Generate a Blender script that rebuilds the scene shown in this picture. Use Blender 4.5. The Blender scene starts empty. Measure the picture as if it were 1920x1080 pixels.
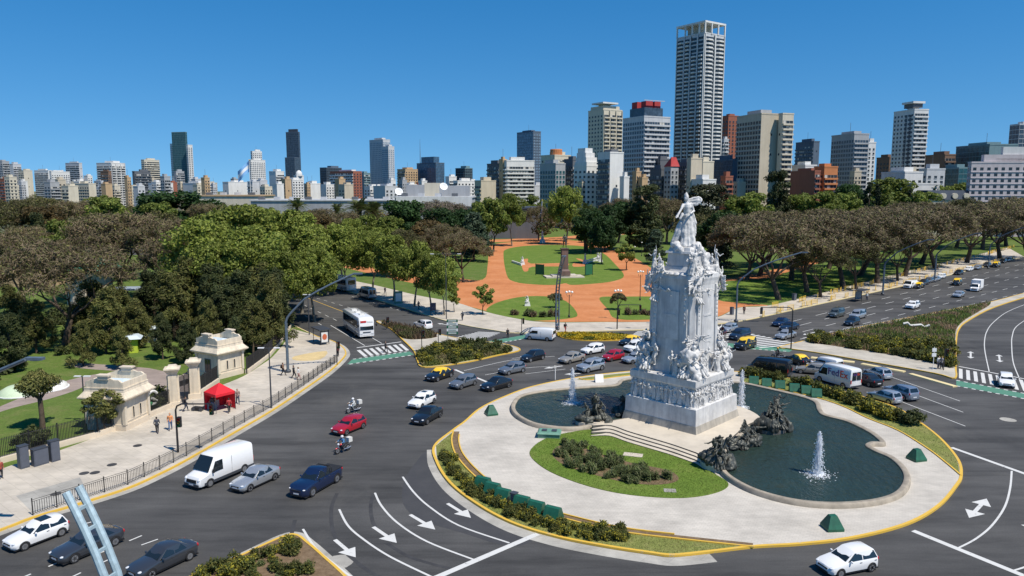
import bpy, bmesh, math, random
import numpy as np
from mathutils import Vector, Matrix, noise as mnoise
R = math.radians
random.seed(7); RNG = np.random.default_rng(7)
SC = bpy.context.scene
COL = SC.collection
# ------------------------------------------------------------------ camera
CAM_H, FPX, PITCH = 25.0, 1400.0, math.atan(185/1400)
cam_d = bpy.data.cameras.new('camera'); cam = bpy.data.objects.new('camera', cam_d); COL.objects.link(cam)
cam.location = (0, 0, CAM_H); cam.rotation_euler = (math.pi/2-PITCH, 0, 0)
cam_d.sensor_width = 36; cam_d.lens = FPX/1920*36; cam_d.clip_start = .3; cam_d.clip_end = 12000
SC.camera = cam
# ------------------------------------------------------------------ sky and sun
SUN_AZ = (0.79, -0.61); SUN_EL = R(58)
w = bpy.data.worlds.new('World'); SC.world = w; w.use_nodes = True
nt = w.node_tree; bg = nt.nodes['Background']
sky = nt.nodes.new('ShaderNodeTexSky'); sky.sky_type = 'NISHITA'; sky.sun_disc = False
sky.sun_elevation = SUN_EL; sky.sun_rotation = math.atan2(SUN_AZ[0], SUN_AZ[1])
sky.altitude = 0; sky.air_density = 1.0; sky.dust_density = 0.0; sky.ozone_density = 3.0
tcw = nt.nodes.new('ShaderNodeTexCoord'); mpw = nt.nodes.new('ShaderNodeVectorMath'); mpw.operation = 'MULTIPLY_ADD'   # clear dry air: little of the pale band near the horizon
mpw.inputs[1].default_value = (1, 1, .75); mpw.inputs[2].default_value = (0, 0, .135); nt.links.new(tcw.outputs['Generated'], mpw.inputs[0]); nt.links.new(mpw.outputs[0], sky.inputs['Vector'])
hsw = nt.nodes.new('ShaderNodeHueSaturation'); hsw.inputs['Saturation'].default_value = 1.42; hsw.inputs['Hue'].default_value = .5; nt.links.new(sky.outputs[0], hsw.inputs['Color'])
nt.links.new(hsw.outputs[0], bg.inputs[0]); bg.inputs[1].default_value = .108
sl = bpy.data.lights.new('sun', 'SUN'); sl.energy = 5.0; sl.angle = R(.53); sl.color = (1, .93, .82)
so = bpy.data.objects.new('sun', sl); COL.objects.link(so); so.location = (60, -40, 120)
so.rotation_euler = Vector((-SUN_AZ[0]*math.cos(SUN_EL), -SUN_AZ[1]*math.cos(SUN_EL), -math.sin(SUN_EL))).to_track_quat('-Z', 'Y').to_euler()
vs = SC.view_settings; vs.view_transform = 'Standard'; vs.look = 'None'; vs.exposure = 0.22; vs.gamma = 1.0; vs.use_curve_mapping = False
SC.cycles.max_bounces = 5; SC.cycles.transparent_max_bounces = 12
# ------------------------------------------------------------------ where a sight line of the survey photo meets a level plane
_f = Vector((0, math.cos(PITCH), -math.sin(PITCH))); _u = Vector((0, math.sin(PITCH), math.cos(PITCH)))
def ray(px, py): return Vector(((px-960)/FPX, 0, 0)) + _u*((540-py)/FPX) + _f
def G(px, py, z=0.0):
    r = ray(px, py); t = (z-CAM_H)/r.z
    return Vector((r.x*t, r.y*t, z))
def D(px, py, dist):                       # a point at ground distance dist
    r = ray(px, py); t = dist/r.y
    return Vector((r.x*t, dist, CAM_H+r.z*t))
# ------------------------------------------------------------------ mesh builder
class MB:
    def __init__(s): s.v = []; s.f = []; s.m = []
    def add(s, vs, fs, mi=0):
        o = len(s.v); s.v += [tuple(p) for p in vs]; s.f += [tuple(i+o for i in q) for q in fs]; s.m += [mi]*len(fs); return s
    def box(s, x0, x1, y0, y1, z0, z1, mi=0, rz=0, c=(0, 0)):
        P = [(x0,y0,z0),(x1,y0,z0),(x1,y1,z0),(x0,y1,z0),(x0,y0,z1),(x1,y0,z1),(x1,y1,z1),(x0,y1,z1)]
        if rz:
            ca, sa = math.cos(rz), math.sin(rz)
            P = [(c[0]+(x-c[0])*ca-(y-c[1])*sa, c[1]+(x-c[0])*sa+(y-c[1])*ca, z) for x,y,z in P]
        return s.add(P, [(3,2,1,0),(4,5,6,7),(0,1,5,4),(1,2,6,5),(2,3,7,6),(3,0,4,7)], mi)
    def frust(s, a, b, z0, z1, mi=0, cx=0, cy=0, ay=None, by=None):       # square frustum, half sizes a -> b
        ay = ay or a; by = by or b
        P = [(cx-a,cy-ay,z0),(cx+a,cy-ay,z0),(cx+a,cy+ay,z0),(cx-a,cy+ay,z0),(cx-b,cy-by,z1),(cx+b,cy-by,z1),(cx+b,cy+by,z1),(cx-b,cy+by,z1)]
        return s.add(P, [(3,2,1,0),(4,5,6,7),(0,1,5,4),(1,2,6,5),(2,3,7,6),(3,0,4,7)], mi)
    def prism(s, pts, z0, z1, mi=0, bottom=False):
        n = len(pts); P = [(p[0],p[1],z0) for p in pts]+[(p[0],p[1],z1) for p in pts]
        F = [tuple(range(n,2*n))]+[(i,(i+1)%n,n+(i+1)%n,n+i) for i in range(n)]
        if bottom: F.append(tuple(range(n-1,-1,-1)))
        return s.add(P, F, mi)
    def sheet(s, pts, z, mi=0): return s.add([(p[0],p[1],z) for p in pts], [tuple(range(len(pts)))], mi)
    def tube(s, path, rad, n=6, mi=0, caps=True, closed=False):
        path = [Vector(p) for p in path]; m = len(path)
        rad = rad if isinstance(rad, (list, tuple)) else [rad]*m
        P = []; F = []; ref = None
        for i, p in enumerate(path):
            a = path[i-1] if (i or closed) else p; b = path[(i+1)%m] if (i < m-1 or closed) else p
            t = (b-a); t = t.normalized() if t.length > 1e-6 else Vector((0,0,1))
            if ref is None: ref = Vector((1,0,0)) if abs(t.x) < .8 else Vector((0,1,0))
            u = (ref - t*ref.dot(t)).normalized(); v = t.cross(u); ref = u
            for k in range(n):
                an = 2*math.pi*k/n; P.append(p+(u*math.cos(an)+v*math.sin(an))*rad[i])
        for i in range(m if closed else m-1):
            for k in range(n):
                j = (i+1)%m; F.append((i*n+k, i*n+(k+1)%n, j*n+(k+1)%n, j*n+k))
        if caps and not closed: F += [tuple(range(n-1,-1,-1)), tuple((m-1)*n+k for k in range(n))]
        return s.add(P, F, mi)
    def lathe(s, prof, n=16, mi=0, c=(0,0,0), axis='z'):
        P = []; F = []
        for r, z in prof:
            for k in range(n):
                a = 2*math.pi*k/n
                q = (r*math.cos(a), r*math.sin(a), z) if axis == 'z' else ((r*math.cos(a), z, r*math.sin(a)) if axis == 'y' else (z, r*math.cos(a), r*math.sin(a)))
                P.append((q[0]+c[0], q[1]+c[1], q[2]+c[2]))
        for i in range(len(prof)-1):
            for k in range(n): F.append((i*n+k, i*n+(k+1)%n, (i+1)*n+(k+1)%n, (i+1)*n+k))
        F += [tuple(range(n-1,-1,-1)), tuple((len(prof)-1)*n+k for k in range(n))]
        return s.add(P, F, mi)
    def ball(s, c, r, n=8, mi=0, sc=(1,1,1)):
        m = max(3, n//2); P = [(c[0],c[1],c[2]-r*sc[2])]; F = []
        for i in range(1, m):
            b = -math.pi/2+math.pi*i/m
            for k in range(n):
                a = 2*math.pi*k/n; P.append((c[0]+r*sc[0]*math.cos(b)*math.cos(a), c[1]+r*sc[1]*math.cos(b)*math.sin(a), c[2]+r*sc[2]*math.sin(b)))
        P.append((c[0],c[1],c[2]+r*sc[2])); L = len(P)-1
        for k in range(n):
            F.append((0, 1+(k+1)%n, 1+k)); F.append((L, L-n+k, L-n+(k+1)%n))
            for i in range(m-2): F.append((1+i*n+k, 1+i*n+(k+1)%n, 1+(i+1)*n+(k+1)%n, 1+(i+1)*n+k))
        return s.add(P, F, mi)
    def sweep(s, path, prof, mi=0, closed=False):
        """sweep a profile [(offset to the left, z)] along a flat path"""
        m = len(path); n = len(prof); P = []; F = []
        for i in range(m):
            a = path[i-1] if (i or closed) else path[i]; b = path[(i+1)%m] if (i < m-1 or closed) else path[i]
            t = Vector((b[0]-a[0], b[1]-a[1])); t = t.normalized() if t.length > 1e-9 else Vector((1,0)); nx, ny = -t.y, t.x
            z = path[i][2] if len(path[i]) > 2 else 0
            P += [(path[i][0]+nx*o, path[i][1]+ny*o, z+h) for o, h in prof]
        for i in range(m if closed else m-1):
            j = (i+1)%m
            for k in range(n-1): F.append((i*n+k, j*n+k, j*n+k+1, i*n+k+1))
        if not closed: F += [tuple(range(n)), tuple((m-1)*n+k for k in range(n-1,-1,-1))]
        return s.add(P, F, mi)
    def mesh(s, name, mats, smooth=False, ang=40):
        me = bpy.data.meshes.new(name); me.from_pydata(s.v, [], s.f)
        for m in (mats if isinstance(mats, (list, tuple)) else [mats]): me.materials.append(m)
        if any(s.m): me.polygons.foreach_set('material_index', s.m)
        if smooth:
            me.polygons.foreach_set('use_smooth', [True]*len(s.f))
            me.set_sharp_from_angle(angle=R(ang))
        me.update(); return me
    def build(s, name, mats, parent=None, smooth=False, ang=40, **k):
        return obj(name, s.mesh(name, mats, smooth, ang), parent, **k)
def obj(name, me, parent=None, loc=None, rz=None, kind=None, sc=None, label=None, rot=None):
    o = bpy.data.objects.new(name, me); COL.objects.link(o)
    if parent: o.parent = parent
    if loc is not None: o.location = loc
    if rz is not None: o.rotation_euler = (0,0,rz)
    if rot is not None: o.rotation_euler = rot
    if sc is not None: o.scale = sc if isinstance(sc, (tuple, list)) else (sc,sc,sc)
    if kind: o['kind'] = kind
    if label: o['label'] = label
    return o
def tag(o, label, cat, group=None, kind=None):
    o['label'] = label; o['category'] = cat
    if group: o['group'] = group
    if kind: o['kind'] = kind
    return o
def thing(name, label, cat, loc=(0,0,0), rz=0, group=None):
    o = bpy.data.objects.new(name, None); COL.objects.link(o); o.empty_display_size = .3
    o.location = loc; o.rotation_euler = (0,0,rz); return tag(o, label, cat, group)
def dup(o, parent=None):
    c = o.copy(); COL.objects.link(c)
    if parent: c.parent = parent
    for ch in o.children: dup(ch, c)
    return c
def remat(o, mat):
    for s in o.material_slots: s.link = 'OBJECT'; s.material = mat
def smooth_path(pts, n=6, closed=True):
    pts = [Vector((p[0],p[1],0)) for p in pts]; m = len(pts); out = []
    for i in range(m if closed else m-1):
        p0 = pts[(i-1)%m] if closed or i else pts[i]; p1 = pts[i]; p2 = pts[(i+1)%m]; p3 = pts[(i+2)%m] if closed or i < m-2 else p2
        for k in range(n):
            t = k/n; out.append(.5*((2*p1)+(p2-p0)*t+(2*p0-5*p1+4*p2-p3)*t*t+(3*p1-p0-3*p2+p3)*t**3))
    if not closed: out.append(pts[-1])
    return [(p.x, p.y) for p in out]
def gp(pix, z=0.0, n=6, closed=True, smooth=True):     # outline on the ground, smoothed
    P = [G(x, y, z) for x, y in pix]
    return smooth_path(P, n, closed) if smooth else [(p.x, p.y) for p in P]
def ccw(p):
    a = sum(p[i-1][0]*p[i][1]-p[i][0]*p[i-1][1] for i in range(len(p)))
    return p if a > 0 else p[::-1]
def inside(p, poly):
    c = False; x, y = p[0], p[1]
    for i in range(len(poly)):
        x1, y1 = poly[i-1][0], poly[i-1][1]; x2, y2 = poly[i][0], poly[i][1]
        if (y1 > y) != (y2 > y) and x < (x2-x1)*(y-y1)/(y2-y1)+x1: c = not c
    return c
def scatter(poly, n):
    xs = [p[0] for p in poly]; ys = [p[1] for p in poly]; out = []; k = 0
    while len(out) < n and k < n*40:
        k += 1; p = (random.uniform(min(xs),max(xs)), random.uniform(min(ys),max(ys)))
        if inside(p, poly): out.append(p)
    return out
# ------------------------------------------------------------------ materials
def newmat(name):
    m = bpy.data.materials.new(name); m.use_nodes = True
    return m, m.node_tree, m.node_tree.nodes['Principled BSDF']
def plain(name, c, rough=.6, metal=0, coat=0, spec=.5, var=0, vs=1.0):
    m, t, b = newmat(name)
    b.inputs['Base Color'].default_value = (*c, 1); b.inputs['Roughness'].default_value = rough; b.inputs['Metallic'].default_value = metal
    b.inputs['Coat Weight'].default_value = coat; b.inputs['Coat Roughness'].default_value = .05; b.inputs['Specular IOR Level'].default_value = spec
    if var:
        n = t.nodes.new('ShaderNodeTexNoise'); n.inputs['Scale'].default_value = vs; n.inputs['Detail'].default_value = 6; n.inputs['Roughness'].default_value = .65
        tc = t.nodes.new('ShaderNodeTexCoord'); t.links.new(tc.outputs['Object'], n.inputs['Vector'])
        r = t.nodes.new('ShaderNodeValToRGB'); r.color_ramp.elements[0].position = .3; r.color_ramp.elements[1].position = .72
        r.color_ramp.elements[0].color = (*[x*(1-var) for x in c], 1); r.color_ramp.elements[1].color = (*[min(1, x*(1+var*.6)) for x in c], 1)
        t.links.new(n.outputs['Fac'], r.inputs[0]); t.links.new(r.outputs[0], b.inputs['Base Color'])
    return m
class NT:
    """small helper to chain nodes"""
    def __init__(s, name): s.m, s.t, s.b = newmat(name); s.geo = s.t.nodes.new('ShaderNodeNewGeometry')
    def n(s, typ, **k):
        q = s.t.nodes.new(typ)
        for a, v in k.items():
            if a.startswith('i_'): q.inputs[a[2:].replace('_', ' ')].default_value = v
            else: setattr(q, a, v)
        return q
    def l(s, a, b): s.t.links.new(a, b)
    def noise(s, scale, detail=5, rough=.6, vec=None, stretch=None, rz=0):
        q = s.n('ShaderNodeTexNoise'); q.inputs['Scale'].default_value = scale; q.inputs['Detail'].default_value = detail; q.inputs['Roughness'].default_value = rough
        src = vec or s.geo.outputs['Position']
        if stretch or rz:
            mp = s.n('ShaderNodeMapping'); mp.inputs['Scale'].default_value = stretch or (1,1,1); mp.inputs['Rotation'].default_value = (0,0,rz); s.l(src, mp.inputs[0]); src = mp.outputs[0]
        s.l(src, q.inputs['Vector']); return q.outputs['Fac']
    def ramp(s, fac, stops):
        r = s.n('ShaderNodeValToRGB'); e = r.color_ramp.elements
        while len(e) < len(stops): e.new(.5)
        for i, (p, c) in enumerate(stops): e[i].position = p; e[i].color = (*c, 1) if len(c) == 3 else c
        s.l(fac, r.inputs[0]); return r.outputs[0]
    def mix(s, fac, a, b, mode='MIX'):
        q = s.n('ShaderNodeMix', data_type='RGBA', blend_type=mode)
        for inp, v in ((q.inputs[0], fac), (q.inputs[6], a), (q.inputs[7], b)):
            if hasattr(v, 'links'): s.l(v, inp)
            else: inp.default_value = v if isinstance(v, (int, float)) else (*v, 1)
        return q.outputs[2]
    def bump(s, h, strength=.3, dist=.05):
        q = s.n('ShaderNodeBump'); q.inputs['Strength'].default_value = strength; q.inputs['Distance'].default_value = dist
        s.l(h, q.inputs['Height']); s.l(q.outputs[0], s.b.inputs['Normal'])
    def done(s, col, rough=.8, spec=.4):
        if hasattr(col, 'links'): s.l(col, s.b.inputs['Base Color'])
        else: s.b.inputs['Base Color'].default_value = (*col, 1)
        if hasattr(rough, 'links'): s.l(rough, s.b.inputs['Roughness'])
        else: s.b.inputs['Roughness'].default_value = rough
        s.b.inputs['Specular IOR Level'].default_value = spec
        return s.m
def g3(v): return (v, v, v)
M = {}
# asphalt: grey, with mottling, long worn streaks, patches and fine grain
a = NT('asphalt')
base = a.ramp(a.noise(.09, 6, .62), [(.3, (.047,.0465,.046)), (.52, (.065,.064,.0625)), (.75, (.083,.081,.078))])
st = a.ramp(a.noise(.28, 6, .7, stretch=(.18, 1.3, 1), rz=R(-37)), [(.34, g3(.6)), (.5, g3(.98)), (.66, g3(1.24))])
gr = a.ramp(a.noise(9, 3, .7), [(.3, g3(.84)), (.7, g3(1.14))])
pt = a.ramp(a.noise(.035, 2, .4), [(.46, g3(.9)), (.5, g3(1.06))])
c = a.mix(1, a.mix(1, a.mix(1, base, st, 'MULTIPLY'), gr, 'MULTIPLY'), pt, 'MULTIPLY')
c = a.mix(a.ramp(a.noise(.06, 7, .72, stretch=(1.3,.7,1)), [(.56, g3(0)), (.72, g3(.55))]), c, (.105,.1,.09))
a.bump(a.noise(30, 2), .25, .01); M['asphalt'] = a.done(c, .82, .35)
a = NT('fresh_asphalt'); M['fresh_asphalt'] = a.done(a.ramp(a.noise(.5, 6, .7), [(.3, (.042,.043,.047)), (.7, (.058,.058,.061))]), .85, .3)
a = NT('tyre_mark'); M['tyre_mark'] = a.done(a.ramp(a.noise(.7, 5, .7), [(.3, (.03,.03,.032)), (.7, (.055,.055,.057))]), .8, .3)
def paint(name, c, under, wear=.44):
    a = NT(name); k = a.ramp(a.noise(2.2, 8, .75), [(wear-.08, g3(0)), (wear+.04, g3(1))])
    cc = a.mix(k, under, a.mix(a.noise(.6, 4), [x*.82 for x in c], c)); return a.done(cc, .7, .35)
M['white_paint'] = paint('white_paint', (.6,.6,.58), (.17,.17,.17), .38)
M['yellow_paint'] = paint('yellow_paint', (.66,.42,.06), (.42,.34,.2), .40)
M['green_paint'] = paint('green_paint', (.085,.235,.16), (.09,.15,.12), .42)
M['cream_paint'] = paint('cream_paint', (.72,.6,.32), (.5,.42,.27), .40)
# pavements
def paving(name, c0, c1, joint, tile, rz=0, stain=.75, jw=.012):
    a = NT(name)
    mp = a.n('ShaderNodeMapping'); mp.inputs['Rotation'].default_value = (0,0,rz); a.l(a.geo.outputs['Position'], mp.inputs[0])
    br = a.n('ShaderNodeTexBrick', offset=.5); br.inputs['Scale'].default_value = 1; br.inputs['Brick Width'].default_value = tile; br.inputs['Row Height'].default_value = tile*.6
    br.inputs['Mortar Size'].default_value = jw; br.inputs['Color1'].default_value = (*c0,1); br.inputs['Color2'].default_value = (*c1,1); br.inputs['Mortar'].default_value = (*joint,1)
    a.l(mp.outputs[0], br.inputs['Vector'])
    s1 = a.ramp(a.noise(.25, 7, .68), [(.34, g3(stain)), (.6, g3(1.05))])
    s2 = a.ramp(a.noise(1.6, 6, .72, stretch=(.25,1,1), rz=rz+.4), [(.3, g3(.86)), (.68, g3(1.07))])
    c = a.mix(1, a.mix(1, br.outputs[0], s1, 'MULTIPLY'), s2, 'MULTIPLY'); a.bump(a.noise(14, 3), .2, .01)
    return a.done(c, .85, .3)
M['sidewalk'] = paving('sidewalk', (.5,.45,.375), (.47,.425,.36), (.4,.36,.3), 1.6, R(40), .78, .02)
M['plaza'] = paving('plaza', (.5,.465,.41), (.465,.435,.385), (.42,.39,.345), .42, R(28), .82, .02)
M['concrete'] = paving('concrete', (.46,.425,.36), (.43,.4,.34), (.36,.33,.28), 2.4, R(40), .74, .01)
M['tactile'] = paving('tactile', (.58,.44,.22), (.54,.42,.21), (.42,.33,.18), .6, R(40), .8)
M['gutter'] = paving('gutter', (.4,.385,.345), (.37,.355,.32), (.27,.26,.24), 3., R(40), .66)
def grass(name, c0, c1, c2):
    a = NT(name)
    base = a.ramp(a.noise(.32, 7, .7), [(.28, c0), (.5, c1), (.74, c2)])
    gr = a.ramp(a.noise(4.5, 4, .8), [(.25, g3(.58)), (.7, g3(1.25))])
    a.bump(a.noise(16, 3), .6, .06); return a.done(a.mix(1, base, gr, 'MULTIPLY'), .9, .15)
M['lawn'] = grass('lawn', (.085,.14,.022), (.115,.18,.028), (.17,.2,.05))
M['park_grass'] = grass('park_grass', (.075,.12,.025), (.1,.15,.03), (.16,.16,.06))
M['dry_grass'] = grass('dry_grass', (.14,.17,.04), (.19,.21,.06), (.26,.23,.1))
a = NT('red_clay')
M['red_clay'] = a.done(a.mix(1, a.ramp(a.noise(.12, 7, .65), [(.3, (.4,.15,.06)), (.5, (.49,.195,.08)), (.75, (.55,.25,.12))]), a.ramp(a.noise(1.3, 5, .8), [(.3, g3(.86)), (.7, g3(1.08))]), 'MULTIPLY'), .92, .1)
a = NT('soil'); M['soil'] = a.done(a.ramp(a.noise(2.5, 6, .75), [(.3, (.1,.068,.042)), (.55, (.17,.12,.075)), (.8, (.24,.18,.12))]), .95, .1)
a = NT('city_ground'); M['ground'] = a.done(a.ramp(a.noise(.01, 6, .7), [(.3, (.07,.085,.04)), (.55, (.11,.12,.07)), (.75, (.2,.19,.16))]), .9, .1)
M['park_path'] = paving('park_path', (.31,.25,.22), (.29,.235,.2), (.26,.21,.18), 1.5, .3, .8)
# water
a = NT('pool_water'); a.b.inputs['IOR'].default_value = 1.33
wc = a.ramp(a.noise(.09, 4, .6), [(.3, (.02,.03,.025)), (.6, (.022,.04,.035)), (.8, (.05,.05,.025))])
a.bump(a.noise(1.3, 4, .62, stretch=(1, .5, 1), rz=.3), 1.0, .35); M['water'] = a.done(wc, .12, .22)
m, t, b = newmat('spray'); b.inputs['Base Color'].default_value = (.93,.96,1,1); b.inputs['Roughness'].default_value = .35; b.inputs['Transmission Weight'].default_value = .25; b.inputs['IOR'].default_value = 1.2; M['spray'] = m
# stone
def stone(name, c, dark=.7, streak=True, fine=6, scale=.5):
    a = NT(name); tc = a.n('ShaderNodeTexCoord'); v = tc.outputs['Object']
    k = a.ramp(a.noise(scale, 7, .7, vec=v), [(.32, [x*dark for x in c]), (.6, c)])
    if streak:
        s = a.ramp(a.noise(1.1, 6, .7, vec=v, stretch=(1.6,1.6,.16)), [(.3, (.7,.71,.74)), (.56, (1.03,1.03,1.02))]); k = a.mix(1, k, s, 'MULTIPLY')
    a.bump(a.noise(fine, 5, .7, vec=v), .3, .03); return a.done(k, .62, .35)
M['marble'] = stone('marble', (.6,.595,.585), .7)
M['marble_carved'] = stone('marble_carved', (.64,.63,.615), .62, True, 9, 1.5)
M['plinth_stone'] = stone('plinth_stone', (.4,.37,.32), .7)
M['step_stone'] = stone('step_stone', (.55,.49,.4), .82, False)
M['rim_stone'] = stone('rim_stone', (.37,.32,.25), .6, False, 8, .8)
M['gate_stone'] = stone('gate_stone', (.66,.57,.44), .83)
M['gate_stone_plain'] = stone('gate_stone_plain', (.62,.53,.41), .86, False)
M['granite'] = stone('granite', (.17,.105,.09), .7)
M['bronze'] = stone('bronze', (.095,.098,.085), .4, True, 7, 2.0); M['bronze'].node_tree.nodes['Principled BSDF'].inputs['Metallic'].default_value = .35
M['bronze'].node_tree.nodes['Principled BSDF'].inputs['Roughness'].default_value = .5
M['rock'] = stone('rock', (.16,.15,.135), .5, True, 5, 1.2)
# painted metals, plastics, cloth
M['iron'] = plain('iron', (.018,.018,.02), .5)
M['galv'] = plain('galvanised', (.13,.17,.21), .5, .35, 0, .5, .3, 2.)
M['pale_galv'] = plain('pale_galvanised', (.36,.47,.52), .55, .15, 0, .5, .28, 3.)
M['dark_grey'] = plain('dark_grey_metal', (.045,.05,.06), .5)
M['slate'] = plain('slate_cabinet', (.085,.095,.12), .55, 0, 0, .5, .15, 2)
M['green_plastic'] = plain('green_barrier', (.014,.1,.055), .45, 0, 0, .5, .35, 2.)
M['green_box'] = plain('green_box', (.13,.27,.2), .5, 0, 0, .5, .25, 2.)
M['white'] = plain('white_metal', (.75,.75,.74), .45)
M['offwhite'] = plain('off_white', (.62,.61,.57), .6, 0, 0, .5, .15, 1.)
M['black'] = plain('black_rubber', (.013,.013,.014), .7)
M['glass'] = plain('dark_glass', (.012,.017,.02), .06, 0, 0, .8)
M['chrome'] = plain('alloy', (.5,.51,.53), .3, .8)
M['lamp_glass'] = plain('headlight_glass', (.72,.74,.76), .12, .2, .6)
M['tail_red'] = plain('tail_red', (.4,.012,.012), .2, 0, .5)
M['plate'] = plain('number_plate', (.62,.63,.65), .5)
M['yellow'] = plain('barrier_yellow', (.72,.46,.05), .5, 0, 0, .5, .25, 2)
M['red_cloth'] = plain('red_canvas', (.62,.018,.03), .8, 0, 0, .3, .1, 1.5)
M['tin'] = plain('tin_roof', (.42,.47,.5), .45, .3, 0, .5, .2, 1)
M['blue_roof'] = plain('pale_roof', (.5,.58,.62), .5)
M['globe'] = plain('lamp_globe', (.8,.79,.74), .3)
M['wood'] = plain('wood', (.2,.11,.05), .7, 0, 0, .4, .3, 3)
M['signgreen'] = plain('sign_green', (.02,.12,.06), .5)
M['skin'] = plain('skin', (.42,.25,.17), .6)
M['bark'] = plain('bark', (.1,.075,.055), .9, 0, 0, .2, .45, 2.5)
M['pale_bark'] = plain('pale_bark', (.24,.21,.16), .9, 0, 0, .2, .5, 1.6)
_pc = {}
def col(c, rough=.7):
    k = (tuple(round(x, 3) for x in c), rough)
    if k not in _pc: _pc[k] = plain('cloth_%d' % len(_pc), k[0], rough, 0, 0, .4, .12, 6)
    return _pc[k]
_car = {}
def carpaint(c, metal=.35):
    k = tuple(c)
    if k not in _car: _car[k] = plain('car_paint_%d' % len(_car), c, .32, metal, .9)
    return _car[k]
def leafmat(name, transl=.25):
    m, t, b = newmat(name); at = t.nodes.new('ShaderNodeAttribute'); at.attribute_name = 'tint'
    oi = t.nodes.new('ShaderNodeObjectInfo'); hs = t.nodes.new('ShaderNodeHueSaturation')
    mr = t.nodes.new('ShaderNodeMapRange'); mr.inputs[3].default_value = .8; mr.inputs[4].default_value = 1.2
    t.links.new(oi.outputs['Random'], mr.inputs[0]); t.links.new(mr.outputs[0], hs.inputs['Value']); t.links.new(at.outputs['Color'], hs.inputs['Color'])
    t.links.new(hs.outputs[0], b.inputs['Base Color']); b.inputs['Roughness'].default_value = .65; b.inputs['Specular IOR Level'].default_value = .25
    if transl:
        tr = t.nodes.new('ShaderNodeBsdfTranslucent'); mx = t.nodes.new('ShaderNodeMixShader'); mx.inputs[0].default_value = transl
        t.links.new(hs.outputs[0], tr.inputs['Color']); out = t.nodes['Material Output']
        t.links.new(b.outputs[0], mx.inputs[1]); t.links.new(tr.outputs[0], mx.inputs[2]); t.links.new(mx.outputs[0], out.inputs['Surface'])
    return m
M['leaf'] = leafmat('leaf', .34); M['twig'] = leafmat('twig', 0)
# ------------------------------------------------------------------ ground, roads, pavements
def struct(o): o['kind'] = 'structure'; return o
KH = .13
bmg = MB(); bmg.sheet([(-6000,-300),(6000,-300),(6000,9000),(-6000,9000)], -.06); struct(bmg.build('ground', M['ground']))
# roads: the junction and the two avenues
AV_R = Vector((.735, .678)).normalized(); AV_L = Vector((-.557, .83)).normalized()
rd = MB(); rd.sheet([(-150,15),(330,15),(330,330),(230,330),(120,215),(-20,240),(-130,330),(-190,330)], 0.0)
struct(rd.build('road', M['asphalt']))
def raised(name, pts, mat, z=KH, base=0.0):
    b = MB(); b.prism(ccw(pts), base, z); return struct(b.build(name, mat))
def flat(name, pts, mat, z): b = MB(); b.sheet(ccw(pts), z); return struct(b.build(name, mat))
def kerb(name, path, mat='yellow_paint', w=.2, h=KH+.03, closed=False, z0=0.0, parent=None):
    b = MB(); b.sweep(path, [(-w/2, z0-.02), (-w/2, z0+h), (w/2, z0+h), (w/2, z0-.02)], 0, closed); o = b.build(name, M[mat])
    return struct(o)
def gutter(path, w, z=.004):
    b = MB(); b.sweep(path, [(-w/2, z), (w/2, z)]); return struct(b.build('gutter', M['gutter']))
# --- west side: pavement, then park
LK = [(-260,1090),(0,996),(60,973),(150,946),(240,917),(300,890),(350,864),(440,812),(510,771),(570,731),(618,697),(644,672),(648,661),(640,650),(622,640),(600,634),(588,629)]
lk = gp(LK, 0, 5, False)
e = Vector(lk[-1]); far = e+AV_L*190
west = lk+[(far.x,far.y),(-320,far.y),(-320,20)]
raised('park_ground', west, M['park_grass'], KH-.03)
LI = [(-260,985),(0,880),(60,862),(130,838),(200,812),(245,795),(300,770),(345,748),(400,728),(455,706),(490,684),(512,668),(535,640),(548,616)]
li = gp(LI, KH, 4, False)
raised('pavement_west', lk+li[::-1], M['sidewalk'], KH)
kerb('kerb_west', lk); gutter([(p[0]+.35*.77, p[1]-.35*.64) for p in lk[:70]], .9)
b = MB(); p2 = [ (e+AV_L*t) for t in range(0,190,10)]; kerb('kerb_avenue_west', [(q.x,q.y) for q in p2], 'cream_paint')
flat('tactile_paving', gp([(552,668),(612,658),(600,674),(556,676)], KH, 3), M['tactile'], KH+.004)
# asphalt patch lines in pavement
flat('pavement_patch', gp([(30,930),(150,895),(165,925),(62,962)], KH, 1, smooth=False), M['gutter'], KH+.004)
# park paths on the west side
flat('park_path', gp([(-60,790),(40,745),(130,712),(200,700),(150,728),(90,748),(0,772),(-80,815)], KH, 4), M['park_path'], KH-.026+.004)
flat('park_path_gate', gp([(330,705),(352,700),(372,740),(330,752),(285,730),(250,700),(150,690),(130,680),(280,690)], KH, 3), M['park_path'], KH-.02)
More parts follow.
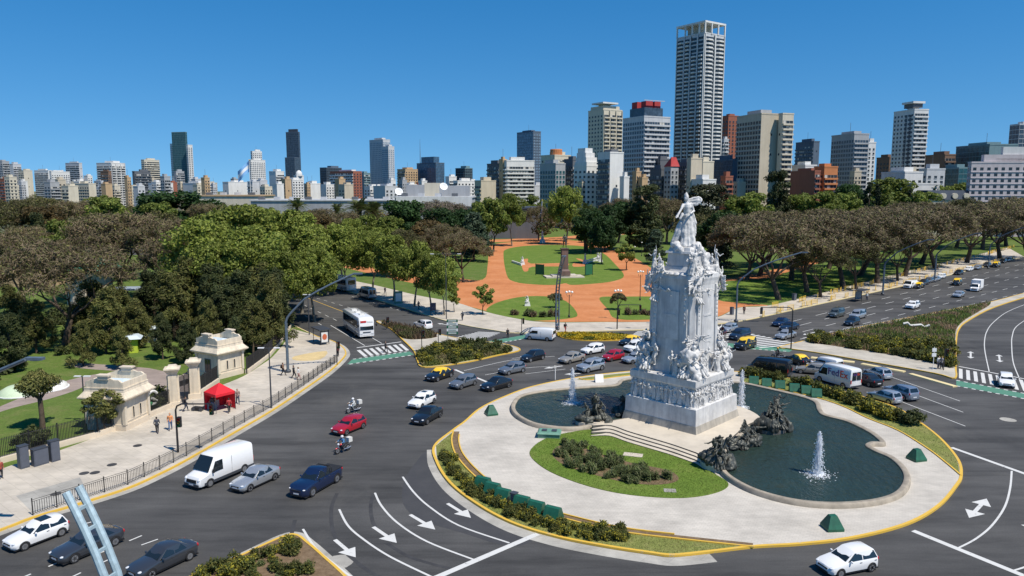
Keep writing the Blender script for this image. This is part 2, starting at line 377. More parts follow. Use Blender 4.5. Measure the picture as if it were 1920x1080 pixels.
# --- centre park
CK = [(652,547),(730,570),(817,597),(872,611),(925,620),(965,625),(1046,624),(1140,621),(1230,618),(1336,609),(1392,602),(1450,590),(1530,572),(1640,548),(1760,521),(1920,482)]
ck = gp(CK, 0, 4, False)
a0 = Vector(ck[0])+AV_L*150; a1 = Vector(ck[-1])+AV_R*160
ckx = [(a0.x,a0.y)]+ck+[(a1.x,a1.y)]
park = ckx+[(a1.x, 620),(a0.x-60, 620)]
raised('park_lawn', park, M['park_grass'], KH-.03)
CI = [(640,522),(700,534),(780,553),(855,567),(905,583),(962,596),(1022,604),(1130,604),(1230,603),(1336,597),(1385,577),(1440,573),(1530,552),(1620,529),(1740,499),(1890,464)]
ci = gp(CI, KH, 4, False)
raised('pavement_park', ck+ci[::-1], M['sidewalk'], KH)
kerb('kerb_park', ckx, 'cream_paint')
RC = [(640,498),(760,505),(852,520),(905,524),(914,500),(916,478),(921,459),(975,453),(1055,450),(1125,456),(1165,470),(1205,492),(1245,513),(1336,522),(1440,508),(1500,488),(1560,470),(1600,476),(1540,492),(1470,512),(1440,522),(1350,529),(1336,560),(1440,572),(1385,576),(1336,596),(1230,602.5),(1130,603),(1022,602.5),(962,594),(905,581),(855,565),(850,545),(780,532),(690,512)]
flat('red_clay_path', gp(RC, KH, 4), M['red_clay'], KH-.03+.006)
flat('red_clay_far_path', gp([(880,446),(925,449),(1000,446),(1050,444),(1100,440),(1180,436),(1240,433),(1180,439),(1110,444),(1060,450),(990,452),(925,454),(880,452)], KH, 3), M['red_clay'], KH-.03+.004)
LAWN = dict(
 lawn_oval=[(944,478),(950,467),(985,461),(1040,459),(1095,462),(1130,474),(1155,497),(1170,517),(1150,527),(1110,532),(1072,534),(1060,531),(1040,534),(1000,533),(965,528),(950,515)],
 lawn_front=[(912,580),(935,566),(980,556),(1030,556),(1062,565),(1082,587),(1072,596),(1010,601),(960,596),(925,588)],
 lawn_front_east=[(1124,558),(1160,556),(1230,556),(1300,560),(1320,590),(1240,598),(1158,598),(1140,580)],
 lawn_east=[(1342,536),(1360,530),(1440,523),(1480,514),(1545,496),(1600,480),(1680,470),(1620,520),(1530,548),(1440,568),(1380,566),(1342,558)])
for k, v in LAWN.items(): flat(k, gp(v, KH, 4), M['lawn'], KH-.03+.012)
flat('clay_walk', gp([(978,489),(990,485),(995,494),(1060,493),(1060,499),(998,500),(990,508),(981,507)], KH, 3), M['red_clay'], KH-.03+.017)
flat('clay_walk_east', gp([(1076,493),(1096,493),(1080,485),(1090,486),(1105,497),(1076,500)], KH, 3), M['red_clay'], KH-.03+.017)
# dark clay strip in the tree shade near the avenue
# --- monument island
ISL = [(815,838),(819,868),(845,908),(895,947),(960,982),(1040,1007),(1130,1025),(1215,1038),(1262,1043),(1335,1036),(1413,1027),(1500,1022),(1600,1010),(1700,984),(1760,950),(1793,912),(1802,893),(1796,864),(1765,826),(1728,796),(1690,771),(1640,752),(1570,733),(1500,715),(1430,703),(1360,697),(1280,694),(1190,697),(1085,709),(1000,726),(940,748),(900,768),(872,792),(850,808)]
isl = ccw(gp(ISL, 0, 6))
raised('island_plaza', isl, M['plaza'], KH)
kerb('island_kerb', isl, 'yellow_paint', .24, closed=True)
gi = gp(ISL[:10], 0, 6, False); gutter([(p[0]-.1, p[1]-.75) for p in gi], 1.15)
INL = [(850,809),(847,828),(856,855),(890,893),(950,938),(1000,957),(1050,971),(1160,997),(1290,1013),(1413,1026)]
inl = gp(INL, KH, 5, False)
strip = gp(ISL[:11], 0, 5, False)
def inset(path, d): # shift path to its left
    out = []
    for i in range(len(path)):
        a = Vector(path[max(0,i-1)]); c = Vector(path[min(len(path)-1,i+1)]); t = (c-a).normalized(); out.append((path[i][0]-t.y*d, path[i][1]+t.x*d))
    return out
def resample(p, n):
    p = [Vector(q) for q in p]; d = [0]
    for i in range(1, len(p)): d.append(d[-1]+(p[i]-p[i-1]).length)
    out = []
    for k in range(n):
        t = d[-1]*k/(n-1); i = max(j for j in range(len(d)) if d[j] <= t+1e-9); i = min(i, len(p)-2); u = (t-d[i])/max(1e-9, d[i+1]-d[i]); q = p[i].lerp(p[i+1], u); out.append((q.x,q.y))
    return out
def ladder(name, a, c, mat, z, n=60):
    A, C = resample(a, n), resample(c, n); b = MB(); b.add([(x,y,z) for x,y in A]+[(x,y,z) for x,y in C], [(i,i+1,n+i+1,n+i) for i in range(n-1)]); return struct(b.build(name, mat))
wstrip = ccw(inset(strip, .14)+[(x, y) for x, y in inl[::-1]])
ladder('verge_west', inset(strip, .14), inl, M['dry_grass'], KH+.006)
kerb('verge_kerb', inl, 'yellow_paint', .14, .09, z0=KH); 
inl2 = inset(inl, .7); kerb('verge_inner_kerb', inl2[2:-6], 'yellow_paint', .12, .09, z0=KH)
b = MB(); b.sweep(inset(inl, .35), [(-.28, KH+.005), (.28, KH+.005)]); struct(b.build('drain_channel', M['soil']))
INR = [(1802,892),(1775,869),(1740,842),(1685,808),(1628,785),(1580,762),(1527,745),(1440,726),(1390,716)]
inr = gp(INR, KH, 5, False)
ER = [(1802,893),(1796,864),(1765,826),(1728,796),(1690,771),(1640,752),(1570,733),(1500,715),(1430,703),(1390,699)]
er = gp(ER, 0, 5, False)
estrip = ccw(inset(er, .14)+inr[::-1]); ladder('verge_east', inset(er, .14), inr, M['dry_grass'], KH+.006); kerb('verge_kerb_east', inr, 'yellow_paint', .14, .09, z0=KH)
nst = ccw(gp([(1086,709.5),(1190,698),(1280,695),(1280,701),(1190,703),(1110,712)], KH, 3)); flat('verge_north', nst, M['dry_grass'], KH+.006)
kerb('verge_kerb_north', gp([(1086,710),(1110,712.5),(1190,703.5),(1280,701.5)], KH, 4, False), 'yellow_paint', .14, .09, z0=KH)
SL = [(995,856),(1000,838),(1028,821),(1070,811),(1115,806),(1160,816),(1220,838),(1300,864),(1335,886),(1366,908),(1340,925),(1275,934),(1180,928),(1100,911),(1030,884)]
slawn = ccw(gp(SL, KH, 6)); raised('island_lawn', slawn, M['lawn'], KH+.05, KH)
BED = [(1037,856),(1040,842),(1060,834),(1085,838),(1120,850),(1180,868),(1250,882),(1272,896),(1262,906),(1225,910),(1170,905),(1110,890),(1060,874)]
bed = ccw(gp(BED, KH, 5)); flat('flower_bed', bed, M['soil'], KH+.056)
# --- pools: water with a rounded stone rim
def pool(name, pix, zr=.5, zw=.36):
    pts = ccw(gp(pix, zr, 6)); flat(name, pts, M['water'], zw)
    b = MB(); w_ = .26; prof = [(w_, zw-.1), (w_, zr-.05), (w_*.6, zr+.03), (-w_*.6, zr+.03), (-w_, zr-.08), (-w_*1.15, KH)]
    b.sweep(pts, prof, 0, True); return pts, struct(b.build(name+'_rim', M['rim_stone'], smooth=True))
PW = [(963,768),(964,754),(980,740),(1030,731),(1100,725),(1148,722),(1160,718),(1166,712),(1185,709),(1230,712),(1290,716),(1290,750),(1240,772),(1190,782),(1120,794),(1068,801),(1010,795),(978,782)]
PE = [(1330,715),(1390,717),(1440,727),(1500,741),(1530,752),(1537,767),(1548,777),(1590,788),(1632,808),(1652,823),(1654,829),(1636,829),(1628,834),(1642,843),(1675,858),(1697,880),(1700,902),(1682,924),(1635,938),(1560,943),(1485,936),(1415,917),(1368,892),(1352,872),(1352,850),(1385,815),(1402,790),(1380,760),(1340,740)]
poolw, _ = pool('water_west', PW); poole, _ = pool('water_east', PE)
# --- traffic islands
def tisland(name, pix, mat, n=5, kmat='yellow_paint'):
    p = ccw(gp(pix, 0, n)); raised(name, p, M[mat]); kerb(name+'_kerb', p, kmat, .2, closed=True); return p
isl_sw = tisland('traffic_island_south', [(330,1105),(400,1068),(455,1043),(530,1009),(556,1006),(576,1020),(606,1046),(660,1100),(690,1180),(500,1230),(330,1200)], 'soil')
gutter(gp([(380,1075),(455,1041),(530,1006),(558,1003),(580,1018),(612,1046),(668,1100)], 0, 5, False), .8)
isl_n = tisland('traffic_island_north', [(707,604.5),(732,617),(752,635),(776,659),(783,678),(797,689.5),(870,681),(930,668),(975,657),(945,646),(905,641),(852,634),(820,627),(765,614),(720,604)], 'concrete')
shn = ccw(gp([(782,668),(787,680),(800,687),(870,678),(925,667),(962,657),(930,648),(880,643),(830,650),(790,660)], KH, 4)); flat('shrub_bed', shn, M['dry_grass'], KH+.006)
shn2 = ccw(gp([(716,607),(735,617),(755,634),(790,636),(820,631),(800,625),(760,615)], KH, 4)); flat('reed_bed', shn2, M['soil'], KH+.006)
isl_e = tisland('median_east', [(1462,652),(1500,642),(1520,637),(1615,614),(1702,597),(1800,578),(1862,566),(1950,543),(1950,549),(1866,576),(1815,602),(1798,618),(1793,640),(1792,690),(1793,706),(1785,710),(1752,701),(1640,681),(1530,662),(1480,655)], 'concrete', 4)
she = ccw(gp([(1512,640),(1560,628),(1615,616),(1702,599),(1800,580),(1858,569),(1812,598),(1794,616),(1790,640),(1788,687),(1745,679),(1640,660),(1560,648)], KH, 4)); flat('planting_bed', she, M['soil'], KH+.006)
fl = ccw(gp([(1046,626),(1090,625),(1170,628),(1182,632),(1165,637),(1100,638),(1060,634)], KH, 5)); raised('flower_island', fl, M['soil'], KH); kerb('flower_island_kerb', fl, 'yellow_paint', .18, closed=True)
for i, (x0,y0,x1,y1) in enumerate([(1521,671,1602,680),(1616,683,1696,698),(1707,702,1791,726)]):
    a_, c_ = G(x0,y0), G(x1,y1); b = MB(); b.sweep([(a_.x,a_.y),(c_.x,c_.y)], [(-.42,0),(-.36,.15),(.36,.15),(.42,0)]); struct(b.build('lane_separator', M['cream_paint']))
# --- painted markings
def stripe(pix, w=.15, mat='white_paint', z=.006, n=6, name='lane_line'):
    b = MB(); b.sweep(gp(pix, 0, n, False, smooth=len(pix) > 2), [(-w/2, z), (w/2, z)]); return struct(b.build(name, M[mat]))
def dashes(p, q, n, w=.13, fill=.5):
    a_, c_ = G(*p), G(*q); b = MB()
    for i in range(n):
        s, t = a_.lerp(c_, i/n), a_.lerp(c_, (i+fill)/n); b.sweep([(s.x,s.y),(t.x,t.y)], [(-w/2,.006),(w/2,.006)])
    return struct(b.build('dashed_line', M['white_paint']))
def arrow(p, q, s=1.0, double=False, w=.3):
    a_, c_ = G(*p), G(*q); d = (c_-a_); L = d.length; d.normalize(); nn = Vector((-d.y, d.x, 0)); hl = min(L*.42, 1.5*s); hw = .62*s
    hb = c_-d*hl; b = MB(); st_ = a_+d*hl if double else a_
    if not double: pts = [st_+nn*w*.5, st_-nn*w*.5, hb-nn*w*.5, hb-nn*hw, c_, hb+nn*hw, hb+nn*w*.5]
    else: pts = [a_, st_-nn*hw, st_-nn*w*.5, hb-nn*w*.5, hb-nn*hw, c_, hb+nn*hw, hb+nn*w*.5, st_+nn*w*.5, st_+nn*hw]
    b.sheet([(v.x,v.y) for v in pts], .007); return struct(b.build('road_arrow', M['white_paint']))
stripe([(568,992),(583,1016),(598,1034),(640,1068),(660,1082)], .17)
stripe([(636,955),(652,985),(680,1010),(730,1043),(810,1082)], .17)
stripe([(703,924),(715,948),(745,980),(800,1015),(890,1050)], .17)
stripe([(755,894),(775,922),(805,950),(860,985),(955,1018)], .17)
for p, q in [((628,1012),(667,1045)),((700,988),(744,1018)),((769,965),(816,993)),((839,944),(883,971))]: arrow(p, q, 1.05)
b = MB(); p_, q_ = G(815,1084), G(1008,1001); b.sweep([(p_.x,p_.y),(q_.x,q_.y)], [(-.24,.008),(.24,.008)]); struct(b.build('stop_line', M['white_paint']))
b = MB(); p_, q_ = G(1712,995), G(1960,1096); b.sweep([(p_.x,p_.y),(q_.x,q_.y)], [(-.24,.008),(.24,.008)]); struct(b.build('stop_line', M['white_paint']))
b = MB(); p_, q_ = G(1784,839), G(1960,902); b.sweep([(p_.x,p_.y),(q_.x,q_.y)], [(-.22,.008),(.22,.008)]); struct(b.build('stop_line', M['white_paint']))
stripe([(1897,883),(1894,915),(1884,950),(1860,985),(1830,1010),(1798,1027)], .15)
stripe([(1960,1045),(1930,1060),(1900,1070)], .15)
arrow((1817,971),(1850,935), 1.1, True); arrow((1990,1000),(1914,984), 1.1)
for l in [[(1660,703),(1800,752)],[(1722,742),(1806,773)],[(1690,753),(1810,799)],[(1560,705),(1640,725)]]: stripe(l, .12)
stripe([(1855,698),(1847,660),(1846,640),(1850,622),(1862,605),(1890,584),(1935,566)], .13); stripe([(1912,711),(1900,680),(1897,650),(1898,630),(1906,612),(1935,592)], .13)
for p, q in [((1820,672),(1820,659)),((1875,679),(1873,665))]: arrow(p, q, .8, True, .25)
dashes((30,1088),(250,995), 4, .14, .45); dashes((90,1000),(205,970), 2, .14, .5); dashes((180,1040),(300,990), 2, .13, .4); dashes((128,1085),(240,1032), 2, .13, .4)
stripe([(265,1022),(296,1011)], .12)
# stop bars and lanes by the taxis
stripe([(853,693),(874,702)], .4); stripe([(893,708),(915,717)], .4)
stripe([(870,695),(960,675),(1040,668)], .12); stripe([(910,703),(985,690),(1050,686)], .11); stripe([(985,701),(1060,692)], .11)
arrow((1055,686),(1020,691), .8); arrow((1090,700),(1058,702), .8)
stripe([(960,672),(1000,668)], .12)
# avenue lanes
avd = [((1505,622),(1935,513)),((1500,636),(1935,530)),((1530,636),(1935,545)),((1500,610),(1935,500)),((1480,604),(1935,490))]
for p, q in avd: dashes(p, q, 16, .14, .45)
stripe([(1505,634),(1620,610),(1700,595)], .12)
arrow((1532,622),(1506,628), .8)
dashes((594,559),(700,590), 7, .13, .45); dashes((660,556),(760,585), 7, .13, .45); dashes((690,556),(830,592), 8, .13, .45); dashes((570,572),(640,605), 5, .13, .45); dashes((560,585),(625,622), 5, .13, .45)
stripe([(575,558),(648,586),(700,602)], .16, 'yellow_paint')
stripe([(620,610),(684,648)], .14); arrow((850,611),(820,606), .8); stripe([(690,629),(716,644)], .13)
# crossings
def crossing(a0, a1, b0, b1, n, fill=.55, green=None):
    A0, A1, B0, B1 = G(*a0), G(*a1), G(*b0), G(*b1)     # near edge a0-a1, far edge b0-b1
    for i in range(n):
        b = MB(); q = [A0.lerp(A1,i/n), A0.lerp(A1,(i+fill)/n), B0.lerp(B1,(i+fill)/n), B0.lerp(B1,i/n)]
        b.sheet(ccw([(v.x,v.y) for v in q]), .006); struct(b.build('crossing_bar', M['white_paint']))
def greenlane(pts, z=.005):
    b = MB(); b.sheet(ccw([(G(*p).x,G(*p).y) for p in pts]), z); struct(b.build('cycle_crossing', M['green_paint']))
def greendash(p, q, n): 
    a_, c_ = G(*p), G(*q); b = MB()
    for i in range(n):
        s, t = a_.lerp(c_, i/n), a_.lerp(c_, (i+.5)/n); b.sweep([(s.x,s.y),(t.x,t.y)], [(-.16,.01),(.16,.01)])
    struct(b.build('cycle_crossing_dashes', M['white_paint']))
crossing((683,669),(772,656),(669,657),(758,644), 8); stripe([(669,652),(752,641)], .35)
greenlane([(651,683),(776,665),(768,659),(660,674)]); greendash((655,683),(776,665.5), 10); greendash((662,673.5),(768,659), 10)
crossing((897,622),(843,635),(938,624),(897,641), 9, .5); greenlane([(918,646),(990,634),(984,628),(915,640)]); greendash((919,646),(990,634), 8)
crossing((1345,628),(1430,654),(1392,622),(1508,646), 11, .5); crossing((1195,621),(1180,631),(1290,618),(1290,628), 5, .5)
greenlane([(1345,650),(1480,660),(1490,653),(1345,642)]); greendash((1345,650),(1480,659), 12); greenlane([(1195,642),(1300,638),(1300,632),(1200,636)])
crossing((1798,709),(1935,736),(1798,691),(1925,714), 9, .5); stripe([(1798,687),(1930,712)], .35)
greenlane([(1793,723),(1930,749),(1930,740),(1793,713)]); greendash((1793,723.5),(1930,749.5), 9); greendash((1793,713),(1930,739.5), 9)
# asphalt patch, tyre marks, manholes
flat('asphalt_patch', gp([(800,845),(810,870),(845,910),(895,950),(955,985),(1010,1003),(960,1025),(870,1000),(790,975),(756,945),(757,905),(770,880)], 0, 4), M['fresh_asphalt'], .003)
for l in [[(632,925),(622,950),(622,985),(630,1010)],[(700,925),(695,950),(698,975),(704,988)],[(652,1040),(690,1070),(720,1085)],[(725,1018),(770,1045),(850,1068)],[(553,975),(547,1000)]]: stripe(l, .3, 'tyre_mark', .0045, name='tyre_mark')
flat('concrete_patch', gp([(618,1046),(650,1040),(664,1052),(640,1066)], 0, 3), M['gutter'], .0035)
def manhole(px, py, r=.42, z=.006, mat='gutter'):
    g_ = G(px, py); b = MB(); b.lathe([(r, 0), (r, .006)], 20); o = b.build('manhole_cover', M[mat], loc=(g_.x, g_.y, z)); struct(o)
for a_ in [(1890,787,.8),(1002,662,.4)]: manhole(*a_)
for a_ in [(105,929),(210,874),(258,838),(158,890),(178,889)]: manhole(a_[0], a_[1], .42, KH+.004, 'tyre_mark')
b = MB(); g_ = G(1187,854,KH); b.box(-.9,.9,-.45,.45,0,.04); struct(b.build('lawn_slab', M['step_stone'], loc=(g_.x,g_.y,KH+.05), rz=-.3))
b = MB(); g_ = G(1256,921,KH); b.box(-.5,.5,-.35,.35,0,.03); struct(b.build('lawn_slab', M['gutter'], loc=(g_.x,g_.y,KH+.05), rz=-.1))
# ------------------------------------------------------------------ figures: limbs as tapered capsules fused into one skin
def V(*a): return Vector(a)
def fuse(name, prims, voxel, mat, smooth=2, wob=0, wf=3.0):
    """prims: (p0,r0,p1,r1) capsules or (centre, (rx,ry,rz)) ellipsoids -> one continuous mesh"""
    b = MB()
    for p in prims:
        if len(p) == 2:
            c, r = p; b.ball(c, 1, 14, 0, r)
        else:
            p0, r0, p1, r1 = p; p0, p1 = Vector(p0), Vector(p1); d = p1-p0; L = d.length
            if L < 1e-5: b.ball(p0, r0, 12); continue
            d /= L; path = []; rr = []
            for t in (1., .8, .45): path.append(p0-d*r0*t); rr.append(r0*math.sqrt(max(.0004, 1-t*t)))
            for k in range(3): t = k/2; path.append(p0+d*L*t); rr.append(r0+(r1-r0)*t)
            for t in (.45, .8, 1.): path.append(p1+d*r1*t); rr.append(r1*math.sqrt(max(.0004, 1-t*t)))
            b.tube(path, rr, 12)
    me = b.mesh(name, mat); o = bpy.data.objects.new(name, me); COL.objects.link(o)
    md = o.modifiers.new('r', 'REMESH'); md.mode = 'VOXEL'; md.voxel_size = voxel; md.use_smooth_shade = True
    if smooth: ms = o.modifiers.new('s', 'SMOOTH'); ms.factor = .5; ms.iterations = smooth
    dg = bpy.context.evaluated_depsgraph_get(); out = bpy.data.meshes.new_from_object(o.evaluated_get(dg)); out.name = name
    bpy.data.objects.remove(o); bpy.data.meshes.remove(me)
    if wob:
        n = len(out.vertices); co = np.empty(n*3); no = np.empty(n*3); out.vertices.foreach_get('co', co); out.vertices.foreach_get('normal', no)
        co = co.reshape(-1,3); no = no.reshape(-1,3)
        k = np.array([mnoise.fractal(Vector(c)*wf, 1.0, 2.0, 3) for c in co]); out.vertices.foreach_set('co', (co+no*(k*wob)[:,None]).ravel()); out.update()
    if not out.materials: out.materials.append(mat)
    return out
def hand(wr, fw, up, s=1.0, curl=.5):
    """palm, four bent fingers of unequal length and a thumb from the palm's side"""
    wr, fw, up = Vector(wr), Vector(fw).normalized(), Vector(up); up = (up-fw*up.dot(fw)).normalized(); sd = fw.cross(up); P = []
    P.append((wr, .024*s, wr+fw*.085*s, .03*s)); P.append((wr+sd*.02*s, .018*s, wr+fw*.085*s+sd*.03*s, .016*s)); P.append((wr-sd*.02*s, .018*s, wr+fw*.085*s-sd*.03*s, .016*s))
    for k, ln in enumerate((.072, .085, .078, .06)):
        b0 = wr+fw*.09*s+sd*(.033-.022*k)*s; m = b0+(fw*(1-curl*.35)-up*curl*.5)*ln*.55*s; t = m+(fw*(1-curl)-up*curl)*ln*.5*s
        P += [(b0, .0095*s, m, .009*s), (m, .009*s, t, .0075*s)]
    tb = wr+fw*.03*s+sd*.03*s; tm = tb+(fw*.6+sd*.8)*.04*s; P += [(tb, .012*s, tm, .011*s), (tm, .011*s, tm+(fw*.9+sd*.2-up*.3)*.034*s, .009*s)]
    return P
def body(**j):
    """joints of a 1.75 m figure facing -y; left is +x"""
    d = dict(hip=V(0,0,.94), chest=V(0,0,1.34), neck=V(0,0,1.49), head=V(0,-.015,1.635), shL=V(.185,0,1.42), shR=V(-.185,0,1.42), elL=V(.24,.03,1.13), elR=V(-.24,.03,1.13),
             wrL=V(.25,-.04,.89), wrR=V(-.25,-.04,.89), hpL=V(.095,0,.92), hpR=V(-.095,0,.92), knL=V(.105,-.02,.5), knR=V(-.105,-.02,.5), ftL=V(.11,.02,.085), ftR=V(-.11,.02,.085), fwd=V(0,-1,0))
    d.update({k: V(*v) for k, v in j.items()}); return d
def prims(d, fem=0, hands=True, head=True):
    h = d['head']; up = (h-d['neck']).normalized(); P = []
    fw = d['fwd']
    if head:
        P += [(h, (.078,.098,.115)), (h+fw*.03-up*.07, .05, h+fw*.04-up*.03, .055), (h+fw*.095-up*.005, .012, h+fw*.108-up*.035, .017), (h+V(.078,0,0)-up*.01, (.012,.022,.032)), (h-V(.078,0,0)-up*.01, (.012,.022,.032)),
              (h+fw*.088-up*.068+V(-.018,0,0), .011, h+fw*.088-up*.068+V(.018,0,0), .011)]
        for s in (-1, 1): P.append((h+fw*.083+V(.032*s,0,0)+up*.012, .012, h+fw*.083+V(.028*s,0,0)+up*.012, .012))
    P += [(d['neck']-up*.04, .058, h-up*.05, .052), (d['hip'], .135, d['hip'].lerp(d['chest'], .5), .118), (d['hip'].lerp(d['chest'], .45), .12, d['chest'], .145), (d['shL'], .062, d['shR'], .062), (d['chest'], .13, d['neck'], .07),
          (d['chest']+V(.09,0,-.02), .1, d['chest']-V(.09,0,.02), .1), (d['hpL'], .115, d['hpR'], .115)]
    for s in 'LR':
        P += [(d['sh'+s], .06, d['el'+s], .043), (d['el'+s], .043, d['wr'+s], .029), (d['hp'+s], .095, d['kn'+s], .06), (d['kn'+s], .06, d['kn'+s].lerp(d['ft'+s], .3), .058), (d['kn'+s].lerp(d['ft'+s], .25), .058, d['ft'+s], .036)]
        f = d['ft'+s]; P.append((f+V(0,.02,-.04), .04, f+fw*.15+V(0,0,-.05), .032))
        if hands: P += hand(d['wr'+s], d['wr'+s]-d['el'+s], fw*-1 if abs((d['wr'+s]-d['el'+s]).normalized().dot(fw)) < .9 else V(0,0,1), 1., .45)
    return P
def robe(d, spread=.3, n=13, seed=0, drift=(0,0), top=None):
    """skirt of hanging folds from the waist to the feet"""
    rg = random.Random(seed); c = top or d['hip']+V(0,0,.1); P = [(c, .15, c-V(0,0,.3), .19)]
    base = (d['ftL']+d['ftR'])*.5
    for i in range(n):
        a = 2*math.pi*i/n+rg.uniform(-.15,.15); s = spread*rg.uniform(.75,1.15)
        p0 = c+V(.11*math.cos(a), .1*math.sin(a), -.02); pm = c.lerp(base, .5)+V(s*.72*math.cos(a)+drift[0]*.35, s*.6*math.sin(a)+drift[1]*.35, 0); p1 = V(base.x+s*math.cos(a)+drift[0], base.y+s*math.sin(a)+drift[1], .06)
        P += [(p0, .06, pm, .062), (pm, .062, p1, .07)]
    P.append((c-V(0,0,.2), .17, V(base.x+drift[0]*.5, base.y+drift[1]*.5, .3), spread*.72)); return P
def veil(a, b, c, d_, n=6, r=.035, sag=.1, seed=1):
    """billowing cloth between the edges a-b and c-d"""
    rg = random.Random(seed); P = []; a, b, c, d_ = map(Vector, (a, b, c, d_))
    for i in range(n):
        t = i/(n-1); p = a.lerp(b, t); q = c.lerp(d_, t); m = p.lerp(q, .5)+V(0, sag*(1 if i % 2 else .5), sag*rg.uniform(-.3,.9)); P += [(p, r, m, r*1.2), (m, r*1.2, q, r*rg.uniform(.8,1.5))]
    return P
FIG = {}
def deffig(key, d, extra=(), vox=.021): FIG[key] = fuse('figure', prims(d)+list(extra), vox, M['marble_carved'], 1, .02, 6.)
d = body(elL=(.36,-.06,1.26), wrL=(.3,-.24,1.4), knR=(-.1,-.12,.5)); deffig('stand', d, robe(d, .27, 12, 3))
d = body(elL=(.3,-.02,1.68), wrL=(.27,-.06,1.95), elR=(-.36,-.12,1.2), wrR=(-.42,-.3,1.32), knL=(.14,-.2,.55), ftL=(.16,-.04,.14), head=(.03,-.03,1.65)); deffig('raise', d, robe(d, .26, 10, 5, (-.1,.1)))
d = body(hip=(0,.12,.62), chest=(0,-.08,.98), neck=(0,-.16,1.11), head=(0,-.22,1.25), shL=(.18,-.1,1.06), shR=(-.18,-.1,1.06), elL=(.3,-.28,.86), wrL=(.2,-.44,.74), elR=(-.32,-.26,.9), wrR=(-.3,-.5,.95), hpL=(.1,.1,.58), hpR=(-.1,.1,.58), knL=(.16,-.3,.62), knR=(-.16,-.32,.56), ftL=(.17,-.28,.16), ftR=(-.2,-.22,.12)); deffig('sit', d, robe(d, .34, 9, 8, (0,-.1), V(0,.12,.7)))
d = body(chest=(.12,-.16,1.22), neck=(.17,-.22,1.34), head=(.2,-.27,1.46), shL=(.33,-.18,1.26), shR=(-.02,-.24,1.32), elL=(.52,-.32,1.12), wrL=(.74,-.36,1.2), elR=(-.22,-.4,1.2), wrR=(-.36,-.54,1.34), knR=(-.26,-.06,.52), ftR=(-.46,.12,.16), knL=(.2,-.26,.56), ftL=(.24,-.14,.12)); deffig('reach', d, robe(d, .24, 8, 11, (-.25,.1))+veil((.1,.1,1.3),(-.2,.12,1.0),(-.6,.2,1.25),(-.7,.25,.7), 6))
d = body(hip=(0,0,.8), chest=(.1,-.1,1.15), neck=(.2,-.15,1.24), head=(.3,-.2,1.3), shL=(.26,-.03,1.1), shR=(.05,-.22,1.26), elL=(.5,-.1,1.0), wrL=(.72,-.2,1.06), elR=(.2,-.42,1.34), wrR=(.4,-.55,1.45), hpL=(.05,.08,.78), hpR=(-.08,-.04,.76), knL=(-.2,0,.5), knR=(-.34,-.12,.62), ftL=(-.5,.1,.3), ftR=(-.66,.0,.45)); deffig('fly', d, veil((.05,.1,1.1),(-.3,.1,.7),(-.5,.3,1.35),(-1.0,.2,.5), 8, .05, .16)+veil((-.1,-.1,.8),(-.3,-.1,.6),(-.8,-.1,.5),(-.7,-.1,.15), 5, .05))
d = body(head=(-.02,-.04,1.63), elL=(.3,-.2,1.2), wrL=(.12,-.3,1.22), elR=(-.28,-.18,1.18), wrR=(-.1,-.3,1.12), knL=(.16,-.16,.52), ftL=(.2,-.12,.09), knR=(-.14,.1,.5), ftR=(-.18,.24,.12)); deffig('stride', d, ())
FKEYS = ['stand', 'raise', 'sit', 'reach', 'fly', 'stride']
# the tall allegory on top: robe, outstretched arm, wind-blown cloak
d = body(hip=(0,0,.98), chest=(-.03,-.05,1.37), neck=(-.04,-.07,1.5), head=(-.07,-.09,1.635), shL=(.15,-.02,1.43), shR=(-.2,-.1,1.4), elR=(-.34,-.24,1.22), wrR=(-.48,-.34,1.07), elL=(.27,-.04,1.2), wrL=(.12,-.22,1.16), knL=(.16,-.14,.55), ftL=(.24,-.1,.08), ftR=(-.16,.1,.08), fwd=(-.62,-.78,0))
ex = robe(d, .27, 16, 21, (.0,.02))+[((-.07,-.06,1.72), .075, (-.03,0,1.69), .08), ((-.08,-.09,1.75), .04, (-.06,-.06,1.8), .025), ((0,.03,1.62), .06, (.06,.08,1.52), .05)]
ex += veil((.02,.06,1.58),(.06,.08,1.4),(.5,.16,1.66),(.46,.18,1.42), 8, .035, .1, 4)+veil((.5,.16,1.66),(.46,.18,1.42),(.62,.14,1.58),(.56,.14,1.46), 5, .03, .04, 5)
ex += veil((.16,.0,1.25),(.12,0,1.0),(.38,.1,.8),(.34,.1,.3), 7, .05, .08, 6)+veil((-.1,.05,1.0),(-.2,.02,.8),(-.42,.1,.38),(-.52,.1,.08), 6, .06, .1, 7)
ex += [((-.12,.0,.75), .1, (-.42,.1,.14), .13), ((-.2,-.06,1.1), .06, (-.3,-.12,.95), .05)]
FIG['allegory'] = fuse('figure', prims(d)+ex, .017, M['marble_carved'], 1, .02, 5.)
def rockmesh(name, blobs, vox, mat, wob=.25, wf=.9): return fuse(name, blobs, vox, mat, 1, wob, wf)
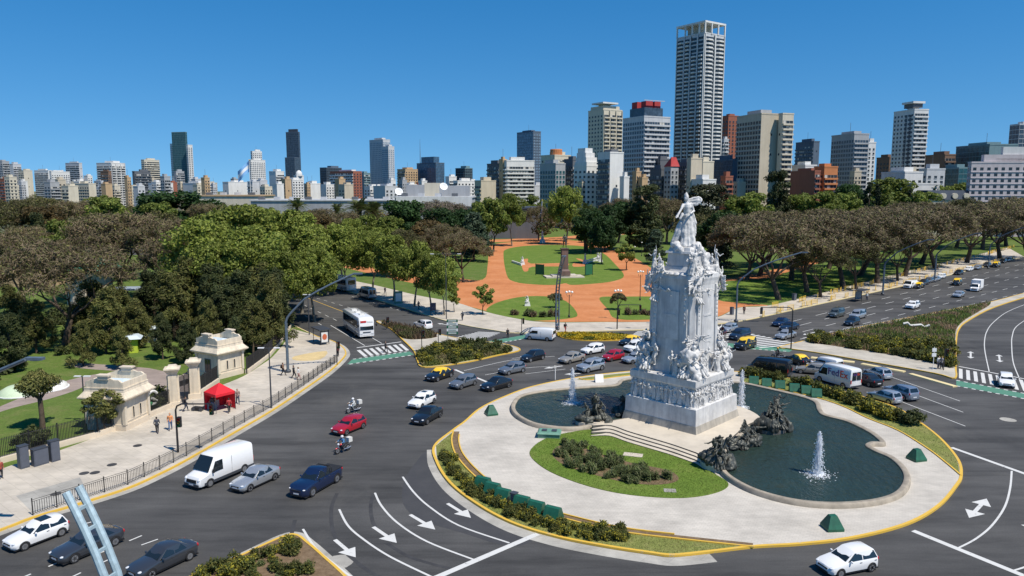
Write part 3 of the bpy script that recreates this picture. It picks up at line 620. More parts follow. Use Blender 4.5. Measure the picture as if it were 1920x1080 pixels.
# ------------------------------------------------------------------ people and motorbikes
def clothed(key, d, P, lower=True):
    """shirt and trousers as slightly larger skins over the same joints"""
    shirt = [(d['hip']-V(0,0,.02), .15, d['hip'].lerp(d['chest'],.5), .135), (d['hip'].lerp(d['chest'],.45), .138, d['chest'], .16), (d['chest'], .145, d['neck']-V(0,0,.06), .085), (d['chest']+V(.09,0,-.02), .115, d['chest']-V(.09,0,.02), .115), (d['shL'], .076, d['shR'], .076)]
    tr = [(d['hpL'], .132, d['hpR'], .132), (d['hip'], .148, d['hip']-V(0,0,.04), .145)]
    shoes = []
    for s in 'LR':
        shirt += [(d['sh'+s], .076, d['el'+s], .06), (d['el'+s], .058, d['el'+s].lerp(d['wr'+s], .7), .046)]
        tr += [(d['hp'+s], .112, d['kn'+s], .078), (d['kn'+s], .078, d['kn'+s].lerp(d['ft'+s], .88), .062)]
        f = d['ft'+s]; shoes.append([(f+V(0,.03,-.045), .048, f+d['fwd']*.17+V(0,0,-.055), .04)])
    h = d['head']; hair = [(h+V(0,.02,.03)-d['fwd']*.01, (.092,.105,.105)), (h-d['fwd']*.05+V(0,0,-.04), (.08,.06,.08))]
    return dict(body=fuse('body', P, .016, M['skin'], 1), shirt=fuse('shirt', shirt, .022, M['skin'], 1, .012, 7), trousers=fuse('trousers', tr, .022, M['skin'], 1, .01, 7), hair=fuse('hair', hair, .018, M['skin'], 1, .01, 9), shoe=[fuse('shoe', s, .016, M['skin'], 1) for s in shoes])
PPL = {}
for key, d in dict(
 walk=body(elL=(.25,.1,1.15), wrL=(.25,-.06,.95), elR=(-.25,-.06,1.13), wrR=(-.25,-.26,1.0), knL=(.1,-.2,.54), ftL=(.1,-.28,.1), knR=(-.1,.02,.5), ftR=(-.1,.3,.14)),
 walk2=body(elL=(.25,-.08,1.13), wrL=(.23,-.26,1.02), elR=(-.25,.1,1.15), wrR=(-.26,.0,.92), knR=(-.1,-.18,.54), ftR=(-.1,-.24,.1), knL=(.1,.02,.5), ftL=(.1,.24,.12)),
 stand=body(), phone=body(elR=(-.26,-.08,1.15), wrR=(-.14,-.3,1.28), knL=(.11,-.05,.5)),
 ride=body(hip=(0,.18,.86), chest=(0,.02,1.24), neck=(0,-.03,1.39), head=(0,-.07,1.53), shL=(.185,.0,1.31), shR=(-.185,.0,1.31), elL=(.33,-.18,1.12), elR=(-.33,-.18,1.12), wrL=(.33,-.44,1.08), wrR=(-.33,-.44,1.08), hpL=(.11,.14,.84), hpR=(-.11,.14,.84), knL=(.2,-.26,.74), knR=(-.2,-.26,.74), ftL=(.2,-.06,.36), ftR=(-.2,-.06,.36))).items():
    PPL[key] = clothed(key, d, prims(d))
# ------------------------------------------------------------------ the monument
PZ = .62
TH = R(46); ax = Vector((math.cos(TH), math.sin(TH), 0)); ay = Vector((-math.sin(TH), math.cos(TH), 0))
HB = 4.85
MSC = .87
MC = G(1305, 816, PZ)+ax*(HB+.3)*MSC+ay*(HB+.3)*MSC
def ML(x, y, z=0): return MC+ax*x+ay*y+V(0,0,z)
# stepped platform
def stepring(h, z0, z1, wav, mi=0):
    b = MB(); return b
plat = thing('stepped_platform', 'pale stone platform with curving steps below the white monument', 'steps', (0,0,0))
PL = [(1110,797),(1150,789),(1180,783),(1200,776),(1300,750),(1380,760),(1425,782),(1402,796),(1372,820),(1336,858),(1305,848),(1262,833),(1215,819),(1178,808),(1145,797)]
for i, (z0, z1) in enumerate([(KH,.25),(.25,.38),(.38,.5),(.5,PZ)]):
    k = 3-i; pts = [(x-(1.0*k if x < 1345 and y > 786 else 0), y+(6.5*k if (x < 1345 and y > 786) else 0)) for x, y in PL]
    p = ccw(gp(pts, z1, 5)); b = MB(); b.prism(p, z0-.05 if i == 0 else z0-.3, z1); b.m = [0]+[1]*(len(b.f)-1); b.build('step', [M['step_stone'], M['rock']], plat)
mon = thing('monument', 'tall white marble monument crowned by a robed statue beside the pools', 'monument', MC-V(0,0,PZ)*1, TH)
mon.location = (MC.x, MC.y, 0); mon.scale = (MSC, MSC, 1)
def mpart(name, fn, mat='marble', smooth=False): b = MB(); fn(b); return b.build(name, M[mat], mon, smooth)
mpart('plinth', lambda b: (b.frust(HB+.35, HB+.15, PZ-.2, PZ+.75)), 'plinth_stone')
mpart('lower_block', lambda b: (b.frust(HB+.1, HB+.04, PZ+.75, 3.05), b.frust(HB+.04, HB-.12, 3.05, 3.15)))
mpart('frieze_block', lambda b: (b.frust(HB-.42, HB-.5, 3.15, 5.05)))
mpart('cornice', lambda b: (b.frust(HB-.36, HB-.28, 5.05, 5.25), b.frust(HB-.28, HB-.3, 5.25, 5.86), b.frust(HB-.36, HB-.7, 5.86, 5.98)))
# inscription on the lower block, left face
# shaft with chamfered, slightly concave faces and corner pilasters
def ring(h, ch, z):
    return [(-h,-h+ch,z),(-h+ch,-h,z),(h-ch,-h,z),(h,-h+ch,z),(h,h-ch,z),(h-ch,h,z),(-h+ch,h,z),(-h,h-ch,z)]
def loft(b, levels):
    P = []; F = []
    for L in levels: P += L
    n = len(levels[0])
    for i in range(len(levels)-1):
        for k in range(n): F.append((i*n+k, i*n+(k+1)%n, (i+1)*n+(k+1)%n, (i+1)*n+k))
    F += [tuple(range(n-1,-1,-1)), tuple((len(levels)-1)*n+k for k in range(n))]; b.add(P, F)
S0, S1 = 3.05, 2.62
mpart('shaft', lambda b: loft(b, [ring(3.4,.45,5.9), ring(3.25,.45,7.2), ring(3.18,.45,8.6), ring(3.14,.45,10.5), ring(3.08,.45,13), ring(3.06,.45,15.2), ring(3.12,.45,15.6), ring(3.2,.5,15.9), ring(3.15,.55,16.3), ring(2.7,.5,16.55)]))
for k in range(4):
    for s in (-1, 1):
        b = MB(); b.add([(2.1*s-.3,-3.36,8.2),(2.1*s+.3,-3.36,8.2),(2.1*s+.3,-2.2,8.2),(2.1*s-.3,-2.2,8.2),(2.05*s-.26,-3.22,15.2),(2.05*s+.26,-3.22,15.2),(2.05*s+.26,-2.2,15.2),(2.05*s-.26,-2.2,15.2)], [(0,1,5,4),(1,2,6,5),(2,3,7,6),(3,0,4,7),(4,5,6,7),(3,2,1,0)])
        b.build('pilaster', M['marble'], mon, rz=k*math.pi/2)
    for s in (-1, 1):
        b = MB()
        for i in range(9): b.ball((2.05*s, -3.26, 14.8-i*.42), .24, 8, 0, (.75,.45,1.1))
        b.build('garland', M['marble_carved'], mon, True, rz=k*math.pi/2)
    b = MB(); b.box(-1.2,1.2,-3.22,-2.6,9.6,14.6); b.box(-.9,.9,-3.27,-2.7,12.0,12.2)
    b.build('panel', M['marble'], mon, rz=k*math.pi/2)
mpart('crown_moulding', lambda b: [b.ball((3.05*math.cos(a), 3.05*math.sin(a), 16.35), .42, 8, 0, (1,1,.6)) for a in [i*math.pi/14 for i in range(28)]] and None, 'marble_carved', True)
mpart('upper_pedestal', lambda b: (b.frust(2.05,1.75,16.5,17.0), b.frust(1.6,1.5,17.0,18.4), b.frust(1.78,1.7,18.4,18.62), b.frust(1.5,1.35,18.62,19.0)))
# sculpted masses
rg = random.Random(5)
def rocks(n, zone, r0, r1):
    out = []
    for _ in range(n): x, y, z = zone(); r = rg.uniform(r0, r1); out.append((V(x,y,z), (r, r, r*.8)))
    return out
bl = []
for cx, cy in [(-1,-1),(1,-1),(1,1),(-1,1)]:
    for _ in range(26):
        t = rg.random(); bl.append((V(cx*(3.2+rg.uniform(-.9,.75)), cy*(3.2+rg.uniform(-.9,.75)), 5.9+t*t*2.6), (rg.uniform(.4,.8),)*2+(rg.uniform(.35,.7),)))
obj('rock_mass', rockmesh('rock_mass', bl, .12, M['marble_carved'], .3, 1.1), mon)
bl = []
for cx, cy in [(-1,-1),(1,-1),(1,1),(-1,1)]:
    for _ in range(16):
        t = rg.random(); bl.append((V(cx*(2.3+rg.uniform(-.6,.5)), cy*(2.3+rg.uniform(-.6,.5)), 13.2+t*3.6), (rg.uniform(.25,.5),)*2+(rg.uniform(.3,.6),)))
for _ in range(26): a = rg.uniform(0,6.28); bl.append((V(1.35*math.cos(a), 1.35*math.sin(a), 18.9+rg.uniform(-.2,.3)), (.5,.5,.35)))
for _ in range(18): t = rg.random(); bl.append((V(1.2+t*1.1+rg.uniform(-.3,.3), -1.2-t*.9+rg.uniform(-.3,.3), 18.8-t*2.4), (.55,.55,.5)))
obj('cloud_mass', rockmesh('cloud_mass', bl, .1, M['marble_carved'], .28, 1.3), mon)
def fig(key, x, y, z, face, sc, tilt=0, name='figure', par=None, mat=None, tip=0):
    o = obj(name, FIG[key], par or mon, (x,y,z), None, None, sc if isinstance(sc, tuple) else (sc,sc,sc), None, (tip, tilt, R(face)))
    if mat:
        for s in o.material_slots: s.link = 'OBJECT'; s.material = mat
    return o
# faces: figure looks to -y at 0 deg; -x face is -90
fig('allegory', .0, .0, 19.0, -TH*57.3+6, 3.12)
for k in range(4):                       # lower corner groups and figures on each side
    a = k*math.pi/2; ca, sa = math.cos(a), math.sin(a)
    def pl(key, x, y, z, f, s, t=0, tp=0): fig(key, x*ca-y*sa, x*sa+y*ca, z, f+k*90, s*rg.uniform(.94,1.06), t, tip=tp)
    pl('raise', -3.4,-3.5, 7.0, -50, 1.55); pl('sit', -2.6,-3.9, 6.2, 10, 1.6); pl('reach', -1.6,-3.7, 6.7, -15, 1.5, .1)
    pl('sit', -4.0,-2.6, 6.0, -80, 1.5); pl('stride', .9,-3.85, 5.95, 20, 1.45); pl('stand', 1.5,-3.9, 5.95, -20, 1.4); pl('reach', 3.6,-3.9, 5.9, 40, 1.5)
    pl('fly', -2.9,-3.3, 8.3, -40, 1.5, .25); pl('stand', -2.1,-3.25, 8.0, -10, 1.35); pl('sit', -3.3,-2.6, 8.4, -60, 1.3)
    # upper groups
    pl('raise', -2.75,-2.65, 16.3, -30, 1.5, .1); pl('fly', -2.3,-3.15, 14.6, 0, 1.4, -.5); pl('reach', -1.7,-3.1, 15.2, 10, 1.3, .2); pl('fly', -3.0,-2.4, 13.5, -80, 1.3, .5); pl('sit', -2.3,-3.0, 13.4, 20, 1.35, .2)
    pl('fly', -1.3,-3.1, 13.9, 0, 1.15, .8); pl('stride', -2.4,-2.0, 16.25, -60, 1.2); pl('sit', -1.7,-2.5, 16.3, 0, 1.2)
    # relief figures on the frieze
    n = 15
    for i in range(n):
        x = -4.2+8.4*i/(n-1)+rg.uniform(-.12,.12); key = rg.choice(['stand','raise','reach','stride','stand','stride']); pl(key, x, -4.4+rg.uniform(-.08,.08), 3.16, rg.uniform(-50,50), rg.uniform(1.0,1.14) if key != 'raise' else .95)
    b = MB()
    for i in range(60): b.ball((rg.uniform(-4.3,4.3), -4.42, rg.uniform(3.3,5.0)), rg.uniform(.08,.22), 6, 0, (1,.7,1.3))
    b.build('relief_ornament', M['marble_carved'], mon, True, rz=a, kind='stuff')
# carved words on the shaft face and block (raised strokes)
def lettering(txt, size, parent, loc, rot, mat, name='inscription', ex=.02):
    cu = bpy.data.curves.new(name, 'FONT'); cu.body = txt; cu.size = size; cu.align_x = 'CENTER'; cu.align_y = 'CENTER'; cu.extrude = ex; cu.resolution_u = 2
    o = bpy.data.objects.new(name, cu); COL.objects.link(o); dg = bpy.context.evaluated_depsgraph_get(); me = bpy.data.meshes.new_from_object(o.evaluated_get(dg)); bpy.data.objects.remove(o)
    me.materials.clear(); me.materials.append(mat); me.name = name; return obj(name, me, parent, loc, rot=rot)
# bronze groups in and beside the pools
BR = [fuse('rock', [(V(rg.uniform(-1.3,1.3), rg.uniform(-.8,.8), rg.uniform(0,.55)), (rg.uniform(.3,.6),)*2+(rg.uniform(.25,.45),)) for _ in range(24)], .06, M['bronze'], 1, .16, 2.2) for _ in range(2)]
def bronze(px, py, z, rz, label, figs, rsc=(1,1,1), base=None, ri=0):
    g_ = G(px, py, z); t = thing('bronze_group', label, 'sculpture', g_, R(rz), 'bronze sculpture groups at the pools')
    o = obj('rock', BR[ri], t, (0,0,.25), sc=rsc)
    for key, x, y, zz, f, s, tl, tp in figs: fig(key, x, y, zz, f, s, tl, par=t, mat=M['bronze'], tip=tp)
    if base:
        b = MB(); n = 14; pts = [(base[0]*math.cos(2*math.pi*i/n), base[1]*math.sin(2*math.pi*i/n)) for i in range(n)]; b.prism(pts, -z+KH-.02, .42); b.build('base', M['step_stone'] if base[2] else M['rock'], t)
    return t
bronze(1112, 795, .3, 10, 'dark bronze group with an arm stretched to the left above the western pool', [('reach', .4,-.1,.9,-60,1.5,-.15,0), ('sit', -.6,.1,.55,-70,1.35,0,0), ('sit', .8,.2,.6,10,1.4,0,0), ('stride', .35,.1,1.05,-40,1.35,0,0)], (1.15,.9,1.1), (1.9,1.0,1))
bronze(1168, 779, .3, 40, 'small dark bronze group at the shaded west corner of the monument', [('sit', 0,0,.5,-60,1.4,0,0), ('reach', .3,.2,.5,-90,1.1,0,0)], (.75,.7,.9), None, 1)
bronze(1344, 874, .3, -20, 'bronze group of crouching figures on a low stone base at the foot of the steps', [('sit', -.3,-.2,.7,-40,1.55,.15,0), ('reach', .35,-.1,.75,60,1.5,.2,0), ('sit', .2,-.55,.35,20,1.5,0,.2), ('stride', -.4,.2,.7,-20,1.35,.3,0)], (.95,1.1,1.35), (1.45,1.2,1))
bronze(1398, 838, .3, 30, 'low bronze figures lying along the platform edge in the eastern pool', [('fly', .1,0,.0,20,1.7,.6,0), ('sit', .7,.1,.1,40,1.35,0,0), ('sit', -.7,-.1,.1,-20,1.25,.2,0)], (1.25,.7,.9), None, 1)
bronze(1450, 810, .3, 25, 'bronze group climbing a rock with an arm raised toward the right in the eastern pool', [('reach', .5,0,1.5,60,1.6,.45,0), ('sit', -.4,-.2,.8,-20,1.5,0,0), ('fly', .1,-.1,1.0,20,1.5,.2,0), ('sit', .3,-.4,.5,30,1.4,0,0)], (1.15,1.0,2.0), (1.5,1.0,0))
# fountain jets
def jet(px, py, h, spread, label):
    g_ = G(px, py, .36); t = thing('fountain_jet', label, 'fountain', g_, 0, 'fountain jets in the pools')
    rg_ = np.random.default_rng(int(px)); b = MB()
    oc = [(0,1,2),(0,2,3),(0,3,4),(0,4,1),(5,2,1),(5,3,2),(5,4,3),(5,1,4)]
    for i in range(4200):
        u = rg_.random()**.8; z = h*u; rr = (spread*.8*(1-u)**.8+.06)*abs(rg_.normal(0,.45)); a_ = rg_.uniform(0,6.283); r = rg_.uniform(.015,.036)*(1.25-.4*u)
        if rg_.random() < .25: z = h*(.75+.25*rg_.random())*rg_.random()**.35; rr = abs(rg_.normal(0,.1+.12*(1-z/h)))
        x, y = rr*math.cos(a_), rr*math.sin(a_); e_ = rg_.uniform(1,2.4)
        b.add([(x,y,z+r*e_),(x+r,y,z),(x,y+r,z),(x-r,y,z),(x,y-r,z),(x,y,z-r*e_)], oc)
    b.build('droplets', M['spray'], t, kind='stuff')
    b = MB()
    for i in range(900):
        rr = abs(rg_.normal(0, spread*.75)); a_ = rg_.uniform(0,6.283); r = rg_.uniform(.02,.06); x, y, z = rr*math.cos(a_), rr*math.sin(a_), rg_.uniform(0,.08)
        b.add([(x,y,z+r*.6),(x+r,y,z),(x,y+r,z),(x-r,y,z),(x,y-r,z),(x,y,z-r*.5)], oc)
    b.build('foam', M['spray'], t, kind='stuff')
    b = MB(); b.lathe([(.07,-.3),(.07,.1),(.04,.2)], 8); b.build('nozzle', M['dark_grey'], t)
jet(1073, 756, 4.2, .75, 'white water jet in the western pool left of the monument')
jet(1389, 764, 4.4, .6, 'white water jet just behind the right side of the monument')
jet(1533, 890, 3.9, .8, 'white water jet in the middle of the eastern pool')
# ------------------------------------------------------------------ vehicles (local: front +x, left +y)
def wheel_mesh(r, w, key={}):
    k = (r, w)
    if k not in key:
        b = MB(); b.lathe([(r*.62,-w/2),(r*.93,-w/2),(r,-w*.36),(r,w*.36),(r*.93,w/2),(r*.62,w/2)], 20, 0, axis='y'); t = b.mesh('tyre', M['black'], True)
        b = MB(); b.lathe([(r*.3,-w*.5),(r*.64,-w*.52),(r*.66,-w*.44),(r*.66,w*.44),(r*.64,w*.52),(r*.3,w*.5)], 18, 0, axis='y')
        for i in range(5):
            a = 2*math.pi*i/5; ca, sa = math.cos(a), math.sin(a)
            for y in (-1, 1): b.add([(ca*r*.1-sa*.04, y*w*.53, sa*r*.1+ca*.04),(ca*r*.1+sa*.04, y*w*.53, sa*r*.1-ca*.04),(ca*r*.6+sa*.03, y*w*.54, sa*r*.6-ca*.03),(ca*r*.6-sa*.03, y*w*.54, sa*r*.6+ca*.03)], [(0,1,2,3),(3,2,1,0)])
        key[k] = (t, b.mesh('rim', M['chrome'], True))
    return key[k]
def interp(prof, x):
    for i in range(len(prof)-1):
        if prof[i][0] <= x <= prof[i+1][0]:
            t = (x-prof[i][0])/(prof[i+1][0]-prof[i][0]+1e-9); return prof[i][1]+(prof[i+1][1]-prof[i][1])*t
    return prof[0][1] if x < prof[0][0] else prof[-1][1]
# top line of the lower body (hood, belt, boot) and cabin points, as fractions of length (0 rear .. 1 front) and metres
CARS = dict(
 hatch=dict(L=4.0, W=1.72, H=1.47, belt=.92, top=[(0,.62),(.015,.86),(.06,.94),(.64,.95),(.70,.93),(.88,.80),(.975,.66),(1,.5)], cab=[(.02,.0),(.10,1),(.50,1),(.70,0)], wb=(.18,.81), r=.31, split=(.36,)),
 sedan=dict(L=4.5, W=1.76, H=1.46, belt=.92, top=[(0,.6),(.012,.92),(.06,.99),(.15,1.0),(.6,.94),(.69,.92),(.88,.80),(.975,.66),(1,.5)], cab=[(.13,.08),(.28,1),(.53,1),(.70,0)], wb=(.19,.81), r=.315, split=(.42,)),
 suv=dict(L=4.35, W=1.82, H=1.66, belt=1.06, top=[(0,.7),(.012,1.0),(.05,1.08),(.64,1.08),(.71,1.06),(.90,.98),(.98,.82),(1,.55)], cab=[(.015,0),(.08,1),(.52,1),(.71,0)], wb=(.19,.81), r=.36, split=(.24,.40)),
 coupe=dict(L=4.6, W=1.82, H=1.44, belt=.93, top=[(0,.62),(.012,.94),(.05,1.02),(.12,1.0),(.6,.95),(.69,.93),(.88,.82),(.975,.68),(1,.5)], cab=[(.05,.12),(.27,1),(.52,1),(.70,0)], wb=(.19,.81), r=.335, split=(.4,)),
 mini=dict(L=3.6, W=1.63, H=1.5, belt=.93, top=[(0,.6),(.02,.86),(.07,.95),(.66,.95),(.74,.92),(.9,.8),(.98,.62),(1,.48)], cab=[(.03,0),(.13,1),(.52,1),(.74,0)], wb=(.17,.82), r=.29, split=(.34,)),
 mpv=dict(L=4.4, W=1.8, H=1.8, belt=1.08, top=[(0,.7),(.012,1.05),(.04,1.1),(.68,1.1),(.76,1.06),(.92,.96),(.985,.8),(1,.55)], cab=[(.012,0),(.04,1),(.60,1),(.77,0)], wb=(.18,.82), r=.32, split=(.22,.42)),
 pickup=dict(L=5.25, W=1.85, H=1.8, belt=1.14, top=[(0,.75),(.01,1.06),(.02,1.1),(.36,1.12),(.62,1.14),(.71,1.13),(.92,1.05),(.985,.86),(1,.6)], cab=[(.34,0),(.38,1),(.56,1),(.71,0)], wb=(.2,.81), r=.39, split=(.47,)),
)
def car_body(sp):
    L, W = sp['L'], sp['W']; hw = W/2; b = MB(); xs = sorted(set([p[0] for p in sp['top']]+[.03,.1,.2,.3,.4,.5,.6,.8,.94,.96])); n = 0; P = []
    wb = sp['wb']; ra = sp['r']*1.16
    for t in xs:
        x = (t-.5)*L; zt = interp(sp['top'], t); e = min(t, 1-t); k = 1-.34*max(0, (.07-e)/.07)**1.6; ww = hw*k
        ztop = max(zt, .36); zb = .2+.1*max(0, (.06-e)/.06); cr = .03
        sec = [(0,zb),(ww*.86,zb),(ww*.97,zb+.1),(ww,min(.52,(zb+ztop)*.5)),(ww*.985,ztop-.14 if ztop-.14 > .5 else ztop-.06),(ww*.93,ztop-.03),(ww*.8,ztop+.005),(0,ztop+cr)]
        P += [(x,y,z) for y, z in sec]+[(x,-y,z) for y, z in sec[1:-1][::-1]]; n = len(sec)*2-2
    F = []
    for i in range(len(xs)-1):
        for k in range(n): F.append((i*n+k, (i+1)*n+k, (i+1)*n+(k+1)%n, i*n+(k+1)%n))
    F += [tuple(range(n)), tuple((len(xs)-1)*n+k for k in range(n-1,-1,-1))]
    b.add(P, F); return b
def cabin(sp):
    """cabin shell: returns builder and the corner points used for the panes"""
    L, W, H = sp['L'], sp['W'], sp['H']; c = sp['cab']; xr0, xr1, xf1, xf0 = [(q[0]-.5)*L for q in c]
    z0r = interp(sp['top'], c[0][0])-.01+c[0][1]*.0; z0f = interp(sp['top'], c[3][0])-.01; zb = sp['belt']
    hb, ht = W/2*.93, W/2*.72
    rows = [(xr0, hb*.9, z0r-.02, .0), (xr1, ht*.96, H-.07, .03), (xr1+.15*(xf1-xr1), ht, H-.03, .045), ((xr1+xf1)/2, ht*1.02, H-.01, .05), (xf1-.08*(xf1-xr1), ht, H-.035, .045), (xf1, ht*.97, H-.065, .035), (xf0, hb*.92, z0f-.02, .0)]
    b = MB(); P = []
    for x, y, z, cr in rows:
        P += [(x, hb*.99 if x not in (xr0, xf0) else y, zb-.02 if x not in (xr0, xf0) else z), (x, y, z), (x, y*.86, z+cr*.75), (x, 0, z+cr), (x, -y*.86, z+cr*.75), (x, -y, z), (x, -hb*.99 if x not in (xr0, xf0) else -y, zb-.02 if x not in (xr0, xf0) else z)]
    F = []
    for i in range(len(rows)-1):
        for k in range(6): F.append((i*7+k, (i+1)*7+k, (i+1)*7+k+1, i*7+k+1))
    b.add(P, F)
    return b, (xr0, xr1, xf1, xf0, z0r, z0f, hb, ht, H, zb)
def quadpane(name, q, par, off=.012, mat=None, th=.0):
    q = [Vector(p) for p in q]; n = (q[1]-q[0]).cross(q[3]-q[0]).normalized()*off; b = MB(); m = [p+n for p in q]; b.add(m+[p-n*1.5 for p in q], [(0,1,2,3),(7,6,5,4),(0,4,5,1),(1,5,6,2),(2,6,7,3),(3,7,4,0)]); return b.build(name, mat or M['glass'], par)
def lerpq(q, u0, u1, v0, v1):
    A, B, C, D_ = [Vector(p) for p in q]; f = lambda u, v: A.lerp(B,u).lerp(D_.lerp(C,u), v); return [f(u0,v0), f(u1,v0), f(u1,v1), f(u0,v1)]
def add_wheels(t, L, W, wb, r, w=.2, xs=None):
    ty, ri = wheel_mesh(r, w)
    for f in xs or wb:
        for s in (1, -1):
            o = obj('wheel', ty, t, ((f-.5)*L, s*(W/2-w*.42), r)); obj('rim', ri, o)
            if W < 2.3:
                b = MB(); n = 12; R0, R1 = r*1.0, r*1.2; P = []
                for i in range(n+1):
                    a = math.pi*i/n; P += [(R0*math.cos(a)*.98, 0, R0*math.sin(a)), (R1*math.cos(a), 0, R1*math.sin(a))]
                fc = [(2*i,2*i+1,2*i+3,2*i+2) for i in range(n)]; P2 = P+[(x, -.05*s, z) for x, y, z in P]
                b.add([(x, s*.004, z) for x,y,z in P], fc); b.build('wheel_arch', M['black'], t, loc=((f-.5)*L, s*(W/2+.004), r))
PROTO = {}
def make_car(kind, body_m, roof_m=None, label='', group=None, extras=()):
    sp = CARS[kind]; L, W, H = sp['L'], sp['W'], sp['H']; t = thing({'pickup':'pickup_truck','mpv':'minivan'}.get(kind,'car'), label, {'pickup':'pickup','mpv':'minivan','suv':'suv'}.get(kind,'car'), (0,0,0), 0, group)
    if kind not in PROTO:
        bb = car_body(sp).mesh('body', M['white'], True, 34); cb, inf = cabin(sp); PROTO[kind] = (bb, cb.mesh('cabin', M['white'], True, 34), inf)
    bb, cm, inf = PROTO[kind]; o = obj('body', bb, t); remat(o, body_m); o2 = obj('cabin', cm, t); remat(o2, roof_m or body_m)
    xr0, xr1, xf1, xf0, z0r, z0f, hb, ht, H, zb = inf
    def pane(name, key, q, **k):
        kk = (kind, key)
        if kk not in PROTO: p = quadpane(name, q, t, **k); PROTO[kk] = p.data; return p
        return obj(name, PROTO[kk], t)
    wf = [(xf0,-hb*.92,z0f-.02),(xf0,hb*.92,z0f-.02),(xf1,ht*.97,H-.065),(xf1,-ht*.97,H-.065)]; pane('windscreen', 'ws', lerpq(wf,.05,.95,.06,.97))
    wr = [(xr0,hb*.9,z0r-.02),(xr0,-hb*.9,z0r-.02),(xr1,-ht*.96,H-.07),(xr1,ht*.96,H-.07)]
    pane('rear_window', 'rw', lerpq(wr,.09,.91,.22 if kind not in ('sedan','coupe','pickup') else .1,.93))
    cuts = [0]+[ (x-.5)*L for x in sp['split']]+[1]
    for s in (1, -1):
        for i in range(len(sp['split'])+1):
            x0b = (xr1-.42*(xr1-xr0) if kind != 'mpv' else xr1+.03) if i == 0 else cuts[i]+.035; x1b = xf0-.22*(xf0-xf1) if i == len(sp['split']) else cuts[i+1]-.035
            x0t = xr1+.06 if i == 0 else cuts[i]+.035; x1t = xf1-.01 if i == len(sp['split']) else cuts[i+1]-.035
            yb, yt = hb*.975, ht*1.0; q = [(x0b,s*yb,zb+.02),(x1b,s*yb,zb+.02),(x1t,s*yt*1.0,H-.095),(x0t,s*yt*1.0,H-.095)]
            if s > 0: q = [q[1],q[0],q[3],q[2]]
            pane('side_window', ('sw',s,i), q, off=.016)
            xm = (x0b+x1b)/2+.1
            if i < 2 and kind != 'van':
                k_ = (kind,'hd',s,i)
                if k_ not in PROTO: b = MB(); b.box(x0b+.08,x0b+.26,s*W/2*.985-.02,s*W/2*.985+.02,zb-.14,zb-.105); PROTO[k_] = b.mesh('door_handle', M['dark_grey'])
                obj('door_handle', PROTO[k_], t)
    k_ = (kind,'bits')
    if k_ not in PROTO:
        q = {}
        for s in (1, -1):
            b = MB(); b.ball((L/2-.2, s*W*.37, .66 if H < 1.6 else .82), .15, 10, 0, (1.1,.85,.42)); q['headlight',s] = b.mesh('headlight', M['lamp_glass'], True)
            b = MB(); b.ball((-L/2+.13, s*W*.4, .8 if H < 1.6 else .95), .13, 8, 0, (.8,.6,1.15)); q['tail_light',s] = b.mesh('tail_light', M['tail_red'], True)
            b = MB(); b.ball((xf0-.32, s*(W/2+.07), zb+.07), .11, 8, 0, (.7,1,.75)); q['mirror',s] = b.mesh('mirror', M['white'], True)
        zg = .62 if H < 1.6 else .78
        b = MB(); b.box(L/2-.14,L/2+.006,-W*.24,W*.24,zg-.12,zg-.02); q['grille',0] = b.mesh('grille', M['black'])
        b = MB(); b.box(L/2-.2,L/2+.004,-W*.3,W*.3,.26,.4); q['lower_grille',0] = b.mesh('lower_grille', M['black'])
        b = MB(); b.box(L/2-.1,L/2+.012,-.26,.26,.42,.53); q['number_plate',0] = b.mesh('number_plate', M['plate'])
        b = MB(); b.box(-L/2-.012,-L/2+.1,-.26,.26,.5,.62); q['number_plate',1] = b.mesh('number_plate', M['plate'])
        b = MB(); b.box(-L*.47,L*.47,-W*.46,W*.46,.17,.24); q['underbody',0] = b.mesh('underbody', M['black'])
        PROTO[k_] = q
    for (nm, s), me in PROTO[k_].items():
        o = obj(nm, me, t)
        if nm == 'mirror': remat(o, body_m)
    add_wheels(t, L, W, sp['wb'], sp['r'])
    if kind == 'pickup':
        b = MB(); b.box(-L/2+.08,-L*.14,-W*.43,W*.43,1.1,1.16); b.build('bed_cover', M['black'], t)
        for x in (-L*.16,-L*.2): b = MB(); b.tube([(x,-W*.42,1.1),(x,-W*.4,1.55),(x,-W*.34,1.66),(x,W*.34,1.66),(x,W*.4,1.55),(x,W*.42,1.1)], .04, 6); b.build('roll_bar', M['black'], t)
    if 'rack' in extras:
        for s in (1, -1): b = MB(); b.tube([(xr1+.1,s*ht*.86,H),(xr1+.2,s*ht*.86,H+.07),(xf1-.2,s*ht*.86,H+.07),(xf1-.1,s*ht*.86,H)], .022, 6); b.build('roof_rail', M['dark_grey'], t)
    if 'glassroof' in extras:
        b = MB(); b.box((xr1+xf1)/2-.1,xf1-.12,-ht*.7,ht*.7,H-.02,H+.055); b.build('sunroof', M['glass'], t)
    if 'hatchroof' in extras:
        b = MB(); b.box((xr1+xf1)/2,xf1-.3,-.28,.28,H-.02,H+.06); b.build('sunroof', M['glass'], t)
    if 'taxi' in extras:
        b = MB(); b.box(-.35,-.05,-.2,.2,0,0)
        for s in (1, -1):
            b = MB(); b.lathe([(.16,0),(.16,.012)], 12, 0, axis='y'); b.build('door_emblem', M['yellow'], t, loc=(.1, s*W/2*.985-(0 if s > 0 else .012), .66))
    return t
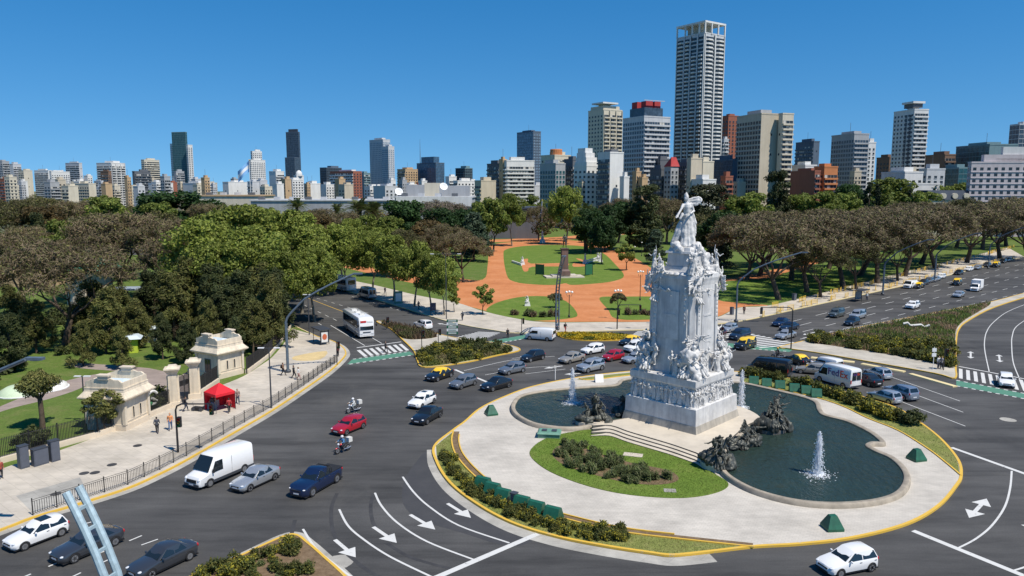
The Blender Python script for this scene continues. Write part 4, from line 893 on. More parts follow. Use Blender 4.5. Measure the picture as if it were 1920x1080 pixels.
def boxvan(name, label, cat, body_m, L, W, H, hood, group=None, windows=(), r=.35, wsx=None, lower=None, nose=.95, roof_r=.22):
    """van: a rounded tall box with sloped windscreen; windows = [(x0,x1)] on both sides"""
    t = thing(name, label, cat, (0,0,0), 0, group); x0, x1 = -L/2, L/2; xb = x1-hood; xw = xb-(wsx or .75); b = MB(); P = []; hw = W/2
    st = [(x0,.93,.36,H-.28),(x0+.06,1,.3,H-.08),(x0+.3,1,.28,H),(x0+L*.4,1,.28,H+.02),(xw,1,.28,H-.04),(xw+.16,.99,.28,H-.14),(xb,.98,.28,nose+.22),(xb+.12,.97,.28,nose+.1),(x1-.22,.94,.28,nose-.06),(x1-.05,.86,.32,nose-.28),(x1,.78,.38,.62)]
    for x, k, zb, zt in st:
        w_ = hw*k; zm = min(1.15, zt-.1); tp = .86 if zt > 1.4 else .93
        sec = [(0,zb),(w_*.95,zb),(w_,zb+.12),(w_,zm),(w_*(.5+.5*tp)*1.0,max(zm,zt-roof_r)),(w_*tp*.95,zt-.05),(w_*tp*.72,zt),(0,zt+.02)]
        P += [(x,y,z) for y,z in sec]+[(x,-y,z) for y,z in sec[1:-1][::-1]]
    n = 14; F = []
    for i in range(len(st)-1):
        for k in range(n): F.append((i*n+k,(i+1)*n+k,(i+1)*n+(k+1)%n,i*n+(k+1)%n))
    F += [tuple(range(n)), tuple((len(st)-1)*n+k for k in range(n-1,-1,-1))]; b.add(P, F); o = b.build('body', body_m, t, True, 36)
    yb = hw*.97; yt = hw*.82
    quadpane('windscreen', [(xb+.02,-yb*.9,nose+.22),(xb+.02,yb*.9,nose+.22),(xw+.17,yt*.9,H-.17),(xw+.17,-yt*.9,H-.17)], t, .07)
    quadpane('rear_window', lerpq([(x0-.01,hw*.85,1.15),(x0-.01,-hw*.85,1.15),(x0-.0,-hw*.74,H-.3),(x0-.0,hw*.74,H-.3)],.05,.46,.05,.9), t, .05); quadpane('rear_window', lerpq([(x0-.01,hw*.85,1.15),(x0-.01,-hw*.85,1.15),(x0-.0,-hw*.74,H-.3),(x0-.0,hw*.74,H-.3)],.54,.95,.05,.9), t, .05)
    zt = min(H-.42, 2.05); kz = lambda z: hw*(1 if z < 1.15 else 1-.07*(z-1.15)/(H-roof_r-1.15))+.012
    for s in (1, -1):
        for (a, c) in [(xw-.55, xb-.28)]+list(windows):
            z0 = 1.18; top = c-(.42 if c > xw else 0); q = [(a,s*kz(z0),z0),(c,s*kz(z0),z0),(top,s*kz(zt),zt),(a,s*kz(zt),zt)]
            if s > 0: q = [q[1],q[0],q[3],q[2]]
            quadpane('side_window', q, t, .014)
        b = MB(); b.ball((x1-.2, s*hw*.76, .86), .2, 10, 0, (1,.7,.75)); b.build('headlight', M['lamp_glass'], t, True)
        b = MB(); b.box(x0-.015,x0+.06,s*hw*.9-.07,s*hw*.9+.07,.8,1.25); b.build('tail_light', M['tail_red'], t)
        b = MB(); b.box(xb-.42,xb-.3,s*(hw+.03),s*(hw+.2),1.2,1.5); b.build('mirror', M['black'], t)
        if lower: b = MB(); b.box(x0+.02,x1-.5,s*hw-.02,s*hw+.015,.32,.55); b.build('side_moulding', lower, t)
        b = MB(); b.box(-L*.08-.006,-L*.08+.006,s*hw-.01,s*hw+.006,.5,H-.5); b.build('door_gap', M['dark_grey'], t)
    b = MB(); b.box(x1-.14,x1+.02,-hw*.55,hw*.55,.58,.86); b.build('grille', M['black'], t)
    b = MB(); b.box(x1-.12,x1+.05,-hw*.82,hw*.82,.3,.52); b.build('bumper', M['dark_grey'] if lower else body_m, t)
    b = MB(); b.box(x1+.02,x1+.06,-.26,.26,.4,.52); b.build('number_plate', M['plate'], t)
    b = MB(); b.box(x0-.06,x0+.1,-hw*.93,hw*.93,.32,.52); b.build('rear_bumper', M['dark_grey'], t)
    add_wheels(t, L, W, (.19,.82), r, .22); return t
PAINT = dict(white=carpaint((.74,.74,.73),0), silver=carpaint((.46,.48,.5),.6), grey=carpaint((.2,.215,.235),.5), dgrey=carpaint((.05,.055,.065),.4), black=carpaint((.012,.013,.016),.2), red=carpaint((.42,.012,.025),.25), navy=carpaint((.012,.025,.075),.4), beige=carpaint((.36,.33,.28),.4),
             maroon=carpaint((.09,.02,.025),.3), blue=carpaint((.02,.035,.07),.4), greenish=carpaint((.1,.12,.12),.4), yellow=carpaint((.85,.55,.02),0), bluegrey=carpaint((.25,.29,.35),.5))
def seat_vehicle(t, F, Rr, W=1.75):
    """stand a vehicle on the road from where its near front and rear wheels touch it"""
    f, r = G(*F), G(*Rr); d = (f-r).normalized(); n = V(-d.y, d.x, 0)
    m = (f+r)*.5
    if n.dot(V(m.x, m.y, 0)) < 0: n = -n
    c = m+n*(W/2-.1); t.location = (c.x, c.y, .01); t.rotation_euler = (0,0,math.atan2(d.y,d.x)); return t
JQ = 'cars at the junction'
TRAFFIC = [
 ('hatch','white',(44,1033),(116,1005),'white hatchback with a dark glass roof at the lower left edge',('glassroof',)),
 ('coupe','dgrey',(141,1055),(214,1024),'dark grey car partly hidden behind the pale lattice lamp arm',()),
 ('sedan','dgrey',(285,1084),(354,1051),'dark grey sedan cut by the bottom edge, right of the lattice arm',()),
 ('sedan','silver',(470,921),(513,901),'silver sedan between the big white van and the navy pickup',()),
 ('pickup','navy',(586,931),(631,905),'navy blue pickup with black bed cover in the middle of the road',()),
 ('hatch','red',(650,816),(679,804),'red hatchback between the two motorbikes',()),
 ('hatch','white',(790,767),(813,756),'white hatchback with sunroof just behind the black sedan left of the island',('hatchroof',)),
 ('sedan','black',(801,796),(824,783),'black sedan nearest the left tip of the monument island',()),
 ('sedan','taxi',(819,716),(846,707),'black and yellow taxi next to the shrub island on the left',('taxi',)),
 ('hatch','grey',(862,731),(891,722),'grey hatchback between the left taxi and a black sedan',()),
 ('sedan','black',(925,734),(952,727),'black sedan hugging the upper left edge of the monument island',()),
 ('hatch','grey',(952,704),(981,698),'grey hatchback behind the black sedan, left of the queue',()),
 ('hatch','black',(992,680),(1019,674),'black hatchback alone on the road above the western pool',()),
 ('sedan','beige',(1067,683),(1092,677),'beige sedan in the queue left of the red car',()),
 ('hatch','white',(1104,666),(1131,661),'white hatchback behind the beige sedan in the queue',()),
 ('suv','silver',(1101,700),(1129,694),'silver suv nearest the pool at the front of the queue',('rack',)),
 ('mini','red',(1144,679),(1168,674),'small rounded red car in the queue left of the monument',()),
 ('mpv','white',(1184,663),(1216,657),'white minivan between the red car and the monument',()),
 ('sedan','silver',(1184,683),(1213,678),'silver sedan just left of the monument shaft',()),
 ('sedan','taxi',(1176,650),(1203,644),'black and yellow taxi beside the yellow flower island',('taxi',)),
 ('suv','white',(777,614),(795,619),'white suv driving away beside the reed bed on the left avenue',()),
 ('hatch','maroon',(1341,635),(1359,631),'dark maroon car half hidden behind the monument shaft on its right',()),
 ('hatch','silver',(1365,625),(1383,620),'silver car at the kerb under the right hand lamp post',()),
 ('mpv','blue',(1381,640),(1408,634),'dark blue minivan on the crossing right of the monument',()),
 ('mpv','taxi',(1394,658),(1417,652),'black and yellow tall taxi right of the monument past the crossing',('taxi',)),
 ('sedan','navy',(1462,614),(1481,609),'navy car nearest the kerb at the right avenue stop line',()),
 ('sedan','blue',(1476,622),(1498,617),'dark blue car between the navy car and the silver sedan at the stop line',()),
 ('sedan','silver',(1470,638),(1491,633),'silver sedan waiting first at the right avenue crossing',()),
 ('mpv','greenish',(1568,597),(1583,593),'grey green minivan ahead of the black car on the right avenue',()),
 ('mpv','silver',(1608,600),(1623,596),'silver minivan between a grey green one and a black car',()),
 ('hatch','black',(1596,613),(1613,608),'black hatchback beside the planted median on the right avenue',()),
 ('suv','white',(1712,581),(1725,577),'white suv with dark roof alone in the middle of the right avenue',('glassroof',)),
 ('sedan','silver',(1800,559),(1808,556),'silver car in front of the white box truck',()),
 ('mpv','taxi',(1796,537),(1805,533),'black and yellow taxi moving beside the parked row, far right',('taxi',)),
 ('sedan','taxi',(1477,679),(1497,686),'black and yellow taxi behind the black van, partly hidden',('taxi',)),
 ('hatch','beige',(1504,701),(1535,704),'small grey brown car squeezed beside the white courier van',()),
 ('sedan','black',(1600,716),(1628,725),'black sedan just right of the courier van',()),
 ('hatch','silver',(1622,703),(1651,713),'silver hatchback beyond the black sedan by the lane separators',()),
 ('hatch','silver',(1634,749),(1664,758),'old silver hatchback beside the flowering verge at the right',()),
 ('suv','bluegrey',(1663,741),(1693,751),'blue grey suv overlapping the old silver hatchback',()),
 ('hatch','white',(1576,1083),(1630,1072),'white hatchback at the bottom edge below the island',()),
]
for kind, c, F, Rr, lab, ex in TRAFFIC:
    bm_, rm_ = (PAINT['black'], PAINT['yellow']) if c == 'taxi' else (PAINT[c], None)
    seat_vehicle(make_car(kind, bm_, rm_, lab, JQ if c != 'taxi' else 'black and yellow taxis', ex), F, Rr, CARS[kind]['W'])
t = make_car('hatch', PAINT['white'], None, 'white hatchback crossing the green cycle lane at the far right', JQ); c_, f_ = G(1886,722), G(1889,732); t.location = (c_.x,c_.y,.01); t.rotation_euler = (0,0,math.atan2((f_-c_).y,(f_-c_).x))
# parked row along the right avenue
PK = [((1722,540),'sedan','taxi','parked taxi behind the white pickup'),((1731,534),'hatch','dgrey','dark grey car parked just behind the parked taxi'),((1741,530),'hatch','grey','grey car parked between a dark grey one and a silver one'),((1753,527),'sedan','silver','silver car parked second from the gap in the row'),((1764,522),'hatch','white','white hatchback parked last before the gap under the tree'),((1797,515),'hatch','black','black car parked alone in the shade of the leaning tree'),((1816,508),'sedan','white','white sedan parked in the far part of the row'),((1832,505),'hatch','silver','silver car parked behind the far white sedan'),((1850,500),'hatch','dgrey','dark car parked left of the far taxi'),((1867,501),'mpv','taxi','taxi standing out from the far end of the parked row'),((1880,493),'hatch','black','black car parked near the right edge'),((1889,490),'hatch','silver','last silver car of the parked row at the right edge')]
for (x, y), kind, c, lab in PK:
    t = make_car(kind, PAINT['black'] if c == 'taxi' else PAINT[c], PAINT['yellow'] if c == 'taxi' else None, lab, 'cars parked along the right avenue', ('taxi',) if c == 'taxi' else ()); g_ = G(x, y); t.location = (g_.x,g_.y,.01); t.rotation_euler = (0,0,math.atan2(-AV_R.y,-AV_R.x))
# vans
WH = PAINT['white']
seat_vehicle(boxvan('delivery_van', 'large white panel van with grey side mouldings beside the left pavement', 'van', WH, 5.9, 2.05, 2.55, 1.0, None, (), .36, .9, M['dark_grey'], 1.1), (397,912), (455,887), 2.05)
fx = seat_vehicle(boxvan('courier_van', 'white courier van with purple and orange lettering in the right lanes', 'van', WH, 5.9, 2.0, 2.65, .75, None, (), .35, .9, None, 1.15), (1529,713), (1591,731), 2.0)
pm, om = plain('print_purple', (.085,.02,.2), .5), plain('print_orange', (.75,.06,.01), .5)
for s, rz_ in ((1, math.pi), (-1, 0)):
    # two coloured halves of the name
    lettering('Fed', 1.25, fx, (-1.2 if s < 0 else -.25, s*1.005, 1.72), (math.pi/2, 0, rz_), pm, 'lettering'); lettering('Ex', 1.25, fx, (.42 if s < 0 else -1.87, s*1.005, 1.72), (math.pi/2, 0, rz_), om, 'lettering')
lettering('Fed', .42, fx, (-2.99, .3, 1.95), (math.pi/2, 0, -math.pi/2), pm, 'lettering'); lettering('Ex', .42, fx, (-2.99, -.3, 1.95), (math.pi/2, 0, -math.pi/2), om, 'lettering')
seat_vehicle(boxvan('minibus', 'black passenger van behind the monument on the right', 'van', PAINT['black'], 5.7, 2.0, 2.4, .75, None, ((-2.5,-1.4),(-1.3,-.1),(0,1.0)), .35, .8, None, 1.15), (1408,700), (1466,709), 2.0)
seat_vehicle(boxvan('small_van', 'small white van partly hidden behind the courier van', 'van', WH, 4.2, 1.75, 1.85, .9, None, ((-.4,.3),), .31, .55, None, .95), (1523,690), (1562,699), 1.75)
seat_vehicle(boxvan('passenger_van', 'white older van turning left by the yellow flower island', 'van', WH, 4.9, 1.85, 2.05, .6, None, ((.15,.95),), .32, .55, None, 1.05), (991,637), (1029,640), 1.85)
seat_vehicle(boxvan('minibus', 'silver minibus parked under the plane trees on the left avenue', 'minibus', PAINT['silver'], 6.4, 2.0, 2.65, .8, None, ((-3.0,-1.9),(-1.8,-.7),(-.6,.7)), .36, .8, None, 1.15), (672,556), (692,562.5), 2.0)
t = boxvan('box_truck', 'small white box truck on the right avenue', 'truck', WH, 5.2, 1.9, 1.95, .7, None, (), .34, .6, None, 1.0); b = MB(); b.box(-2.6,.75,-1.02,1.02,.75,2.75); b.build('cargo_box', M['white'], t); seat_vehicle(t, (1833,548), (1842,544), 1.9)
t = boxvan('pickup_van', 'white pickup van parked first in the row at the right kerb', 'van', WH, 5.0, 1.9, 2.0, .9, None, (), .34, .6, None, 1.0); g_ = G(1706,540); t.location = (g_.x,g_.y,.01); t.rotation_euler = (0,0,math.atan2(-AV_R.y,-AV_R.x))
def bus(label, F, Rr, L, body_m, sign=True, stripe=None):
    t = thing('bus', label, 'bus'); W, H = 2.5, 3.35; b = MB(); hw = W/2; P = []
    st = [(-L/2,.92,.5,H-.35),(-L/2+.1,1,.38,H-.08),(-L/2+.5,1,.36,H),(0,1,.36,H),(L/2-.7,1,.36,H),(L/2-.3,.99,.36,H-.12),(L/2-.08,.96,.36,H-.5),(L/2,.92,.4,1.5),(L/2-.02,.9,.45,.8)]
    for x, k, zb, zt in st:
        w_ = hw*k; P += [(x,y,z) for y,z in [(0,zb),(w_*.96,zb),(w_,zb+.1),(w_,min(1.3,zt-.3)),(w_*.98,zt-.22),(w_*.9,zt-.05),(w_*.7,zt),(0,zt+.03)]]+[(x,-y,z) for y,z in [(w_*.7,zt),(w_*.9,zt-.05),(w_*.98,zt-.22),(w_,min(1.3,zt-.3)),(w_,zb+.1),(w_*.96,zb)]]
    n = 14; F_ = []
    for i in range(len(st)-1):
        for k in range(n): F_.append((i*n+k,(i+1)*n+k,(i+1)*n+(k+1)%n,i*n+(k+1)%n))
    F_ += [tuple(range(n)), tuple((len(st)-1)*n+k for k in range(n-1,-1,-1))]; b.add(P, F_); b.build('body', body_m, t, True, 36)
    nw = 7
    for s in (1, -1):
        for i in range(nw):
            a = -L/2+.5+i*(L-1.6)/nw; c = a+(L-1.6)/nw-.08; q = [(a,s*hw*1.0,1.55),(c,s*hw*1.0,1.55),(c,s*hw*.985,2.75),(a,s*hw*.985,2.75)]
            quadpane('side_window', q if s < 0 else [q[1],q[0],q[3],q[2]], t, .02)
        b = MB(); b.box(L/2-.1,L/2+.02,s*hw*.72-.2,s*hw*.72+.2,.75,.95); b.build('headlight', M['lamp_glass'], t)
        b = MB(); b.tube([(L/2-.3,s*hw*.95,2.8),(L/2+.25,s*(hw+.2),2.75),(L/2+.3,s*(hw+.22),2.2)], .05, 6); b.ball((L/2+.3,s*(hw+.22),2.2), .2, 8, 0, (.5,.8,1.3)); b.build('mirror', M['black'], t)
    quadpane('windscreen', [(L/2+.0,-hw*.86,1.4),(L/2+.0,hw*.86,1.4),(L/2-.2,hw*.84,2.95),(L/2-.2,-hw*.84,2.95)], t, .045)
    quadpane('rear_window', [(-L/2-.01,hw*.7,1.7),(-L/2-.01,-hw*.7,1.7),(-L/2,-hw*.7,2.7),(-L/2,hw*.7,2.7)], t, .04)
    b = MB(); b.box(L/2-.12,L/2-.02,-hw*.8,-hw*.05,2.55,2.85); b.build('route_sign', plain('sign_red',(.5,.03,.03),.4), t, loc=(.0,0,0))
    b = MB(); b.box(L/2-.12,L/2-.02,hw*.05,hw*.8,2.55,2.85); b.build('route_sign', M['white'], t)
    b = MB(); b.box(L/2-.1,L/2+.03,-hw*.5,hw*.5,.95,1.1); b.build('grille', M['dark_grey'], t)
    for x in (-2.6,-.2,2.4): b = MB(); b.box(x-.45,x+.45,-.4,.4,H-.05,H+.16); b.build('roof_hatch', M['offwhite'], t)
    if stripe:
        for s in (1, -1): b = MB(); b.box(-L/2+.1,L/2-.2,s*hw-.02,s*hw+.012,.6,1.3); b.build('side_stripe', stripe, t)
    add_wheels(t, L, W, (.24,.78), .5, .3); t.scale = (1.1,1.06,1.08); return seat_vehicle(t, F, Rr, W)
bus('white coach coming down the left avenue toward the crossing', (678,638), (643,613), 10.8, WH)
bus('blue and white coach parked far under the plane trees on the left avenue', (618,541), (645,547), 10.5, WH, True, PAINT['bluegrey'])
# ------------------------------------------------------------------ trees and planting
def quads_mesh(name, C, U, W_, tint, mat):
    """one small face per leaf: centre C, half axes U and W_ (n x 3), tint n x 3"""
    n = len(C); v = np.stack([C-U-W_, C+U-W_*.6, C+U*1.05+W_, C-U*.7+W_], 1).reshape(-1,3)
    me = bpy.data.meshes.new(name); me.vertices.add(n*4); me.vertices.foreach_set('co', v.ravel().astype(np.float32)); me.loops.add(n*4); me.loops.foreach_set('vertex_index', np.arange(n*4, dtype=np.int32))
    me.polygons.add(n); me.polygons.foreach_set('loop_start', np.arange(0, n*4, 4, dtype=np.int32))
    at = me.attributes.new('tint', 'FLOAT_COLOR', 'FACE'); at.data.foreach_set('color', np.concatenate([tint, np.ones((n,1))], 1).ravel().astype(np.float32))
    me.materials.append(mat); me.update(calc_edges=True); return me
def unit(a): return a/np.maximum(np.linalg.norm(a, axis=1, keepdims=True), 1e-6)
def cloud(clumps, per, size, cols, seed, aspect=.6, outward=.7, up=.3, droop=0, shell=.55):
    """leaves spread over the clumps: clumps = [(x,y,z, rx,ry,rz)]"""
    r = np.random.default_rng(seed); K = np.array(clumps); idx = np.repeat(np.arange(len(K)), per); n = len(idx)
    dr = unit(r.normal(size=(n,3))); rad = shell+(1-shell)*r.random((n,1))**.6; C = K[idx,:3]+dr*rad*K[idx,3:6]
    nr = unit(dr*outward+r.normal(size=(n,3))*.55+np.array([0,0,up])); t = unit(np.cross(nr, r.normal(size=(n,3)))); 
    if droop: t = unit(t*(1-droop)+np.array([0,0,-droop])*1.0+r.normal(size=(n,3))*.18)
    s = size*r.uniform(.6,1.35,(n,1)); U = t*s; W_ = unit(np.cross(nr, t)+1e-6)*s*aspect
    cols = np.array(cols); ci = r.integers(0, len(cols), n); cl = r.uniform(.82,1.18,(len(K),1))[idx]; tint = cols[ci]*r.uniform(.75,1.25,(n,1))*cl
    return C, U, W_, tint
def grow(b, p, d, L, r, depth, rg, spread, tips, up=.25, kids=(2,3), bend=.25, n=7, shrink=.72):
    pts = [p]; rs = [r]; q = p.copy(); dd = d.normalized()
    for i in range(3):
        dd = (dd+V(rg.uniform(-bend,bend), rg.uniform(-bend,bend), rg.uniform(-bend*.4,bend*.6))).normalized(); q = q+dd*L/3; pts.append(q.copy()); rs.append(r*(1-.13*(i+1)))
    b.tube(pts, rs, n if depth > 1 else 4, caps=False)
    if depth == 1: tips.append(q.copy())
    if depth == 0: tips.append(q); return
    k = rg.randint(*kids); a0 = rg.uniform(0,6.28)
    for i in range(k):
        a = a0+2*math.pi*i/k+rg.uniform(-.4,.4); side = dd.orthogonal().normalized(); side.rotate(Matrix.Rotation(a, 3, dd)); nd = (dd*(1-spread)+side*spread+V(0,0,up)).normalized()
        grow(b, q, nd, L*shrink*rg.uniform(.85,1.15), rs[-1]*.68, depth-1, rg, spread, tips, up, kids, bend, n, shrink)
TREES = {}
GREEN = [(.165,.205,.034),(.2,.24,.04),(.135,.175,.03),(.235,.265,.06)]; OLIVE = [(.075,.085,.02),(.1,.105,.026),(.058,.066,.017),(.13,.12,.035)]; DARK = [(.036,.05,.014),(.046,.06,.018),(.026,.038,.012),(.065,.072,.022)]
BROWN = [(.135,.1,.06),(.165,.122,.074),(.105,.08,.048),(.13,.118,.05),(.2,.155,.095)]; PALE = [(.17,.14,.11),(.14,.115,.09),(.12,.1,.075)]; LIME = [(.15,.19,.035),(.18,.21,.045),(.11,.155,.03)]; DEEP = [(.03,.065,.018),(.038,.08,.02),(.025,.052,.015)]
RUST = [(.13,.085,.03),(.11,.08,.03),(.09,.07,.03)]
def reg(kind, trunk, crown, H0, mat=None): TREES.setdefault(kind, []).append((trunk, crown, H0))
def tk(b, m='bark'): return b.mesh('trunk', M[m], True, 60)
def mk_broad(kind, cols, seed, H0=17., R0=5.8, n=70, per=150, size=.24, bark='pale_bark', zc=.62, flat=.52, gap=0.0):
    rg = random.Random(seed); b = MB(); tips = []; grow(b, V(0,0,-.2), V(rg.uniform(-.1,.1),rg.uniform(-.1,.1),1), H0*.3, H0*.022, 3, rg, .5, tips, .35, (2,3), .16)
    cl = []
    for i in range(n):
        a = rg.uniform(0,6.28); u = rg.random()**.5; ph = rg.uniform(-.85,1); rr = R0*math.sqrt(max(.05,1-ph*ph*.8))*u*rg.uniform(.85,1.12); z = H0*(zc+flat*.5*ph*.92*(.55+.45*u)) if ph < 0 else H0*(zc+(1-zc)*ph*.86)
        s = R0*rg.uniform(.2,.34); cl.append((rr*math.cos(a), rr*math.sin(a), min(z, H0-s*.7), s, s, s*.75))
    reg(kind, tk(b, bark), quads_mesh('crown', *cloud(cl, per, size, cols, seed), M['leaf']), H0)
def mk_tipa(kind, cols, seed, H0=16., lean=.12, leafy=.3, dens=1., bark='bark'):
    """broad umbrella tree with bare limbs and a fuzz of twigs"""
    rg = random.Random(seed); b = MB(); tips = []; p = V(0,0,-.2); d_ = V(rg.uniform(-lean,lean), rg.uniform(-lean,lean), 1); b.tube([p, p+d_*H0*.13, p+d_*H0*.25], [H0*.034,H0*.026,H0*.024], 9, caps=False); f = p+d_*H0*.25
    for i in range(5):
        a = 2*math.pi*i/5+rg.uniform(-.4,.4); grow(b, f, V(math.cos(a)*.72, math.sin(a)*.72, .75), H0*.27, H0*.015, 3, rg, .42, tips, .16, (2,3), .22, 6, .7)
    cl = []
    for t in tips:
        s = H0*rg.uniform(.06,.095); z = min(t.z+s*.3, H0-s*.55)
        cl.append((t.x, t.y, max(z, H0*.42), s, s, s*.7))
    for i in range(40):
        a = rg.uniform(0,6.28); rr = H0*.52*rg.random()**.5; z = H0*(.94-.36*(rr/(H0*.52))**2)+rg.uniform(-.6,.2); s = H0*rg.uniform(.07,.1); cl.append((rr*math.cos(a), rr*math.sin(a), z-s*.4, s, s, s*.55))
    per = int(15500*dens/len(cl))+1
    A = cloud(cl, per, .3, cols, seed, .12, .25, .35, 0, .15); B = cloud(cl, int(per*leafy)+1, .15, OLIVE, seed+9, .6, .4, .3, 0, .4)
    reg(kind, tk(b, bark), quads_mesh('crown', *[np.concatenate(q) for q in zip(A, B)], M['twig']), H0)
def mk_plume(kind, cols, seed, H0=14., R0=3.6, n=66, per=170, size=.3):
    """ragged dark evergreen with upright plumes"""
    rg = random.Random(seed); b = MB(); b.tube([(0,0,-.2),(.1,0,H0*.4),(0,.1,H0*.9)], [H0*.02,H0*.014,H0*.004], 8, caps=False); cl = []
    for i in range(n):
        z = H0*(.12+.8*rg.random()); a = rg.uniform(0,6.28); rr = R0*(1.05-z/H0*.85)*rg.uniform(.35,1.1); s = rg.uniform(.6,1.15)
        b.tube([(0,0,z*.8),(rr*math.cos(a)*.6,rr*math.sin(a)*.6,z*.95),(rr*math.cos(a),rr*math.sin(a),z)], [.09,.05,.02], 4, caps=False); cl.append((rr*math.cos(a), rr*math.sin(a), z, s, s, s*1.25))
    reg(kind, tk(b), quads_mesh('crown', *cloud(cl, per, size, cols, seed, .16, .6, .6, .0, .3), M['twig']), H0)
def mk_column(kind, cols, seed, H0, R0, shape, n=60, per=120, size=.3, aspect=.35):
    rg = random.Random(seed); b = MB(); b.tube([(0,0,-.2),(0,0,H0*.5),(0,0,H0*.95)], [H0*.02,H0*.014,H0*.004], 8, caps=False); cl = []
    for i in range(n):
        t = rg.random(); rr = R0*shape(t)*rg.uniform(.3,1.); a = rg.uniform(0,6.28); s = R0*rg.uniform(.16,.28); cl.append((rr*math.cos(a), rr*math.sin(a), H0*(.1+.86*t), s*1.2, s*1.2, s*.7))
    reg(kind, tk(b), quads_mesh('crown', *cloud(cl, per, size, cols, seed, aspect, .6, .2, 0, .3), M['twig']), H0)
def mk_palm(seed):
    rg = random.Random(seed); b = MB(); H0 = 12.; b.tube([(0,0,-.2),(.1,0,4),(.05,.1,H0*.76)], [.5,.38,.36], 9, caps=False); Cs = []; Us = []; Ws = []; Ts = []
    for i in range(58):
        a = rg.uniform(0,6.28); el = rg.uniform(-.5,1.35); L = rg.uniform(2.6,3.5); d_ = V(math.cos(a)*math.cos(el), math.sin(a)*math.cos(el), math.sin(el)); p = V(.05,.1,H0*.76)
        for k in range(16):
            t = (k+1)/16; q = p+d_*L*t+V(0,0,-1.5*t*t); s = V(-math.sin(a), math.cos(a), 0)
            for sg in (-1, 1):
                u = (s*sg*.9+d_*.5+V(0,0,-.35)).normalized()*.3*(1.15-t*.6); Cs.append(q+u); Us.append(u); Ws.append(d_*.045); Ts.append([c*rg.uniform(.7,1.2) for c in ((.12,.145,.045) if el > -.1 else (.2,.15,.065))])
    reg('palm', tk(b), quads_mesh('crown', np.array(Cs), np.array(Us), np.array(Ws), np.array(Ts), M['leaf']), H0)
for i in range(4): mk_broad('plane', GREEN, 10+i, 17., 6.2, 74, 170, .22)
for i in range(4): mk_tipa('tipa', BROWN, 20+i, 16., .25, .22)
for i in range(2): mk_tipa('tipa_olive', [(.075,.07,.03),(.09,.08,.035),(.06,.055,.025),(.105,.085,.045)], 25+i, 16., .2, .6)
mk_tipa('pale_tipa', PALE, 28, 15., .1, .1)
for i in range(4): mk_plume('plume', OLIVE, 30+i, 14., 4.6, 70, 200, .3)
for i in range(2): mk_plume('plume_dark', DARK, 35+i, 14., 4.2, 64, 180, .32)
for i in range(2): mk_broad('evergreen', DEEP, 40+i, 12., 5.2, 60, 150, .24, 'bark', .58, .6)
for i in range(2): mk_broad('lime', LIME, 44+i, 13., 4.6, 60, 150, .24, 'bark', .58, .6)
for i in range(2): mk_broad('rust', RUST, 47+i, 13., 5., 60, 150, .24, 'bark', .6, .6)
mk_column('araucaria', DARK, 50, 20., 6.2, lambda t: (1-t*.55) if t > .2 else .8, 90, 130, .34); mk_column('araucaria', [(.04,.045,.018),(.05,.055,.022),(.03,.036,.015)], 51, 18., 6.8, lambda t: math.sqrt(max(.02,1-(t-.3)**2*1.7)), 90, 130, .34)
mk_column('cedar', [(.04,.065,.035),(.05,.075,.04),(.03,.05,.028)], 52, 14., 5.5, lambda t: 1.05-t, 70, 120, .3)
mk_column('cypress', [(.018,.03,.014),(.025,.038,.016)], 53, 14., 1.5, lambda t: math.sin(math.pi*min(1,t*.85+.15))**.6, 46, 110, .22)
mk_palm(60); mk_palm(61)
for i in range(2): mk_broad('young', LIME if i else GREEN, 70+i, 5.5, 1.75, 26, 80, .15, 'bark', .62, .6)
mk_broad('olive_small', [(.13,.135,.04),(.17,.165,.05),(.1,.11,.03)], 73, 5., 1.9, 30, 110, .11, 'bark', .6, .7)
mk_tipa('small_bare', BROWN, 75, 6., .1, .8, .35)
def tuft_tree(seed):
    rg = random.Random(seed); b = MB(); tips = []; H0 = 7.; b.tube([(0,0,-.2),(.05,0,1.6),(-.05,.05,3.4)], [.36,.3,.27], 9, caps=False)
    for i in range(6): a = i*1.05; grow(b, V(-.05,.05,3.3), V(math.cos(a)*.6,math.sin(a)*.6,.8), 1.6, .13, 1, rg, .5, tips, .3)
    cl = [(t.x,t.y,min(t.z,6.3),.75,.75,.55) for t in tips]+[(t.x*.7,t.y*.7,min(t.z+.4,6.5),.6,.6,.5) for t in tips]
    reg('tuft', tk(b), quads_mesh('crown', *cloud(cl, 190, .16, OLIVE, seed, .3, .6, .5, 0, .3), M['twig']), H0)
tuft_tree(80)
NM = dict(plane=('plane_tree','bright green plane tree'), tipa=('bare_tree','broad bare brown tree'), tipa_olive=('bare_tree','olive-flushed brown tree'), pale_tipa=('bare_tree','pale grey brown bare tree'), plume=('casuarina_tree','ragged olive green evergreen'), plume_dark=('casuarina_tree','ragged dark green evergreen'), evergreen=('evergreen_tree','round deep green tree'), lime=('leafy_tree','light yellow green tree'), rust=('leafy_tree','rust tinged tree'), araucaria=('araucaria_tree','tall very dark conifer'), cedar=('cedar_tree','layered blue green cedar'), cypress=('cypress_tree','narrow dark cypress'), palm=('palm_tree','palm tree with drooping fronds'), young=('young_tree','slender young tree'), small_bare=('small_tree','small twiggy tree'), olive_small=('small_tree','rounded olive tree'), tuft=('small_tree','thick-trunked tree with tufted crown'))
ORD = ['first','second','third','fourth','fifth','sixth','seventh','eighth','ninth','tenth','eleventh','twelfth','thirteenth','fourteenth','fifteenth','sixteenth','seventeenth','eighteenth','nineteenth','twentieth']
_tcount = {}
